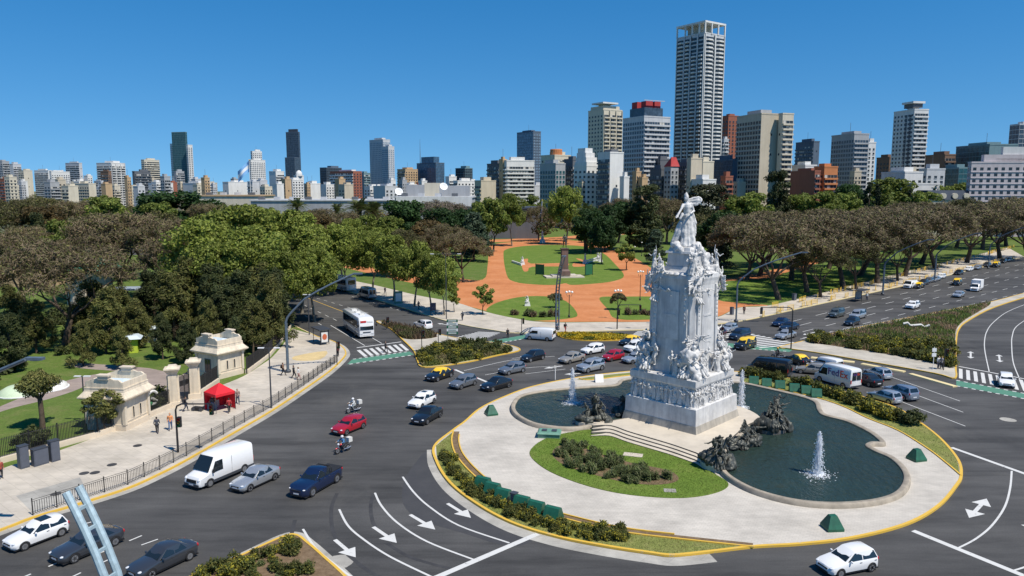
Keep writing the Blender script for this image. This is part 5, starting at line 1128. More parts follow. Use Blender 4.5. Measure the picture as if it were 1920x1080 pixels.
def tree(kind, x, y, h, wid=1., label=None, group=None, z=KH-.04):
    k = _tcount.get(kind, 0); _tcount[kind] = k+1; tr, cr, H0 = TREES[kind][k % len(TREES[kind])]; s = h/H0
    t = thing(NM[kind][0], label or NM[kind][1], 'tree', (x,y,z), (k*2.399) % 6.28, group); t.scale = (s*wid, s*wid, s); obj('trunk', tr, t); obj('crown', cr, t); return t
# (kind, px, distance, top py, width factor) by zone
ZONES = {
 'in the park behind the stone gatehouses': [('tipa',105,118,440,1.05),('plume',190,112,535,1.1),('plume',255,116,560,1.1),('plume',320,122,505,1.1),('plume_dark',395,125,490,1.),('plume_dark',445,122,498,1.1),('plume',505,116,515,1.),('plume',150,104,600,1.),('plume_dark',12,100,585,1.1),('plume',480,128,490,1.1),('plume',225,102,610,.9),('plume_dark',300,108,585,.9),('plume',385,112,560,1.),('plume_dark',440,108,590,.9),('plume',60,112,560,1.2),('plume',165,122,520,1.2),('plume_dark',285,128,500,1.2),('plume',355,130,480,1.3),('plume_dark',415,118,530,1.3),('plume',470,112,560,1.2),('plume_dark',350,106,600,1.1),('plume',215,120,530,1.2),('plume_dark',510,122,500,1.1),('plume',20,125,530,1.2)],
 'in the brown belt at the upper left': [('tipa',35,150,432,1.),('tipa',150,160,428,1.),('tipa',215,170,388,1.05),('tipa',300,165,398,1.),('tipa',60,200,415,1.),('tipa_olive',265,210,390,1.),('tipa',340,150,425,.9),('tipa',345,200,400,.9),('tipa_olive',185,230,395,1.),('lime',108,200,412,.9),('tipa_olive',30,260,375,1.),('rust',75,250,385,1.),('lime',205,290,372,1.1),('tipa',130,290,370,1.),('tipa_olive',10,330,364,1.),('lime',185,330,366,1.1),('tipa_olive',75,360,362,1.),('evergreen',330,330,358,1.7),('tipa',395,300,376,.9),('lime',300,300,378,1.),('plume_dark',68,240,392,.8)],
 'in the green mass left of the avenue': [('plane',440,150,384,1.1),('plane',525,165,390,1.05),('plane',380,140,412,.95),('plane',470,138,425,1.),('plane',560,150,424,1.),('plane',610,175,418,1.),('plane',400,165,400,1.1),('plane',500,185,396,1.1),('plane',585,140,462,.9),('plane',530,132,470,.9),('plane',420,132,450,.9),('plane',640,200,425,1.)],
 'along the park side of the left avenue': [('plane',648,185,436,.85),('plane',695,178,432,.9),('plane',735,166,440,.9),('plane',775,158,452,.85),('plane',808,152,470,.8),('plane',832,147,482,.7),('tipa',868,200,428,.85),('tipa_olive',760,215,425,.9),('plane',720,215,425,.9),('rust',800,240,412,1.),('tipa',835,235,412,.9)],
 'in the middle distance of the park': [('palm',555,330,362,1.),('palm',632,330,372,.9),('palm',672,290,362,1.3),('palm',700,290,368,1.3),('lime',690,270,402,1.),('plane',655,250,410,.9),('lime',735,270,404,1.),('tipa',590,300,384,.9),('rust',600,260,402,1.),('tipa',640,280,392,.8),('rust',560,240,408,.9),('pale_tipa',822,330,369,1.2),('evergreen',757,280,376,1.1),('evergreen',838,270,390,1.2),('evergreen',862,290,392,1.),('cedar',888,260,398,1.2),('lime',925,300,370,.9),('plane',960,330,362,.7),('lime',1000,420,366,.9),('plane',1062,340,348,.8),('tipa',1010,360,380,.7),('evergreen',1108,290,392,.9),('palm',1100,300,372,1.1),('evergreen',1135,300,384,1.),('araucaria',1212,300,346,1.),('evergreen',1180,310,378,1.),('tipa',1252,340,362,.9),('tipa',1160,350,366,.9),('araucaria',1330,340,345,1.2),('lime',1380,330,366,1.),('tipa_olive',1320,260,392,.9),('cedar',1230,250,430,1.1),('lime',1415,330,360,1.),('young',1175,230,456,1.1),('evergreen',1355,250,395,.9),('lime',895,340,378,.8),('evergreen',1130,250,405,.7),('cedar',1350,220,425,1.)],
 'in the brown row along the right avenue': [('tipa',1430,215,392,1.1),('tipa',1490,205,393,1.1),('tipa',1620,215,386,1.1),('tipa',1735,250,377,1.1),('tipa',1468,168,402,.95),('tipa',1405,205,396,.9),('tipa',1522,180,394,.9),('tipa',1590,190,390,.95),('tipa_olive',1545,172,448,.75),('tipa_olive',1612,186,438,.75),('tipa',1655,198,388,.95),('tipa',1705,215,382,1.),('tipa_olive',1690,204,425,.7),('tipa',1765,235,378,1.),('tipa',1822,255,374,1.),('tipa',1885,270,370,1.),('tipa',1940,265,374,1.)],
 'deeper in the park behind the brown row': [('tipa',1440,240,388,1.),('tipa',1500,240,386,1.),('tipa',1560,235,384,1.),('tipa',1640,260,378,1.),('tipa',1725,300,372,1.),('tipa',1800,320,368,1.),('tipa',1895,330,364,1.),('tipa_olive',1850,310,366,1.)],
 'before the buildings at the upper right': [('araucaria',1460,360,320,.8),('lime',1500,360,362,1.),('lime',1545,350,358,1.2),('lime',1590,360,360,1.),('cypress',1632,380,338,1.),('cypress',1645,380,342,1.),('cypress',1708,390,352,.8),('lime',1680,420,332,1.2),('lime',1715,430,345,1.),('lime',1660,380,362,.9),('lime',1730,380,358,1.),('lime',1770,430,348,1.),('lime',1800,440,342,1.),('evergreen',1740,430,345,1.),('evergreen',1600,400,345,.8)],
}
for zone, L in ZONES.items():
    byk = {}
    for e_ in sorted(L, key=lambda q: q[1]): byk.setdefault(NM[e_[0]][1], []).append(e_)
    for desc, es in byk.items():
        for i, (kind, px, dist, ty, wd) in enumerate(es):
            p = D(px, ty, dist); lab = '%s %s' % (desc, zone) if len(es) == 1 else '%s %s, %s from the left' % (desc, zone, ORD[min(i,19)])
            wd = wd*1.18 if kind.startswith('tipa') and px > 1390 else wd
            tree(kind, p.x, p.y, p.z, wd, lab, 'trees '+zone)
g_ = G(80,806); tree('tuft', g_.x, g_.y, 6.6, .9, 'small thick-trunked tree on the lawn left of the near gatehouse', None)
g_ = G(198,815); tree('olive_small', g_.x, g_.y, 4.7, 1., 'small olive tree growing against the near gatehouse', None)
g_ = G(905,590,KH); tree('young', g_.x, g_.y, 6.2, 1., 'young green tree standing in the pavement at the park corner', None)
g_ = G(852,585,KH); tree('young', g_.x, g_.y, 5.2, .7, 'thinner young tree left of the one at the park corner', None)
g_ = G(1041,578); tree('small_bare', g_.x, g_.y, 3.4, .8, 'small bare shrub tree on the left front lawn', None); g_ = G(1160,582); tree('small_bare', g_.x, g_.y, 3.8, .8, 'small bare shrub tree on the right front lawn', None)
# far wooded belts that read as one mass
def belt(name, label, x0, x1, d0, d1, n, h0, h1, cols, seed):
    rg = random.Random(seed); cl = []
    for i in range(n):
        px = rg.uniform(x0, x1); dd = rg.uniform(d0, d1); h = rg.uniform(h0, h1); p = D(px, 355, dd)
        for k in range(4): cl.append((p.x+rg.uniform(-4,4), p.y+rg.uniform(-4,4), h*rg.uniform(.45,.9), rg.uniform(2.4,4.2), rg.uniform(2.4,4.2), rg.uniform(1.8,3.)))
    o = obj(name, quads_mesh(name, *cloud(cl, 90, .5, cols, seed, .6, .6, .3, 0, .5), M['leaf'])); tag(o, label, 'wood', None, 'stuff')
belt('far_wood', 'far belt of mixed treetops below the left skyline', -420, 900, 340, 620, 205, 9, 15, BROWN+OLIVE+GREEN, 91)
belt('far_wood', 'far belt of treetops below the right hand towers', 900, 2000, 350, 480, 130, 8, 14, OLIVE+BROWN+DEEP, 92)
# shrubs and flowers
SHR = [quads_mesh('foliage', *cloud([(random.uniform(-.45,.45),random.uniform(-.45,.45),random.uniform(.2,.75),.32,.32,.3) for _ in range(9)], 60, .085, c, 100+i, .5, .6, .4, 0, .3), M['leaf']) for i, c in enumerate([[(.085,.105,.03),(.11,.12,.035),(.14,.13,.03),(.06,.08,.02)], [(.1,.11,.03),(.2,.19,.03),(.085,.1,.025),(.32,.28,.03)], [(.045,.06,.02),(.06,.08,.025),(.08,.09,.03)]])]
BLD = []
for i, c in enumerate([[(.09,.125,.045),(.12,.15,.05),(.07,.095,.03),(.16,.17,.08)], [(.14,.1,.06),(.17,.12,.075),(.1,.08,.045)]]):
    BLD.append(quads_mesh('foliage', *cloud([(0,0,.3,.3,.3,.4),(.2,.1,.3,.25,.25,.35),(-.15,-.12,.28,.25,.25,.35)], 60, .26, c, 110+i, .1, .3, 1.1, -.8, .1), M['leaf']))
def shrubs(pts, meshes, s0, s1, label, group, cat='shrub', name='shrub', z=KH):
    for (x, y) in pts:
        s = random.uniform(s0, s1); o = obj(name, random.choice(meshes), None, (x,y,z), random.uniform(0,6.28), None, (s,s,s*random.uniform(.85,1.1))); tag(o, label, cat, group)
def ground_cover(name, poly, n, size, cols, label, seed, h=.5, z=KH, aspect=.14, up=1.1, cat='planting'):
    r = np.random.default_rng(seed); pts = np.array(scatter(poly, n)); nn = len(pts); C = np.column_stack([pts, z+h*r.random(nn)*.9]); t = unit(np.column_stack([r.normal(size=(nn,2))*.45, np.ones(nn)*up])); U = t*size*r.uniform(.6,1.4,(nn,1)); W_ = unit(np.cross(t, r.normal(size=(nn,3))))*size*aspect
    cols = np.array(cols); hz = np.array([mnoise.noise(V(p[0]*.35,p[1]*.35,seed)) for p in pts]); ci = np.clip(((hz+.45)/.9*len(cols)+r.normal(0,.6,nn)), 0, len(cols)-1).astype(int)
    o = obj(name, quads_mesh(name, C, U, W_, cols[ci]*r.uniform(.75,1.2,(nn,1)), M['leaf'])); tag(o, label, cat, None, 'stuff'); return o
random.seed(11)
# verge of the island
wl = gp([(835,862),(860,897),(905,935),(965,968),(1045,995),(1130,1010),(1172,1012)], KH, 7, False)
for r_ in (0., .9): shrubs([(x+random.uniform(-.35,.35), y+r_+random.uniform(-.3,.3)) for x, y in wl], SHR[:2], .5, .85, 'low shrub with yellow blooms on the island verge near the green barriers', 'shrubs on the left verge')
el = gp([(1400,706),(1440,712),(1500,726),(1560,742),(1610,760),(1645,778),(1680,788)], KH, 6, False)
shrubs([(x+random.uniform(-.5,.5), y+random.uniform(-.5,.5)) for x, y in el], SHR[:2], 1.0, 1.6, 'bushy yellow green shrub on the island verge beside the right lanes', 'shrubs on the right verge')
shrubs([(lambda q: (q.x,q.y))(G(*p,KH)) for p in [(1705,797),(1716,795),(1695,791)]], SHR[2:], 1.2, 1.7, 'dark rounded shrub at the near end of the right verge', 'end shrubs on the right verge')
shrubs([p for p in scatter(bed, 95) if p[0] < G(1205,880).x], BLD[:1], .75, 1.25, 'spiky green clump in the crescent flower bed', 'clumps in the crescent bed', 'plant', 'spiky_plant', KH+.05)
shrubs([(lambda q: (q.x,q.y))(G(*p,KH)) for p in [(1225,900),(1250,898),(1212,893)]], BLD[:1], .9, 1.3, 'lone spiky clump on bare soil at the right end of the crescent bed', 'lone clumps in the crescent bed', 'plant', 'spiky_plant', KH+.05)
shrubs(scatter(ccw(gp([(395,1085),(465,1050),(540,1016),(560,1020),(630,1090)], KH, 3)), 34), SHR[:2]+BLD[:1], .5, .9, 'sparse low plant on the bare soil island at the bottom', 'plants on the bottom island', 'plant', 'low_plant')
shrubs([(lambda q: (q.x,q.y))(G(*p,KH)) for p in [(415,1068),(436,1060),(400,1078),(425,1080),(450,1072),(380,1085)]], SHR[:2], .8, 1.2, 'leafy green bush at the bottom edge of the soil island', 'bushes on the bottom island')
shrubs(scatter(shn, 60), SHR, .9, 1.45, 'clipped olive shrub on the planted island left of the junction', 'shrubs on the north island')
ground_cover('low_hedge', shn, 9000, .14, [(.09,.12,.03),(.12,.14,.035),(.16,.16,.05),(.2,.17,.08)], 'low mixed hedge filling the planted island left of the junction', 124, .5, KH, .5, .6)
ground_cover('reeds', shn2, 2600, .5, [(.11,.12,.04),(.14,.12,.06),(.16,.11,.07)], 'tawny reeds on the tip of the island beside the coach', 121, .5)
ground_cover('yellow_flowers', fl, 4200, .13, [(.14,.17,.03),(.5,.36,.02),(.58,.42,.02),(.42,.34,.03)], 'mass of yellow flowers on the oval island before the park', 122, .35, KH, .7, .5, 'flowers')
ground_cover('meadow', she, 13000, .38, [(.1,.145,.035),(.13,.175,.042),(.11,.15,.04),(.22,.165,.095),(.27,.19,.12)], 'tall green and rusty grasses covering the planted median', 123, .45)
ws = [q for q in scatter(she, 700) if q[1] < G(1500,644).y+ (q[0]-G(1500,644).x)*-.28+4.5][:95]
shrubs(ws, SHR[:2], 1.1, 1.7, 'olive shrub with yellow blooms along the near edge of the planted median', 'shrubs on the median')
for k_, (poly, n_, c_) in enumerate([(slawn, 16000, [(.1,.165,.025),(.13,.19,.03),(.12,.17,.03),(.19,.2,.06)]), (wstrip, 8000, [(.14,.18,.04),(.2,.21,.06),(.26,.22,.09)]), (estrip, 8000, [(.14,.18,.04),(.2,.21,.06),(.24,.21,.09)])]):
    pts_ = poly if k_ else poly
    ground_cover('grass_blades', pts_, n_, .05, c_, ['short lawn grass of the crescent lawn', 'dry grass blades of the left verge', 'dry grass blades of the right verge'][k_], 130+k_, .04, KH+(.05 if k_ == 0 else .006), .22, 1.2, 'grass')
shrubs([(lambda q: (q.x,q.y))(G(*p,KH)) for p in [(62,838),(48,845),(75,832),(58,826),(300,752),(285,765)]], SHR[2:], 1.5, 2.2, 'dark bush inside the iron fence of the gate park', 'bushes by the fence')
for zz, pts in (('left', [(960,590),(985,592),(1010,594),(1035,593)]), ('right', [(1180,590),(1200,590),(1220,590)])):
    shrubs([(lambda q: (q.x+random.uniform(-1,1),q.y+random.uniform(-.6,.6)))(G(*p,KH)) for p in pts for _ in range(3)], BLD, 1.4, 1.9, 'tawny grass clump at the front of the %s park lawn' % zz, 'grass clumps on the %s lawn' % zz, 'plant', 'grass_clump', KH-.02)
# lower undergrowth inside the left park
und = ccw(gp([(-60,760),(60,700),(200,660),(330,640),(470,640),(540,610),(560,590),(500,575),(300,580),(0,600),(-200,640)], KH, 2, smooth=False))
shrubs([p for p in scatter(und, 45)], SHR[2:], 1.6, 3.4, 'dark undergrowth bush among the evergreens of the left park', 'undergrowth of the left park', z=KH-.05)
# ------------------------------------------------------------------ the city behind the park
def wallmat(name, c, var=.12):
    a = NT(name); tc = a.n('ShaderNodeTexCoord'); v = tc.outputs['Object']
    k = a.ramp(a.noise(.08, 5, .65, vec=v), [(.3, [x*(1-var) for x in c]), (.65, c)]); s = a.ramp(a.noise(.5, 5, .7, vec=v, stretch=(1,1,.12)), [(.3, g3(.86)), (.6, g3(1.03))])
    return a.done(a.mix(1, k, s, 'MULTIPLY'), .8, .3)
WC = dict(white=(.66,.655,.63), cream=(.58,.53,.42), beige=(.5,.44,.34), grey=(.36,.37,.38), lgrey=(.5,.51,.52), dgrey=(.12,.13,.145), slate=(.1,.135,.18), brick=(.3,.11,.07), brown=(.2,.125,.085), tan=(.48,.34,.2), pink=(.56,.5,.5), teal=(.16,.25,.27), red=(.4,.05,.05), orange=(.52,.2,.08), navy=(.05,.065,.09))
WM = {k: wallmat('wall_'+k, v) for k, v in WC.items()}
def glassmat(name, c, rough=.22):
    a = NT(name); tc = a.n('ShaderNodeTexCoord'); v = tc.outputs['Object']; k = a.ramp(a.noise(.33, 4, .8, vec=v), [(.35, [x*.55 for x in c]), (.55, c), (.75, [min(1,x*1.7) for x in c])]); return a.done(k, rough, .4)
GM = dict(dark=glassmat('window_dark', (.035,.045,.055)), blue=glassmat('window_blue', (.06,.12,.19)), teal=glassmat('window_teal', (.025,.09,.105)), sky=glassmat('window_sky', (.17,.25,.33)), slate=glassmat('window_slate', (.05,.075,.105)))
BLIND = plain('window_blind', (.5,.48,.43), .8, 0, 0, .3, .3, .6)
class Face:
    def __init__(s, left, L): s.left = left; s.L = L
    def box(s, b, u0, u1, o0, o1, z0, z1, mi=0):
        if s.left: b.box(-o1, -o0, u0, u1, z0, z1, mi)
        else: b.box(u0, u1, -o1, -o0, z0, z1, mi)
def facade(t, f, h, style, wall, glass, fh, rg, z0=0., detail=True):
    n = max(2, int((h-z0-1.)/fh)); L = f.L
    if style == 'blank':
        for i in range(max(1, n//5)):
            b = MB(); f.box(b, L*.45, L*.45+1.2, .0, .06, z0+h*.3+i*fh*4, z0+h*.3+i*fh*4+1.4); b.build('window', GM['dark'], t)
        return
    if style in ('band', 'pier', 'bay'):
        bg_ = MB()
        for k in range(n):
            z = z0+k*fh
            if L > 3: f.box(bg_, .35, L-.35, -.3, .04, z+1.0, z+fh-.35)
        bg_.build('window_band', glass, t, kind='stuff')
        bl = MB(); per = max(2, int(L/2.2))
        for k in range(n):
            for j in range(per):
                if rg.random() < .32: u = .5+(L-1.)*j/per; f.box(bl, u+.1, u+(L-1.)/per*.8, 0, .075, z0+k*fh+1.0+rg.choice((0,0,.6)), z0+k*fh+fh-.4)
                f.box(bl, .45+(L-1.)*j/per-.07, .45+(L-1.)*j/per+.07, 0, .12, z0+k*fh+1.0, z0+k*fh+fh-.35)
        bl.build('window_blinds', BLIND if style != 'pier' else wall, t, kind='stuff')
        for k in range(n):
            z = z0+k*fh; b = MB()
            if style == 'bay':
                for (ua, ub) in ((.04,.3),(.37,.63),(.7,.96)): f.box(b, L*ua, L*ub, 0, 1.5, z-.02, z+1.0)
            else: f.box(b, .15, L-.15, -.05, .95 if style == 'band' else .3, z-.12, z+.98)
            b.build('balcony', wall, t, kind='stuff' if style == 'bay' else None)
        if style in ('pier', 'bay'):
            m = max(2, int(L/4.5)) if style == 'pier' else 3
            for j in range(m+1): b = MB(); u = L*j/m; f.box(b, max(0,u-.35), min(L,u+.35), .31, .6 if style == 'pier' else 1.0, z0, h); b.build('pier', wall, t)
    elif style in ('grid', 'cells'):
        per = max(2, int(L/(3.4 if style == 'grid' else 2.6))); w_ = L/per*(.46 if style == 'grid' else .7); hh = fh*(.48 if style == 'grid' else .62)
        if detail and per*n <= 150:
            b = MB(); f.box(b, -w_/2, w_/2, -.1, .05, 0, hh); me = b.mesh('window', glass); b = MB(); f.box(b, -w_/2-.12, w_/2+.12, 0, .28, -.18, 0); ms = b.mesh('sill', wall)
            for k in range(n):
                for j in range(per):
                    u = L*(j+.5)/per; p = (0,u,z0+k*fh+fh*.3) if f.left else (u,0,z0+k*fh+fh*.3); o = obj('window', me, t, p); obj('sill', ms, o)
        else:
            b = MB()
            for k in range(n):
                for j in range(per): u = L*(j+.5)/per; f.box(b, u-w_/2, u+w_/2, -.1, .05, z0+k*fh+fh*.3, z0+k*fh+fh*.3+hh)
            b.build('window_rows', glass, t, kind='stuff')
            b = MB()
            for k in range(n): f.box(b, 0, L, 0, .25, z0+k*fh-.1, z0+k*fh+.15)
            b.build('floor_lines', wall, t, kind='stuff')
    elif style == 'glass':
        b = MB(); f.box(b, .05, L-.05, -.2, .1, z0+.5, h-.3); b.build('glazing', glass, t)
        b = MB()
        for k in range(n+1): f.box(b, 0, L, .1, .22, z0+k*fh+.3, z0+k*fh+.62)
        for j in range(int(L/3)+1): u = min(L-.1, j*3.); f.box(b, u, u+.12, .1, .2, z0, h)
        b.build('mullions', wall, t, kind='stuff')
PHI = R(38)
def building(x0, xc, x1, yt, d, sl, sr, wall, label, glass='dark', fh=3.1, extra='', phi=None, wl=None, setback=0, detail=None, name='apartment_block', cat='building', z0=0.):
    al = math.atan((xc-960)/1400); ph = phi if phi is not None else PHI; s = d/1400/math.cos(al)*1.0; p = D(xc, yt, d); h = p.z
    a = max(4, (xc-x0)*s*math.cos(al)/math.sin(ph)); c = max(4, (x1-xc)*s*math.cos(al)/math.cos(ph)); rg = random.Random(int(x0*7+yt)); detail = d < 700 if detail is None else detail
    t = thing(name, label, cat, (p.x, p.y, -.05), ph-al, 'buildings of the skyline'); W_ = WM[wall]; WL = WM[wl or wall]
    b = MB(); b.box(0,c,0,a,0,h); b.build('wall', W_, t)
    b = MB(); b.box(-.15,c+.15,-.15,a+.15,h,h+.9); b.build('parapet', W_, t)
    facade(t, Face(True, a), h, sl, WL, GM[glass], fh, rg, z0, detail); facade(t, Face(False, c), h, sr, W_, GM[glass], fh, rg, z0, detail)
    if 'r' in extra or not extra:
        u_ = rg.uniform(.1,.4); b = MB(); b.box(c*u_,c*(u_+.5),a*.2,a*.75,h+.9,h+rg.uniform(2.4,3.6)); b.build('roof_house', WL, t)
        if c > 12 and rg.random() < .5: b = MB(); b.box(c*.62,c*.62+2.2,a*.3,a*.3+2.6,h+.9,h+3.1); b.build('water_tank', WM['lgrey'], t)
        if rg.random() < .4: b = MB(); b.tube([(c*.5,a*.5,h+.9),(c*.5,a*.5,h+9)], .12, 5); b.build('antenna', WM['dgrey'], t)
    return t, a, c, h
B = building
LS = [
 (-14,4,15,303,1000,'grid','band','grey','grey balcony tower cut by the left edge of the skyline'),(18,24,37,308,1150,'blank','band','lgrey','pale tower with dark top floor second from the left edge'),(36,44,58,320,1100,'grid','blank','cream','cream block beside the second tower from the left edge'),
 (68,90,96,320,1150,'band','blank','white','white stepped block left of the broad white block'),(93,96,126,322,1100,'blank','grid','white','broad white block with a small roof house, far left'),(126,148,153,306,1200,'band','blank','lgrey','grey striped tower with a white rounded top'),
 (125,166,178,345,800,'grid','blank','cream','low wide cream building just above the left trees'),(158,164,172,330,1200,'blank','grid','white','tiny white tower above the low cream building'),(184,208,231,306,1000,'band','bay','white','white double tower with antennas on the roof'),(190,203,208,322,960,'band','grid','brown','brown balcony front set into the white double tower'),
 (178,190,194,340,980,'band','blank','lgrey','pale block hugging the left side of the double tower'),(250,252,279,322,900,'blank','band','dgrey','dark balcony block before the cream stepped tower'),(265,270,296,300,1100,'grid','band','cream','cream stepped tower with a narrow ochre top'),
 (328,330,344,322,1000,'blank','band','grey','small grey block at the foot of the teal glass tower'),(345,376,392,344,900,'blank','grid','white','long low white building right of the teal tower'),(418,428,462,342,900,'blank','blank','white','white blank party walls under the big flag'),(280,296,322,344,850,'blank','grid','white','low white houses left of the teal tower'),
 (467,470,496,300,1200,'grid','grid','white','white gridded tower just right of the big flag'),(505,517,532,322,950,'blank','band','white','small block with white left wall and orange brown balconies'),
 (600,612,640,315,1000,'glass','glass','slate','grey glass office behind the red brown block'),(676,682,694,325,950,'blank','band','teal','slim green block right of the red brown block'),
 (745,760,783,318,900,'band','grid','tan','tan and white stepped block left of the blue glass cube'),(835,842,856,332,800,'blank','band','white','small white block right of the blue glass cube'),(854,872,886,316,900,'glass','glass','teal','dark teal glass block'),(850,858,890,340,700,'band','grid','white','low white houses below the dark teal block'),
 (700,722,745,350,650,'blank','grid','lgrey','grey block behind the exhibition roofs'),(570,582,600,345,800,'blank','blank','white','white party wall left of the red brown block'),(530,548,568,338,850,'blank','grid','white','white houses at the foot of the slate tower'),(890,902,930,340,600,'band','blank','beige','beige wall block left of the long apartment house')]
for e_ in LS: B(*e_)
def roofpiece(t, x0, x1, y0, y1, z0, z1, mat, name='upper_storey'): b = MB(); b.box(x0,x1,y0,y1,z0,z1); return b.build(name, mat, t)
# teal glass tower with white side strips
t, a, c, h = B(324,347,350,248,1300,'glass','glass','teal','tall teal glass tower with white side strips on the left skyline','teal',extra='n',phi=R(52))
t2, *_ = B(319,323,326,270,1310,'grid','grid','white','white side wing left of the teal glass tower',extra='n'); B(349,352,360,272,1290,'grid','grid','white','white side wing right of the teal glass tower',extra='n')
t, a, c, h = B(470,473,490,284,1220,'grid','grid','white','white upper setback of the tower beside the flag')
t, a, c, h = B(537,559,561,248,1150,'glass','glass','slate','tall slate blue tower standing alone','slate',extra='n',phi=R(55)); roofpiece(t, c*.1,c*.8,a*.1,a*.8,h,h+5,WM['navy'])
B(535,552,562,296,1120,'glass','glass','slate','wider slate blue lower part of the lone tower','slate',extra='n',phi=R(55)); t, a, c, h = B(551,556,569,330,900,'grid','grid','white','small white domed building before the slate tower',extra='n')
b = MB(); b.lathe([(4,h),(4,h+2),(3.4,h+4.5),(1.8,h+6.3),(.2,h+7)], 14, 0, (c*.5,a*.4,0)); b.build('dome', WM['white'], t, True)
B(619,662,678,322,850,'band','grid','brick','red brown block with white balconies',glass='dark',wl='white'); t, a, c, h = B(693,718,731,262,1150,'grid','cells','lgrey','taller slab of the pair of grey glass towers','sky',extra='r'); B(716,728,739,275,1120,'cells','grid','lgrey','shorter slab of the pair of grey glass towers','sky')
t, a, c, h = B(781,817,833,306,900,'glass','glass','slate','blue glass cube with a recessed top storey','blue',extra='n'); roofpiece(t, c*.1,c*.75,a*.15,a*.8,h,h+8,GM['blue']); b = MB(); b.tube([(c*.2,a*.9,h),(c*.2,a*.9,h+30)], [.5,.1], 5); b.build('mast', WM['dgrey'], t)
B(913,936,946,308,620,'band','band','dgrey','dark left part of the long apartment house'); B(936,943,947,300,610,'blank','blank','tan','orange tan stripe wall of the long apartment house'); B(944,950,1002,302,605,'band','band','white','long white apartment house with balconies left of the glass tower',phi=R(20))
B(969,1000,1014,247,850,'glass','grid','slate','pale blue glass tower left of the right hand cluster','sky')
t, a, c, h = B(1014,1040,1070,292,540,'grid','band','cream','stepped block with an orange round top'); b = MB(); b.lathe([(4.4,h),(4.4,h+4.5),(4.1,h+5)], 18, 0, (c*.35,a*.3,0)); b.build('round_penthouse', WM['orange'], t)
B(1012,1042,1060,308,490,'cells','cells','grey','grey green glazed block at the left of the cluster','teal'); B(1058,1074,1086,300,500,'band','band','dgrey','dark terraced block covered in plants'); t, a, c, h = B(1076,1100,1124,312,470,'grid','grid','white','white terraced block, lower body')
for i in range(4): roofpiece(t, c*.08*i, c*(.95-.05*i), a*.12*i, a*.95, h+i*2.9, h+2.9+i*2.9, WM['white'])
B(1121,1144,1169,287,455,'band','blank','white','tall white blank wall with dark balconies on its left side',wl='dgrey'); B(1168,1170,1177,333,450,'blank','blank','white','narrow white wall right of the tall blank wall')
t, a, c, h = B(1103,1131,1166,206,600,'grid','bay','cream','cream tower with a flat roof canopy',extra='n'); roofpiece(t, c*.05,c*.9,a*.05,a*.9,h,h+3.5,WM['cream']); roofpiece(t, -1,c*.75,-1,a*.7,h+5,h+6.2,WM['white'],'canopy'); roofpiece(t, c*.15,c*.5,a*.15,a*.5,h+3.5,h+5,WM['cream'])
t, a, c, h = B(1168,1208,1256,219,520,'cells','band','lgrey','glass and white tower crowned by dark red boxes','slate',extra='n'); roofpiece(t, c*.02,c*.72,a*.02,a*.7,h+.9,h+6.5,GM['slate'])
for (u0,u1,v0,v1) in [(.05,.3,.4,.65),(.12,.38,.08,.3),(.45,.68,.08,.3)]: roofpiece(t, c*u0,c*u1,a*v0,a*v1,h+6.5,h+11,WM['red'],'roof_box')
b = MB(); b.box(-.5,c*.75,-.5,.0,h+11,h+11.4); b.build('roof_beam', WM['lgrey'], t)
B(1219,1240,1248,318,490,'band','band','dgrey','dark balcony block before the red roofed block'); t, a, c, h = B(1246,1258,1272,312,480,'grid','grid','grey','block with a bright red sloped roof'); b = MB(); b.add([(-.5,-.5,h),(c+.5,-.5,h),(c+.5,a,h),(-.5,a,h),(c*.2,a*.2,h+6),(c*.9,a*.3,h+6)], [(0,1,5,4),(1,2,5),(2,3,4,5),(3,0,4)]); b.build('roof', WM['red'], t)
t,a,c,h = B(1222,1238,1262,300,520,'glass','blank','dgrey','block with dark sloping glass roof behind the red roof'); B(1268,1288,1296,306,485,'band','band','dgrey','dark block right of the red roof'); B(1293,1296,1316,298,470,'blank','blank','beige','beige stained party wall at the foot of the great tower'); B(1314,1318,1338,304,480,'blank','blank','cream','cream party wall right of the beige one'); B(1296,1318,1342,338,460,'grid','grid','white','low white block below the party walls')
# the great tower
t, a, c, h = B(1271,1322,1357,62,600,'blank','blank','lgrey','tallest tower, white balconies stacked over forty floors',extra='n',phi=R(50),name='residential_tower'); rg = random.Random(3); fh = 3.05; n = int(h/fh)
for left, L, cols in ((True, a, [(.02,.2),(.27,.46),(.52,.68),(.74,.97)]), (False, c, [(.05,.42),(.58,.97)])):
    f = Face(left, L); bgl = MB()
    for k in range(n):
        z = k*fh; f.box(bgl, .3, L-.3, 0, .15, z+.95, z+fh-.2)
    bgl.build('window_band', GM['dark'], t, kind='stuff')
    for ua, ub in cols:
        me = None
        for k in range(n-(0 if ua > .3 or not left else 4)):
            if me is None:
                b = MB(); u0, u1 = L*ua, L*ub; w_ = (u1-u0)*.22; pts = [(u0,0),(u0+w_,1.7),(u1-w_,1.7),(u1,0)]; pts = [(-o,u) for u,o in pts][::-1] if left else [(u,-o) for u,o in pts][::-1]; b.prism(ccw(pts), 0, 1.1, 0, True); me = b.mesh('balcony', WM['white'])
            obj('balcony', me, t, (0,0,k*fh))
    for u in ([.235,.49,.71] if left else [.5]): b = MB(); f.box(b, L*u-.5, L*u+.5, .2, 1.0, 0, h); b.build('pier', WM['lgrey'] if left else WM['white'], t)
    for u in (0, 1): b = MB(); f.box(b, L*u-.6 if u else 0, L*u if u else .6, .16, .8, 0, h); b.build('pier', WM['white'], t)
roofpiece(t, c*.25,c*.75,a*.3,a*.8,h,h+8,WM['beige'],'core'); roofpiece(t, -.6,c+.6,-.6,a+.6,h+8.2,h+9.6,WM['white'],'roof_slab')
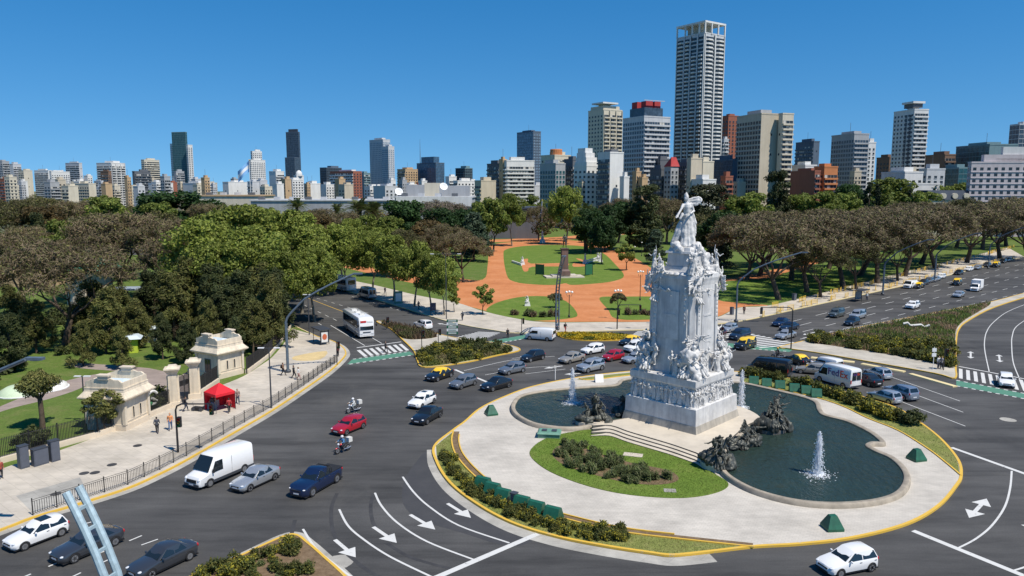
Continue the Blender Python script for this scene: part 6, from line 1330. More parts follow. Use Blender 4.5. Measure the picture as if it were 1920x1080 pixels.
for u, v in [(0,0),(.33,0),(.66,0),(1,0),(0,.2),(0,.45),(0,.7),(0,1),(1,1),(1,.5)]: roofpiece(t, c*u-.5,c*u+.5,a*v-.5,a*v+.5,h,h+8.2,WM['white'],'crown_column')
B(1355,1366,1384,218,650,'grid','grid','brick','red brick tower just behind the great tower'); B(1352,1358,1366,262,640,'band','band','lgrey','pale balcony strip between the great tower and the brick tower'); B(1338,1374,1382,300,500,'glass','blank','slate','dark slate block under the brick tower','slate')
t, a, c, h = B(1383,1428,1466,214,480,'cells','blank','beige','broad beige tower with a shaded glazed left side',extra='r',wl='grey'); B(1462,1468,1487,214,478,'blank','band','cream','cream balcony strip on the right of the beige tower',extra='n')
B(1494,1526,1536,266,650,'band','blank','slate','dark banded glass block right of the beige tower','slate'); B(1484,1528,1534,322,450,'blank','band','brick','low dark red brick house'); B(1528,1546,1569,314,460,'grid','band','orange','orange brick house beside the dark red one'); B(1486,1510,1530,311,480,'blank','blank','white','white roofs behind the red brick house')
B(1562,1602,1627,252,520,'cells','band','grey','grey gridded block with beige balconies','slate'); B(1624,1628,1641,268,560,'blank','grid','white','white slab behind the grey gridded block'); B(1646,1668,1678,296,600,'grid','grid','brown','small brown brick block left of the slim white tower')
t, a, c, h = B(1680,1715,1738,206,560,'grid','band','white','slim white tower with dark window strips',extra='n'); roofpiece(t, c*.05,c*.7,a*.1,a*.55,h+2,h+5,WM['dgrey']); roofpiece(t, c*-.05,c*.8,a*.05,a*.6,h+5,h+6.5,WM['white'],'roof_slab'); roofpiece(t, c*.15,c*.6,a*.2,a*.45,h,h+2,WM['white'])
b = MB()
for u in (.12,.32): b.box(-.12,0,a*u,a*(u+.1),2,h-3)
b.build('window_strip', GM['dark'], t, kind='stuff')
B(1656,1697,1727,324,440,'blank','grid','white','low white buildings before the slim white tower'); B(1739,1772,1789,291,520,'blank','band','brown','plain brown brick block'); B(1725,1738,1768,318,470,'grid','grid','lgrey','pale low block at the foot of the brown brick one')
B(1763,1798,1822,316,470,'glass','glass','teal','low teal glazed block left of the pink building','teal'); B(1800,1856,1900,272,500,'glass','blank','teal','teal glazed penthouse behind the pink building','teal'); t, a, c, h = B(1816,1822,1990,306,400,'grid','grid','pink','large pale pink building at the right edge',phi=R(24)); roofpiece(t, c*.12,c*.98,a*.2,a*.98,h,h+4.5,WM['pink']); roofpiece(t, c*.3,c*.98,a*.4,a*.98,h+4.5,h+8.5,WM['white'])
B(1897,1912,1960,234,520,'glass','glass','lgrey','grey glass block rising at the right edge','slate'); B(1694,1712,1756,346,420,'blank','blank','white','white walls behind the cypresses',extra='n')
# barrel roofed hall
p0 = D(1742,360,400); p1 = D(1850,360,400); t = thing('hall', 'long low hall with dark slate roof and round dormers at the right', 'building', (p0.x,p0.y,0), math.atan2(p1.y-p0.y,p1.x-p0.x)); L = (p1-p0).length; b = MB(); b.box(0,L,0,12,0,19.5); b.build('wall', WM['cream'], t); b = MB(); b.add([(0,-.5,19.5),(L,-.5,19.5),(L,1.5,24.5),(0,1.5,24.5),(0,12,24.5),(L,12,24.5),(L,14,19.5),(0,14,19.5)], [(0,1,2,3),(3,2,5,4),(4,5,6,7),(0,3,4,7),(1,6,5,2)]); b.build('roof', WM['navy'], t)
for k in range(3): b = MB(); b.lathe([(1.5,-.9),(1.5,.6)], 14, 0, (L*(.25+.2*k),.2,21.5), 'y'); b.build('dormer', WM['cream'], t)
# exhibition halls
def hall(x0, x1, yt, d, depth, mat, label, roof='lgrey', step=None):
    p0, p1 = D(x0, yt, d), D(x1, yt, d); t = thing('exhibition_hall', label, 'building', (p0.x,p0.y,0), 0); L = p1.x-p0.x; h = p0.z; b = MB(); b.box(0,L,0,depth,0,h); b.build('wall', WM[mat], t); b = MB(); b.box(-.6,L+.6,-.6,depth,h,h+.8); b.build('roof', WM[roof], t)
    for k in range(int(L/9)): b = MB(); u = 3+k*9; b.box(u,u+3.2,4,7,h+.8,h+2.4); b.build('roof_unit', WM['lgrey' if k % 3 else 'dgrey'], t)
    return t, L, h
t, L, h = hall(372,486,368,470,30,'cream','tan roofed exhibition hall at the left','tan'); t, L, h = hall(470,748,377,430,40,'grey','long grey exhibition hall behind the plane trees')
t, L, h = hall(740,884,371,400,40,'grey','white and grey exhibition hall with a projecting pale upper wall')
b = MB(); b.box(L*.02,L+.4,-1.2,-.62,h-4.5,h+.6); b.build('upper_wall', WM['white'], t)
for k in range(2): b = MB(); b.box(-6-k*2,L*.1,-.75,-.61,h-6.5-k*4,h-5.6-k*4); b.build('window', GM['dark'], t)
for (u0,u1,zz,m) in [(.1,.35,7.,'grey'),(.35,.55,8.,'cream'),(.55,.95,6.5,'grey')]: roofpiece(t, L*u0,L*u1,14,26,h,h+zz,WM[m])
for px, dz in ((748,0),(832,3)):
    p = D(px, 360, 405); tt = thing('satellite_dish', 'white satellite dish on the roof of the exhibition hall, '+('left one' if px < 800 else 'right one'), 'dish', (p.x, p.y, h+.8+dz*.9)); b = MB(); b.tube([(0,0,-.2),(0,0,2)], .15, 6); b.build('post', M['white'], tt); b = MB(); b.lathe([(.2,-.3),(1.2,-.05),(2.1,.5),(2.15,.5),(1.25,-.15),(.2,-.4)], 18); b.build('bowl', M['white'], tt, True, loc=(0,-.3,2.4), rot=(R(62),0,R(20)))
hall(884,1012,392,380,30,'dgrey','dark roofed hall left of the park trees','navy')
# small houses filling the skyline
rg = random.Random(17); fills = []
for i in range(88):
    px = rg.uniform(-20, 1010); d_ = rg.uniform(620, 1250); w_ = rg.uniform(10,26)*800/d_; yt = rg.uniform(331,352); fills.append((px,d_,w_,yt))
for i in range(26):
    px = rg.uniform(1010, 1930); d_ = rg.uniform(470, 620); w_ = rg.uniform(14,30); yt = rg.uniform(322,346); fills.append((px,d_,w_,yt))
for i in range(18):
    fills.append((rg.uniform(-330,-30), rg.uniform(700,1200), rg.uniform(12,26), rg.uniform(310,350)))
for i, (px,d_,w_,yt) in enumerate(sorted(fills)):
    side = 'left' if px < 470 else ('middle' if px < 1010 else 'right'); wn = rg.choice(['white','white','white','lgrey','cream','beige','grey','brick','tan'])
    B(px-w_*.4, px, px+w_*.6, yt, d_, rg.choice(['grid','blank','band','grid']), rg.choice(['blank','grid','grid','band']), wn, 'low %s city house in the %s of the skyline' % (dict(lgrey='pale grey').get(wn,wn), side), detail=False, name='city_house')
# ------------------------------------------------------------------ gatehouses, gate, fences
def gatehouse(corner, e, label):
    """x runs along the fence, y into the park; origin at the street corner"""
    g_ = G(*corner, KH); t = thing('gatehouse', label, 'building', (g_.x,g_.y,KH), math.atan2(e[1],e[0])); t.scale = (.84,.84,.93); A, Bd, H = 4.6, 5.0, 3.7
    S = M['gate_stone']; b = MB(); b.box(0,A,0,Bd,-.1,H); b.build('wall', S, t)
    for (x0,x1,y0,y1) in [(-.12,A+.12,-.12,Bd+.12)]: b = MB(); b.box(x0,x1,y0,y1,-.1,.7); b.build('plinth', M['gate_stone_plain'], t)
    for x, y in [(0,0),(A,0),(0,Bd),(A,Bd)]:
        b = MB(); b.box(x-.2,x+.2,y-.2,y+.2,.7,H-.3); b.box(x-.27,x+.27,y-.27,y+.27,H-.55,H-.3); b.build('pilaster', S, t)
    b = MB(); cx, cy = A/2, Bd/2
    for (o, z0, o2, z1) in [(.3,H-.3,.75,H),(.75,H,.75,H+.14),(.7,H+.14,.15,H+.75),(.18,H+.75,.12,H+1.0),(.16,H+1.0,.16,H+1.15)]: b.frust(cx+o,cx+o2,z0,z1,0,cx,cy,cy+o,cy+o2)
    b.build('cornice', S, t)
    for y0, y1 in ((-.05,.22),(Bd-.22,Bd+.05)): b = MB(); b.box(-.02,A+.02,y0,y1,H+1.15,H+1.8); b.build('parapet', S, t)
    for x0, x1 in ((-.05,.22),(A-.22,A+.05)):
        b = MB(); n = 9; pts = [(Bd*i/n, .55+.45*math.sin(math.pi*i/n)**.5+(.12 if i % 2 else 0)) for i in range(n+1)]
        for i in range(n): y0, z0 = pts[i]; y1, z1 = pts[i+1]; b.add([(x0,y0,H+1.15),(x1,y0,H+1.15),(x1,y1,H+1.15),(x0,y1,H+1.15),(x0,y0,H+1.15+z0),(x1,y0,H+1.15+z0),(x1,y1,H+1.15+z1),(x0,y1,H+1.15+z1)], [(4,5,6,7),(0,1,5,4),(1,2,6,5),(2,3,7,6),(3,0,4,7)])
        b.build('scroll_parapet', S, t)
        b = MB(); xc = (x0+x1)/2; b.box(xc-.3,xc+.3,Bd/2-.7,Bd/2+.7,H+2.1,H+2.5); b.box(xc-.42,xc+.42,Bd/2-.85,Bd/2+.85,H+2.5,H+2.66); b.build('crest', M['gate_stone_plain'], t)
    b = MB(); b.add([(.2,.25,H+1.2),(A-.2,.25,H+1.2),(A-.2,Bd-.25,H+1.2),(.2,Bd-.25,H+1.2),(A/2,Bd*.3,H+1.75),(A/2,Bd*.7,H+1.75)], [(0,1,4),(1,2,5,4),(2,3,5),(3,0,4,5)]); b.build('skylight', M['blue_roof'], t)
    for u in (A*.36, A*.66):
        b = MB(); b.box(u-.2,u+.2,-.06,.1,1.1,2.5); f = b.build('window_frame', M['gate_stone_plain'], t); b = MB(); b.box(u-.12,u+.12,-.075,.1,1.2,2.4); b.build('pane', M['glass'], f)
    b = MB(); b.box(-.07,.1,Bd*.36,Bd*.64,.7,2.7); f = b.build('window_frame', M['slate'], t)
    for k in range(2): b = MB(); y0 = Bd*(.38+.13*k); b.box(-.09,.1,y0,y0+Bd*.11,.8,2.6); b.build('pane', M['glass'], f)
    b = MB(); b.box(-.03,A+.03,-.05,.03,.95,1.05); b.build('string_course', M['gate_stone_plain'], t); return t
e1 = Vector((.14,.99)).normalized(); e2 = Vector((.5,.866)).normalized()
gatehouse((236,808), e1, 'nearer cream stone gatehouse with scrolled parapet, partly behind a small tree')
gatehouse((411,711), e2, 'farther cream stone gatehouse with scrolled parapet, right of the gate pillars')
def pillar(px, py, label):
    g_ = G(px,py,KH); t = thing('gate_pillar', label, 'pillar', (g_.x,g_.y,KH), R(18), 'gate pillars'); S = M['gate_stone']
    b = MB(); b.frust(.72,.68,-.1,.6); b.build('base', M['gate_stone_plain'], t); b = MB(); b.frust(.5,.46,.6,3.9); b.build('shaft', S, t)
    for s in (-1,1): b = MB(); b.frust(.16,.14,.6,3.6,0,s*.5,-.1); b.build('scroll_buttress', S, t)
    b = MB(); b.frust(.55,.62,3.9,4.1); b.frust(.62,.85,4.1,4.4); b.frust(.85,.85,4.4,4.55); b.frust(.6,.4,4.55,4.85); b.build('cap', S, t)
pillar(327,761,'left stone gate pillar beside the round emblem'); pillar(366,745,'right stone gate pillar nearer the red tent')
def fence(path, h, label, post_every=3, wall=.5, name='iron_fence', bar=.14, thick=.02):
    t = thing(name, label, 'fence', (0,0,0)); L = len(path)
    seg = []
    for i in range(L-1):
        a, c = Vector(path[i]), Vector(path[i+1]); n = max(1, round((c-a).length/post_every))
        for k in range(n): seg.append((a.lerp(c,k/n), a.lerp(c,(k+1)/n)))
    if wall:
        b = MB(); b.sweep(path, [(-.22,KH-.1),(-.22,KH+wall),(.22,KH+wall),(.22,KH-.1)]); b.build('low_wall', M['gate_stone_plain'], t)
    for a, c in seg:
        b = MB(); s = .05 if wall else .032; b.box(a.x-s,a.x+s,a.y-s,a.y+s,KH,KH+h+.12); b.build('post', M['iron'], t)
        for z in ((wall+.12, h-.15) if wall else (.14, h-.16, h-.02)): b = MB(); b.tube([(a.x,a.y,KH+z),(c.x,c.y,KH+z)], .022, 4); b.build('rail', M['iron'], t)
        b = MB(); n = int((c-a).length/bar)
        for k in range(1, n): p = a.lerp(c, k/n); b.box(p.x-thick,p.x+thick,p.y-thick,p.y+thick,KH+(wall+.05 if wall else .14),KH+h-(0 if wall else .16))
        b.build('bars', M['iron'], t, kind='stuff')
    return t
def gl(pts, z=KH): return [(lambda q: (q.x,q.y))(G(x,y,z)) for x, y in pts]
fence(gl([(-130,910),(0,868),(110,838),(184,818),(231,801)]), 2.3, 'black iron fence on a low wall left of the near gatehouse')
fence(gl([(278,782),(320,764)]), 2.2, 'short iron fence carrying a round emblem between near gatehouse and gate', 2.5)
fence(gl([(372,741),(409,716)]), 2.2, 'short iron fence between the right gate pillar and far gatehouse', 2.5)
fence(gl([(463,700),(487,682),(505,668),(528,640),(545,612),(535,590)]), 2.2, 'iron fence beyond the far gatehouse under dark trees', 3)
fence(gl([(62,966),(150,938),(240,909),(300,881),(350,855),(440,803),(510,763),(570,723),(612,693),(634,678)]), 1.25, 'long black pedestrian railing along the left kerb', 1.9, 0, 'railing', .16, .013)
# iron gate leaves
for (p, q, lab) in [((332,757),(347,751),'left leaf of the ornate iron gate'),((347,751),(361,746),'right leaf of the ornate iron gate')]:
    a, c = G(*p,KH), G(*q,KH); t = thing('gate', lab, 'gate', (a.x,a.y,KH), math.atan2(c.y-a.y,c.x-a.x), 'gate leaves'); L = (c-a).length
    b = MB(); b.tube([(0,0,.1),(L,0,.1),(L,0,3.),(L*.5,0,3.4),(0,0,3.),(0,0,.1)], .05, 5); b.build('frame', M['iron'], t)
    b = MB()
    for k in range(1,10): b.box(L*k/10-.02,L*k/10+.02,-.02,.02,.1,3.1)
    for k in range(4): b.lathe([(.3,-.02),(.34,-.02),(.34,.02),(.3,.02)], 14, 0, (L*(.15+.23*k),0,2.2), 'y')
    b.build('scrollwork', M['iron'], t, kind='stuff')
# round emblem on the fence
a = G(290,770,KH); t = thing('emblem', 'cream and green round emblem shaped like a curl, on the gate fence', 'sign', (a.x-.1,a.y-.15,KH+1.55), R(70)); b = MB(); P = [(.75*math.cos(u)*(1-.0*u),0,.75*math.sin(u)) for u in [i*.3+.5 for i in range(18)]]+[(-.1,0,0)]; b.tube(P, .16, 8); b.build('curl', M['offwhite'], t, True); b = MB(); b.ball((-.55,-.05,-.62), .55, 10, 0, (1,.25,.55)); b.build('leaf', plain('emblem_green',(.05,.3,.12),.5), t, True)
# cabinets
for i, (px, py, w_, h_) in enumerate([(48,878,.75,2.05),(79,872,1.25,1.55),(106,865,.75,1.95)]):
    g_ = G(px,py,KH); t = thing('utility_cabinet', ['tall slate grey cabinet farthest left against the fence','wide low slate grey cabinet between two tall ones','tall slate grey cabinet nearest the gatehouse'][i], 'cabinet', (g_.x,g_.y,KH), R(58)); b = MB(); b.box(-w_/2,w_/2,0,.6,0,h_); b.build('housing', M['slate'], t); b = MB(); b.box(-w_/2+.06,w_/2-.06,-.02,0,.12,h_-.1); b.build('door', M['slate'], t); b = MB(); b.box(-w_/2-.05,w_/2+.05,-.05,.65,h_,h_+.05); b.build('lid', M['dark_grey'], t)
# red tent
g_ = G(413,768,KH); t = thing('canopy_tent', 'bright red pop-up canopy tent on the pavement by the gate', 'tent', (g_.x,g_.y,KH), R(52)); s = 1.2
b = MB(); b.add([(-s,-s,2.15),(s,-s,2.15),(s,s,2.15),(-s,s,2.15),(0,0,3.15)], [(0,1,4),(1,2,4),(2,3,4),(3,0,4)]); b.build('roof', M['red_cloth'], t); b = MB(); b.sweep([(-s,-s),(s,-s),(s,s),(-s,s)], [(0,1.85),(0,2.15)], 0, True); b.build('valance', M['red_cloth'], t)
for y0, x0, x1, y1 in [(s,-s,s,s),(-s,s,s,s)]: b = MB(); n = 10; P = []; [P.extend([(x0+(x1-x0)*i/n+(.05*(i%2)), y0+(y1-y0)*i/n-(.05*(i%2)), .05),(x0+(x1-x0)*i/n, y0+(y1-y0)*i/n, 1.9)]) for i in range(n+1)]; b.add(P, [(2*i,2*i+2,2*i+3,2*i+1) for i in range(n)]); b.build('side_wall', M['red_cloth'], t)
b = MB(); b.add([(-s,-s,.05),(-s*.4,-s,.05),(-s*.4,-s,1.9),(-s,-s,1.9)], [(0,1,2,3)])
for x, y in [(-s,-s),(s,-s),(s,s),(-s,s)]: b = MB(); b.tube([(x,y,0),(x,y,2.15)], .03, 6); b.build('pole', M['dark_grey'], t)
for i, (px, py, c_, w_) in enumerate([(398,768,(.1,.16,.22),.9),(392,762,(.45,.32,.2),.8),(404,763,(.5,.5,.48),.7)]):
    g_ = G(px,py,KH); t = thing('display_stand', ['dark blue display stand under the red tent','brown display stand left of the tent','white display stand at the back of the tent'][i], 'stand', (g_.x,g_.y,KH), R(52)); b = MB(); b.box(-w_/2,w_/2,-.25,.25,0,.85); b.build('table', col(c_), t)
    for k in range(6): b = MB(); b.box(-w_/2+.1+.13*k,-w_/2+.2+.13*k,-.15,.1,.85,1.05+.1*(k%3)); b.build('goods', col([(.5,.1,.08),(.6,.5,.1),(.1,.3,.5),(.5,.5,.5)][k%4]), t)
g_ = G(372,770,KH); t = thing('hand_cart', 'low black cart with small wheels in front of the tent', 'cart', (g_.x,g_.y,KH), R(-15)); b = MB(); b.box(-.6,.6,-.25,.25,.15,.45); b.build('tray', M['black'], t)
for s_ in (-1,1): b = MB(); b.lathe([(.22,-.04),(.22,.04)], 12, 0, (s_*.5,-.28,.22), 'y'); b.build('wheel', M['dark_grey'], t)
b = MB(); b.tube([(-.6,0,.4),(-.75,0,.9),(-.6,0,1.0)], .02, 5); b.build('handle', M['dark_grey'], t)
# ------------------------------------------------------------------ lamp posts
def ladder_lamp(base, adir, label, reach=9., hb=8., ht=13.5, head=True, z=KH, mat='galv'):
    t = thing('street_lamp', label, 'street lamp', (base.x,base.y,z), math.atan2(adir[1],adir[0]), 'tall lattice street lamps'); sep = .26 if mat == 'galv' else .3
    P = [(0,0),(0,hb*.5),(0,hb*.88),(.25,hb*.96),(.8,hb+.35)]; n = 5
    for k in range(1,n+1): u = k/n; P.append((.8+(reach-.8)*u, hb+.35+(ht-hb-.35)*(u**.68)))
    for s in (-1,1): b = MB(); b.tube([(x,s*sep,zz) for x,zz in P], [.14]*3+[.13]*2+[.11 if mat == 'galv' else .15]*n, 8); b.build('tube', M[mat], t, True)
    pts = []
    for i in range(len(P)-1):
        a, c = V(P[i][0],0,P[i][1]), V(P[i+1][0],0,P[i+1][1]); m = max(1,int((c-a).length/.75)); pts += [a.lerp(c,k/m) for k in range(m)]
    for q in pts[1:]: b = MB(); b.box(q.x-.05,q.x+.05,-sep,sep,q.z-.06,q.z+.06); b.build('rung', M[mat], t)
    if head: b = MB(); b.box(reach-.1,reach+1.1,-.2,.2,ht-.08,ht+.1); b.ball((reach+.5,0,ht-.08), .3, 8, 0, (1.5,.6,.3)); b.build('lamp_head', M['galv'], t)
    b = MB(); b.lathe([(.42,0),(.42,.25),(.3,.4)], 10); b.build('base', M['dark_grey'], t)
    return t
ladder_lamp(G(540,698,KH), (.97,.1), 'tall twin-tube lamp post on the left pavement arching over the coach', 9.3)
ladder_lamp(G(1380,603,KH), (.93,-.37), 'tall twin-tube lamp post arching right beside the monument', 11.)
ladder_lamp(G(1045,618,KH), (.05,-1), 'tall twin-tube lamp post at the kerb before the park statue, arm toward the viewer', 9., 8., 14.)
ladder_lamp(V(-42.4,50,0), (1,-.05), 'blue grey lamp arm entering from the left edge', 9.6)
ladder_lamp(V(-14.35,26.9,0), (-.97,.24), 'pale blue lattice lamp arm rising into the lower left corner', 2.7, 8., 13.4, False, KH, 'pale_galv')
for px, py, lab in [(1655,552,'nearest'),(1752,528,'second'),(1853,503,'third')]: ladder_lamp(G(px,py,KH), (.72,-.69), 'tall twin-tube lamp post in the row of brown trees, %s of the right avenue' % lab, 9.)
def t_lamp(px, py, h, label, arm=1.2, z=KH, rz=0, mat='dark_grey'):
    g_ = G(px,py,z); t = thing('street_lamp', label, 'street lamp', (g_.x,g_.y,z), rz); b = MB(); b.tube([(0,0,0),(0,0,h*.5),(0,0,h)], [.1,.085,.06], 8); b.build('pole', M[mat], t, True); b = MB(); b.tube([(-arm,0,h),(arm,0,h)], .035, 6); b.build('cross_arm', M[mat], t)
    for s in (-1,1): b = MB(); b.box(s*arm-.35,s*arm+.35,-.12,.12,h-.02,h+.08); b.build('lamp_head', M['white'], t)
    return t
t_lamp(509,765,7.0,'slim dark lamp post with a T head by the left railing',.9); t_lamp(837,598,12.6,'tall T-headed lamp post on the park side of the left avenue',2.6); t_lamp(161,795,5.2,'short lamp post in front of the near gatehouse',.5)
t_lamp(580,628,7.,'slim lamp post with a green sign by the bus shelter',.5)
def globe_lamp(px, py, h, label, arms=True):
    g_ = G(px,py,KH); t = thing('globe_lamp', label, 'lamp', (g_.x,g_.y,KH-.02), 0, 'globe lamps in the park'); b = MB(); b.lathe([(.2,0),(.2,.4),(.09,.6),(.06,h*.9)], 8); b.build('post', M['iron'], t)
    for s in ((-1,0,1) if arms else (0,)):
        if s: b = MB(); b.tube([(0,0,h*.86),(s*.4,0,h*.84),(s*.55,0,h*.93)], .035, 5); b.build('bracket', M['iron'], t)
        b = MB(); b.ball((s*.55,0,h+.0 if s else h+.1), .24, 10); b.build('globe', M['globe'], t, True)
globe_lamp(1067,595,5.,'globe lamp at the right end of the left front lawn'); globe_lamp(1158,598,5.5,'globe lamp by the bare shrub on the right front lawn'); globe_lamp(1200,563,6.5,'globe lamp just left of the monument shaft'); globe_lamp(1203,480,5.,'far globe lamp by the clay path on the right',False); globe_lamp(1190,490,5.,'far globe lamp left of its twin by the clay path',False); globe_lamp(1164,462,5.,'farthest globe lamp near the dark trees',False)
# ------------------------------------------------------------------ signals and signs
def signal_head(t, x, y, z, face=0):
    b = MB(); b.box(x-.17,x+.17,y-.14,y+.14,z-.5,z+.5); h_ = b.build('signal_head', M['iron'], t)
    for k, c_ in enumerate([(.3,.01,.01),(.3,.2,.01),(.01,.2,.08)]): b = MB(); b.lathe([(.11,-.16),(.13,-.26),(.12,-.15)], 10, 0, (x,y,z+.3-.3*k), 'y'); b.build('lens', col([x*.35 for x in c_],.3), h_)
def signal(px, py, h, label, arm=0, z=KH, rz=0, low=True):
    g_ = G(px,py,z); t = thing('traffic_light', label, 'traffic light', (g_.x,g_.y,z), rz); b = MB()
    if arm: b.tube([(0,0,0),(0,0,h-.6),(.15,0,h-.2),(.6,0,h),(arm,0,h)], [.11,.09,.085,.08,.06], 8); 
    else: b.tube([(0,0,0),(0,0,h)], .06, 8)
    b.build('pole', M['iron'], t, True)
    if arm: signal_head(t, arm-.1, 0, h-.55)
    if low: signal_head(t, .3, 0, min(h-.5, 3.0))
    return t
signal(334,848,4.75,'dark mast-arm traffic light beside the left railing',3.5); signal(632,684,3.4,'traffic light at the left pavement corner by the railing end'); signal(791,661,3.6,'traffic light on the shrub island left of the green sign'); signal(822,649,2.8,'small traffic light on the island near the crossing'); signal(725,617,2.2,'short post with a dark signal at the tip of the reed island')
signal(1157,617,4.4,'traffic light with an arm to the right before the front lawn',4.2); signal(1483,654,6.6,'dark mast-arm traffic light at the right avenue crossing',5.,KH,math.pi); signal(1769,694,3.0,'pedestrian signal at the near corner of the median'); signal(978,624,2.6,'small post with a yellow box at the park crossing',0); signal(1350,650,3.2,'traffic light half hidden by the monument at the right crossing')
g_ = G(860,645,KH); t = thing('direction_sign', 'stacked green and white street direction boards on two posts', 'sign', (g_.x-1,g_.y,KH), 0)
for s in (-.75,.75): b = MB(); b.tube([(s,0,0),(s,0,4.1)], .045, 6); b.build('post', M['galv'], t)
for k in range(5): b = MB(); b.box(-.9,.9,-.06,-.02,1.6+k*.5,2.03+k*.5); q = b.build('board', M['signgreen'] if k % 2 == 0 else M['white'], t); b = MB(); b.box(-.65,.65,-.068,-.06,1.74+k*.5,1.88+k*.5); b.build('print', M['white'] if k % 2 == 0 else M['signgreen'], q)
def shelter(px, py, label, rz, L=3.4, ad=True):
    g_ = G(px,py,KH); t = thing('bus_shelter', label, 'bus shelter', (g_.x,g_.y,KH), rz)
    for x in (0,L): 
        for y in (0,1.4): b = MB(); b.tube([(x,y,0),(x,y,2.4)], .05, 6); b.build('post', M['iron'], t)
    b = MB(); b.box(-.3,L+.3,-.3,1.7,2.4,2.55); b.build('roof', M['dark_grey'], t); quadpane('back_pane', [(0,1.4,.4),(L,1.4,.4),(L,1.4,2.2),(0,1.4,2.2)], t, .01, plain('shelter_glass',(.2,.24,.25),.1)); b = MB(); b.box(.4,L-.4,.9,1.25,.45,.5); b.build('bench', M['galv'], t)
    if ad:
        b = MB(); b.box(L+.0,L+.12,0,1.3,.3,2.2); q = b.build('advert_panel', M['dark_grey'], t); b = MB(); b.box(L+.12,L+.13,.12,1.18,.45,2.05); b.build('poster', M['offwhite'], q); b = MB(); b.ball((L+.14,.65,1.3), .42, 10, 0, (.05,1,1.2)); b.build('poster_print', col((.5,.12,.05)), q)
shelter(588,641,'dark bus shelter with a lit poster on the left pavement corner',R(-55),3.2); shelter(1615,566,'small shelter among the yellow barriers on the right pavement',R(44),3.5,False)
g_ = G(747,569,KH); t = thing('info_totem', 'green and white information totem at the kerb under the plane trees', 'sign', (g_.x,g_.y,KH), R(20)); b = MB(); b.box(-.9,.9,-.2,.2,0,2.7); b.build('housing', M['green_box'], t); b = MB(); b.box(-.65,.65,-.23,-.2,.5,2.3); b.build('screen', M['white'], t)
g_ = G(812,590,KH); t = thing('notice_board', 'blue notice board on two legs on the pavement under the trees', 'sign', (g_.x,g_.y,KH), R(10)); b = MB(); b.box(-.6,.6,-.05,.05,.9,2.4); b.build('board', PAINT['navy'], t)
for s in (-.5,.5): b = MB(); b.box(s-.04,s+.04,-.04,.04,0,.9); b.build('leg', M['iron'], t)
for i, (px, py, h_) in enumerate([(1749,693,3.2),]):
    g_ = G(px,py,KH); t = thing('sign_post', 'white post with two square plates at the median corner', 'sign', (g_.x,g_.y,KH)); b = MB(); b.tube([(0,0,0),(0,0,h_)], .05, 6); b.build('post', M['white'], t)
    for z in (2.1,2.8): b = MB(); b.box(-.3,.3,-.06,-.03,z-.25,z+.25); b.build('plate', M['white'], t)
g_ = G(1041,712,KH); t = thing('sign_post', 'thin pale post at the kerb left of the pool jet', 'sign', (g_.x,g_.y,KH)); b = MB(); b.tube([(0,0,0),(0,0,1.9)], .05, 6); b.build('post', M['white'], t); b = MB(); b.box(-.14,.14,-.06,.06,1.55,1.9); b.build('plate', M['offwhite'], t)
g_ = G(1720,617,KH); t = thing('park_bench', 'white bent tube bench lying among the grasses of the median', 'bench', (g_.x,g_.y,KH+.3), R(-10)); b = MB(); b.tube([(-2.4,0,.6),(-1.7,0,.8),(-1.2,0,.3),(.6,.1,.5),(1.2,0,.1),(2.,0,.5)], .22, 6); b.build('tube', M['offwhite'], t)
# ------------------------------------------------------------------ barriers
def block(px, py, rz, label, wedge=False, grp='green barrier blocks', z=KH, s=1.):
    g_ = G(px,py,z); t = thing('barrier_block', label, 'barrier', (g_.x,g_.y,z), rz, grp); b = MB(); L = .62*s; w0, w1, h_ = .62*s, .2*s, 1.05*s
    lt = L if not wedge else L*.42
    P = [(-L,-w0,0),(L,-w0,0),(L,w0,0),(-L,w0,0),(-L,-w0,.2),(L,-w0,.2),(L,w0,.2),(-L,w0,.2),(-lt,-w1,h_),(lt,-w1,h_),(lt,w1,h_),(-lt,w1,h_)]
    b.add(P, [(3,2,1,0),(0,1,5,4),(1,2,6,5),(2,3,7,6),(3,0,4,7),(4,5,9,8),(5,6,10,9),(6,7,11,10),(7,4,8,11),(8,9,10,11)]); b.build('shell', M['green_plastic'], t)
    b = MB(); b.box(-L*.3,L*.3,-w0*.76,-w0*.5,.3*s,.5*s); b.build('grip', M['iron'], t)
rowl = [(906,917),(924,928),(944,940),(979,954),(1006,964),(1037,975)]
for i, (x, y) in enumerate(rowl): block(x, y, R(-31), 'green barrier block in the left verge row, %s from the left' % ORD[i])
g_ = G(964,949,KH); t = thing('bin', 'slim dark bin in the middle of the left barrier row', 'bin', (g_.x,g_.y,KH), R(-30)); b = MB(); b.box(-.22,.22,-.22,.22,0,1.05); b.build('body', M['slate'], t); b = MB(); b.box(-.26,.26,-.26,.26,1.05,1.15); b.build('lid', M['dark_grey'], t)
for i, (x, y) in enumerate([(1413,720),(1437,724),(1462,728),(1489,734),(1511,738),(1530,744)]): block(x, y, R(-12), 'green barrier block in the right verge row, %s from the left' % ORD[i], s=.95)
block(921,777,R(20),'lone green wedge block on the left of the plaza',True); block(1718,862,R(15),'lone green wedge block on the right of the plaza',True); block(1560,991,R(5),'lone green wedge block at the bottom of the plaza',True)
g_ = G(1030,818,KH); t = thing('pump_box', 'pale green metal box on the plaza beside the western pool', 'box', (g_.x,g_.y,KH), R(-8)); b = MB(); b.box(-1.1,1.1,-.75,.75,0,.45); b.build('housing', M['green_box'], t); b = MB(); b.frust(1.2,1.05,.45,.6,0,0,0,.85,.7); b.build('lid', M['green_box'], t)
for s in (-.5,.5): b = MB(); b.box(s-.25,s+.25,-.3,.3,.6,.68); b.build('hatch', M['dark_grey'], t)
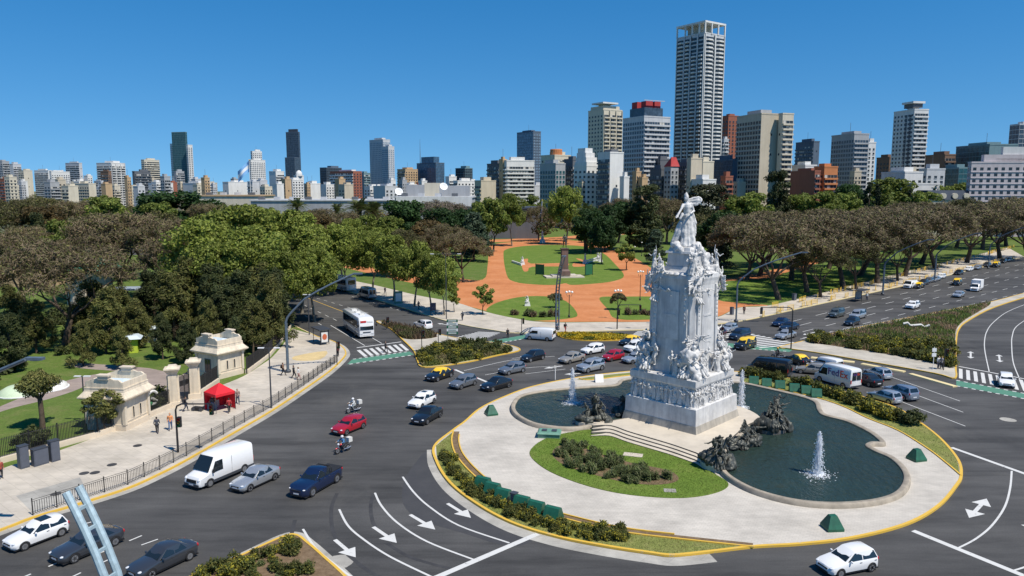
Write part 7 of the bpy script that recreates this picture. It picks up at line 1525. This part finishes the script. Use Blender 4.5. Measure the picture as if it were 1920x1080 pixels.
g_ = G(1123,716,KH); t = thing('sign_board', 'white folding board on the plaza behind the western pool', 'sign', (g_.x,g_.y,KH), R(8))
for s in (-1,1): quadpane('panel', [(-.55,s*.35,0),(.55,s*.35,0),(.55,s*.03,1.),(-.55,s*.03,1.)], t, .02, M['white'])
# yellow work-site barriers on the right pavement
fa = gl([(1425,595),(1450,588),(1530,569),(1640,545),(1760,518),(1905,483)]); fb = gl([(1450,577),(1540,556),(1640,531),(1760,500),(1905,463)]); k_ = 0; rg = random.Random(9)
def barrier(x, y, rz, label):
    t = thing('work_barrier', label, 'barrier', (x,y,KH), rz, 'yellow work-site barriers'); b = MB(); b.tube([(-1,0,0),(-1,0,1.05),(1,0,1.05),(1,0,0)], .05, 5); b.build('frame', M['yellow'], t)
    for z in (.3,.55,.8): b = MB(); b.box(-1,1,-.02,.02,z-.05,z+.05); b.build('rail', M['yellow'], t)
    for s in (-.75,.75): b = MB(); b.box(s-.05,s+.05,-.3,.3,0,.06); b.build('foot', M['yellow'], t)
for row, nm in ((fa,'kerb'),(fb,'park')):
    for i in range(len(row)-1):
        a, c = Vector(row[i]), Vector(row[i+1]); n = int((c-a).length/2.5)
        for k in range(n):
            if rg.random() < .28: continue
            p = a.lerp(c,(k+.5)/n); barrier(p.x+rg.uniform(-.4,.4), p.y+rg.uniform(-.3,.3), math.atan2((c-a).y,(c-a).x)+rg.uniform(-.35,.35), 'yellow tubular work barrier on the %s side of the right pavement' % nm)
for i, (px, py) in enumerate([(1489,563),(1372,590)]): g_ = G(px,py,KH); t = thing('cabinet', ['grey cabinet under the brown trees right of the lamp post','dark post cabinet left of the lamp post'][i], 'cabinet', (g_.x,g_.y,KH), R(40)); b = MB(); b.box(-.5+.2*i,.5-.2*i,-.3,.3,0,1.5); b.build('housing', M['slate'], t); b = MB(); b.box(-.55+.2*i,.55-.2*i,-.35,.35,1.5,1.56); b.build('lid', M['dark_grey'], t)
# ------------------------------------------------------------------ park furnishings
g_ = G(1058,520,KH); t = thing('park_statue', 'dark bronze statue on a tall red granite pedestal in the oval lawn', 'statue', (g_.x,g_.y,KH), R(8)); b = MB(); b.box(-5.5,5.5,-1.8,3.4,-.05,.35); b.box(-3.6,3.6,-1.2,2.8,.35,.7); b.build('base_slab', M['step_stone'], t); b = MB(); b.frust(1.5,1.45,.7,1.9); b.frust(1.35,1.05,1.9,2.4); b.build('plinth', M['granite'], t); b = MB(); b.frust(.98,.86,2.4,8.0); b.frust(1.0,1.1,8.0,8.3); b.build('pedestal', M['granite'], t); fig('stride', 0,0,8.3,-10,2.3,0,'figure',t,M['bronze'])
for s in (-1,1):
    g2 = G(1058+s*46,516,KH); t = thing('green_screen', 'dark green screen panel %s of the granite pedestal' % ('left' if s < 0 else 'right'), 'screen', (g2.x,g2.y,KH), R(40*s)); b = MB(); b.box(-1.6,1.6,-.05,.05,.2,3.2); b.build('panel', M['signgreen'], t)
    for x in (-1.5,1.5): b = MB(); b.box(x-.06,x+.06,-.1,.1,0,3.3); b.build('post', M['iron'], t)
for i, (px, py, s_, lab) in enumerate([(1017,455,1.9,'white marble figure on the lawn below the limp flag'),(980,496,1.1,'white figure at the left of the oval lawn'),(1097,494,1.2,'white figure at the foot of the small balustrade'),(1121,489,1.2,'white figure at the top of the small balustrade'),(1126,491,1.1,'white figure beside the one at the top of the balustrade'),(989,573,.9,'herm bust on a pillar on the left front lawn')]):
    g_ = G(px,py,KH); t = thing('white_statue', lab, 'statue', (g_.x,g_.y,KH-.02)); b = MB(); b.frust(.7*s_,.5*s_,0,.9*s_); b.build('pedestal', M['offwhite'], t); fig('sit' if i % 2 else 'stand', 0,0,.9*s_,rg.uniform(-40,40),1.2*s_,0,'figure',t)
a, c = G(1098,495,KH), G(1119,489,KH); t = thing('balustrade', 'short white balustrade on the right of the oval lawn', 'balustrade', (a.x,a.y,KH), math.atan2(c.y-a.y,c.x-a.x)); L = (c-a).length; b = MB(); b.box(0,L,-.2,.2,1.0,1.2); b.build('handrail', M['white'], t)
for k in range(int(L/1.1)): b = MB(); b.lathe([(.14,0),(.2,.3),(.1,.7),(.16,1.0)], 6, 0, (.4+k*1.1,0,0)); b.build('baluster', M['white'], t)
a, c = G(960,492,KH), G(978,498,KH); t = thing('balustrade', 'low white wall on the left of the oval lawn', 'balustrade', (a.x,a.y,KH), math.atan2(c.y-a.y,c.x-a.x)); b = MB(); b.box(0,(c-a).length,-.2,.2,0,.7); b.build('handrail', M['white'], t)
FB, FW = plain('flag_blue', (.2,.42,.72), .7), plain('flag_white', (.75,.76,.78), .7)
def flag(base, hp, w_, h_, label, limp=False, rz=0, r=.15, tilt=.25):
    t = thing('flagpole', label, 'flag', base, rz); b = MB(); b.tube([(0,0,0),(0,0,hp)], [r,r*.5], 8); b.build('pole', M['white'], t); b = MB(); b.ball((0,0,hp), r*1.6, 8); b.build('finial', M['yellow'], t)
    for k in range(3):
        b = MB(); n = 14; P = []
        for i in range(n+1):
            u = i/n
            for v in (k/3,(k+1)/3):
                if limp: P.append((-.15-.5*u-.3*math.sin(u*9)*.4, .5*math.sin(u*11+v), hp-.4-v*h_*.45-u*w_*.8))
                else: P.append((-u*w_*.72, .9*math.sin(u*7+v), hp-.5-v*h_-u*w_*.62+.5*math.sin(u*6)))
        b.add(P, [(2*i,2*i+2,2*i+3,2*i+1) for i in range(n)]); b.build('stripe', FW if k == 1 else FB, t, True)
p = D(1016,452,360); flag((p.x,p.y,0), 20., 8., 5., 'limp pale blue and white flag on a pole beyond the oval lawn', True)
p = D(467,300,600); flag((p.x,p.y,0), p.z, 13.5, 8.5, 'huge blue and white flag flying above the left skyline', False, 0, .3)
# pavilions seen through the trees on the left
g_ = G(165,520); p = D(165,488,150); t = thing('pavilion', 'round cream pavilion with a green dome roof among bare trees', 'building', (p.x,p.y,KH)); b = MB(); b.lathe([(4.2,0),(4.2,9.)], 20); b.build('wall', M['gate_stone_plain'], t); b = MB(); b.lathe([(6.2,9.),(5.,10.2),(1.2,11.4),(1.2,12.2),(.1,12.8)], 20); b.build('roof', plain('roof_green',(.03,.2,.12),.5), t)
p = D(258,540,132); t = thing('tin_shelter', 'long grey tin roof shelter behind the dark evergreens', 'building', (p.x,p.y,KH), R(8)); b = MB(); b.box(-4.8,4.8,-2,2,7.2,7.5); b.build('roof', M['tin'], t); [MB().box(x-.15,x+.15,-1.6,-1.3,0,7.2).build('post', M['dark_grey'], t) for x in (-4,-1.3,1.3,4)]
p = D(30,515,190); t = thing('park_building', 'sand coloured building showing through bare branches at the left edge', 'building', (p.x,p.y,KH)); b = MB(); b.box(-14,8,0,10,0,7.5); b.build('wall', WM['tan'], t); b = MB(); b.box(-14.4,8.4,-.4,10.4,7.5,8); b.build('roof', WM['beige'], t)
for i, (px, py, dd, c_) in enumerate([(248,650,112,(.45,.55,.05)),(282,628,116,(.5,.5,.48)),(205,622,118,(.55,.57,.6))]): p = G(px,660 if i == 0 else py+12,KH); t = thing('kiosk', ['lime kiosk with a pale roof among the evergreens','white kiosk deeper among the evergreens','pale kiosk between the evergreens on the left'][i], 'kiosk', (p.x,p.y,KH), R(20)); b = MB(); b.box(-.9,.9,-.9,.9,0,2.2); b.build('wall', col(c_), t); b = MB(); b.frust(1.5,.9,2.2,2.7); b.build('roof', M['blue_roof'], t)
for i, (px, py) in enumerate([(38,738),(88,728)]): p = G(px,py,KH); t = thing('play_mound', ['pale green rounded canopy on the lawn at the left edge','white rounded canopy behind the tufted tree'][i], 'canopy', (p.x,p.y,KH)); b = MB(); b.lathe([(2.4,0),(2.2,.5),(1.4,.95),(.2,1.1)], 18); b.build('shell', M['offwhite'] if i else col((.5,.6,.42)), t, True); b = MB(); b.lathe([(2.5,0),(2.5,.12)], 18); b.build('rim', M['white'], t)
# floating litter in the eastern pool, underwater pipes left out
# ------------------------------------------------------------------ people and motorbikes
def person(key, x, y, rz, shirt, trs, hair, label, z=KH, h=1., bag=None, helmet=None, cat='person'):
    t = thing('person', label, cat, (x,y,z), rz, 'people'); t.scale = (h,h,h); q = PPL[key]; obj('body', q['body'], t)
    for nm, c_ in (('shirt',shirt),('trousers',trs),('hair',hair)): o = obj(nm, q[nm], t); remat(o, col(c_))
    for s in q['shoe']: o = obj('shoe', s, t); remat(o, col((.04,.04,.045)))
    if helmet:
        hd = 1.53 if key == 'ride' else 1.635; b = MB(); b.ball((0,-.05 if key == 'ride' else -.01,hd+.03), .145, 14, 0, (1,1.1,1)); b.build('helmet', col(helmet,.3), t, True)
    if bag: b = MB(); b.box(-.17,.17,.13,.3,1.0,1.42); b.build('backpack', col(bag), t)
    return t
K, JE, WT, NV = (.02,.02,.025), (.1,.15,.25), (.6,.6,.58), (.03,.04,.07); HB_, HD = (.04,.025,.015), (.02,.015,.012)
PEOPLE = [('walk',295,812,200,(.06,.065,.08),K,HD,'person in dark clothes walking on the pavement below the gate',None),('walk2',320,806,20,(.6,.25,.1),JE,(.45,.2,.06),'person in an orange top and blue jeans near the gate pillar',None),('walk',348,771,120,K,NV,HD,'person in black walking past the gate toward the tent',K),('walk2',430,774,210,(.35,.03,.03),K,HD,'person in a dark red top walking right of the tent',None),('walk',446,757,30,(.25,.17,.15),NV,HB_,'person in brown just right of the red tent',None),('stand',399,770,60,(.03,.03,.04),JE,HD,'vendor in black standing at the tent opening',None),
 ('walk',531,704,90,(.18,.1,.06),K,HB_,'person in brown passing left of the tall lamp base',(.03,.02,.02)),('walk',551,709,100,K,K,HD,'person in black right of the tall lamp base',None),('walk2',560,712,100,WT,(.35,.2,.18),HB_,'person in white beside the one in black at the tall lamp base',None),('stand',634,668,-30,(.15,.03,.03),K,HD,'person in dark red waiting by the pavement corner signal',None),('walk',723,661,80,K,K,HD,'person in black on the zebra crossing before the coach',None),
 ('walk2',867,601,200,(.1,.13,.17),NV,HD,'person walking on the park pavement near the young tree',K),('stand',952,634,10,K,K,HD,'person in black at the crossing left of the white van',None),('walk',1044,622,20,(.1,.14,.2),NV,HD,'person at the foot of the central lamp post',None),('walk2',1060,623,30,K,(.3,.06,.05),HD,'person with dark top and red trousers right of the central lamp post',K),('walk',1222,606,100,(.05,.08,.07),K,HD,'person walking on the park pavement left of the monument shaft',None),
 ('stand',1395,589,0,(.1,.04,.03),K,HD,'person standing on the pavement right of the curved lamp post',None),('stand',1625,563,-20,WT,NV,HD,'person in white by the small shelter on the right avenue',None),('stand',1759,691,20,WT,(.1,.1,.12),HB_,'person in white waiting at the corner of the planted median',None),('phone',1765,692,-20,(.2,.2,.22),K,HD,'person in grey beside the one in white at the median corner',None),('stand',2,897,60,(.3,.06,.04),K,HB_,'person in red cut off by the left edge of the picture',None),('walk',722,552,40,K,NV,HD,'person in dark clothes under the plane trees on the left avenue',None),('walk2',785,580,40,(.08,.08,.1),K,HD,'second dark pedestrian farther along under the plane trees',None)]
for key, px, py, rz, sh, tr, hr, lab, bag in PEOPLE:
    zz = 0.01 if 'crossing before the coach' in lab or 'left of the white van' in lab else KH; g_ = G(px,py,zz); person(key, g_.x, g_.y, R(rz), sh, tr, hr, lab, zz, random.uniform(.96,1.05), bag)
def motorbike(px, py, heading, c_, label, rider, box=None):
    g_ = G(px,py); rz = math.atan2(heading[1],heading[0])+math.pi/2; t = thing('motorbike', label, 'motorbike', (g_.x,g_.y,.005), rz)   # faces -y
    ty, ri = wheel_mesh(.31,.11)
    for y in (-.66,.62): o = obj('wheel', ty, t, (0,y,.31), math.pi/2); obj('rim', ri, o)
    b = MB(); b.tube([(0,-.66,.31),(0,-.5,.7),(0,-.42,.98)], .05, 6); b.build('fork', M['chrome'], t); b = MB(); b.tube([(-.36,-.38,1.04),(-.12,-.44,1.02),(.12,-.44,1.02),(.36,-.38,1.04)], .022, 6); b.build('handlebar', M['black'], t)
    b = MB(); b.ball((0,-.12,.78), .26, 10, 0, (.62,1.05,.62)); b.build('tank', c_, t, True); b = MB(); b.ball((0,.32,.8), .3, 10, 0, (.5,1.25,.3)); b.build('seat', M['black'], t, True); b = MB(); b.ball((0,-.02,.45), .24, 8, 0, (.75,1.1,.85)); b.build('engine', M['dark_grey'], t, True)
    b = MB(); b.tube([(.14,0,.32),(.16,.6,.34),(.16,.85,.42)], .05, 6); b.build('exhaust', M['chrome'], t); b = MB(); b.ball((0,-.52,.92), .12, 8); b.build('headlight', M['lamp_glass'], t, True); b = MB(); b.ball((0,-.66,.56), .2, 8, 0, (.35,1.1,.35)); b.build('mudguard', c_, t, True); b = MB(); b.tube([(0,.1,.7),(0,.62,.31)], .04, 5); b.build('swingarm', M['dark_grey'], t)
    if box: b = MB(); b.box(-.24,.24,.58,1.02,.86,1.3); b.build('top_box', box, t)
    person('ride', g_.x, g_.y, rz, *rider[:3], rider[3], .01, 1., None, rider[4])
hd_ = V(-.72,-.7,0)
motorbike(663,773,hd_,PAINT['white'],'white scooter with a box left of the red hatchback',((.55,.56,.55),(.2,.22,.22),HD,'person in pale clothes and white helmet riding the white scooter',(.7,.7,.7)),M['offwhite'])
motorbike(643,848,V(-.6,-.8,0),PAINT['red'],'red motorbike carrying a pale box below the red hatchback',((.05,.16,.32),K,HD,'person in a blue jacket riding the red motorbike',(.6,.6,.62)),M['offwhite'])
motorbike(1458,672,V(-.9,.3,0),PAINT['dgrey'],'dark motorbike behind the black van on the right',(K,K,HD,'person with a yellow helmet riding the dark motorbike',(.7,.4,.05)),None)
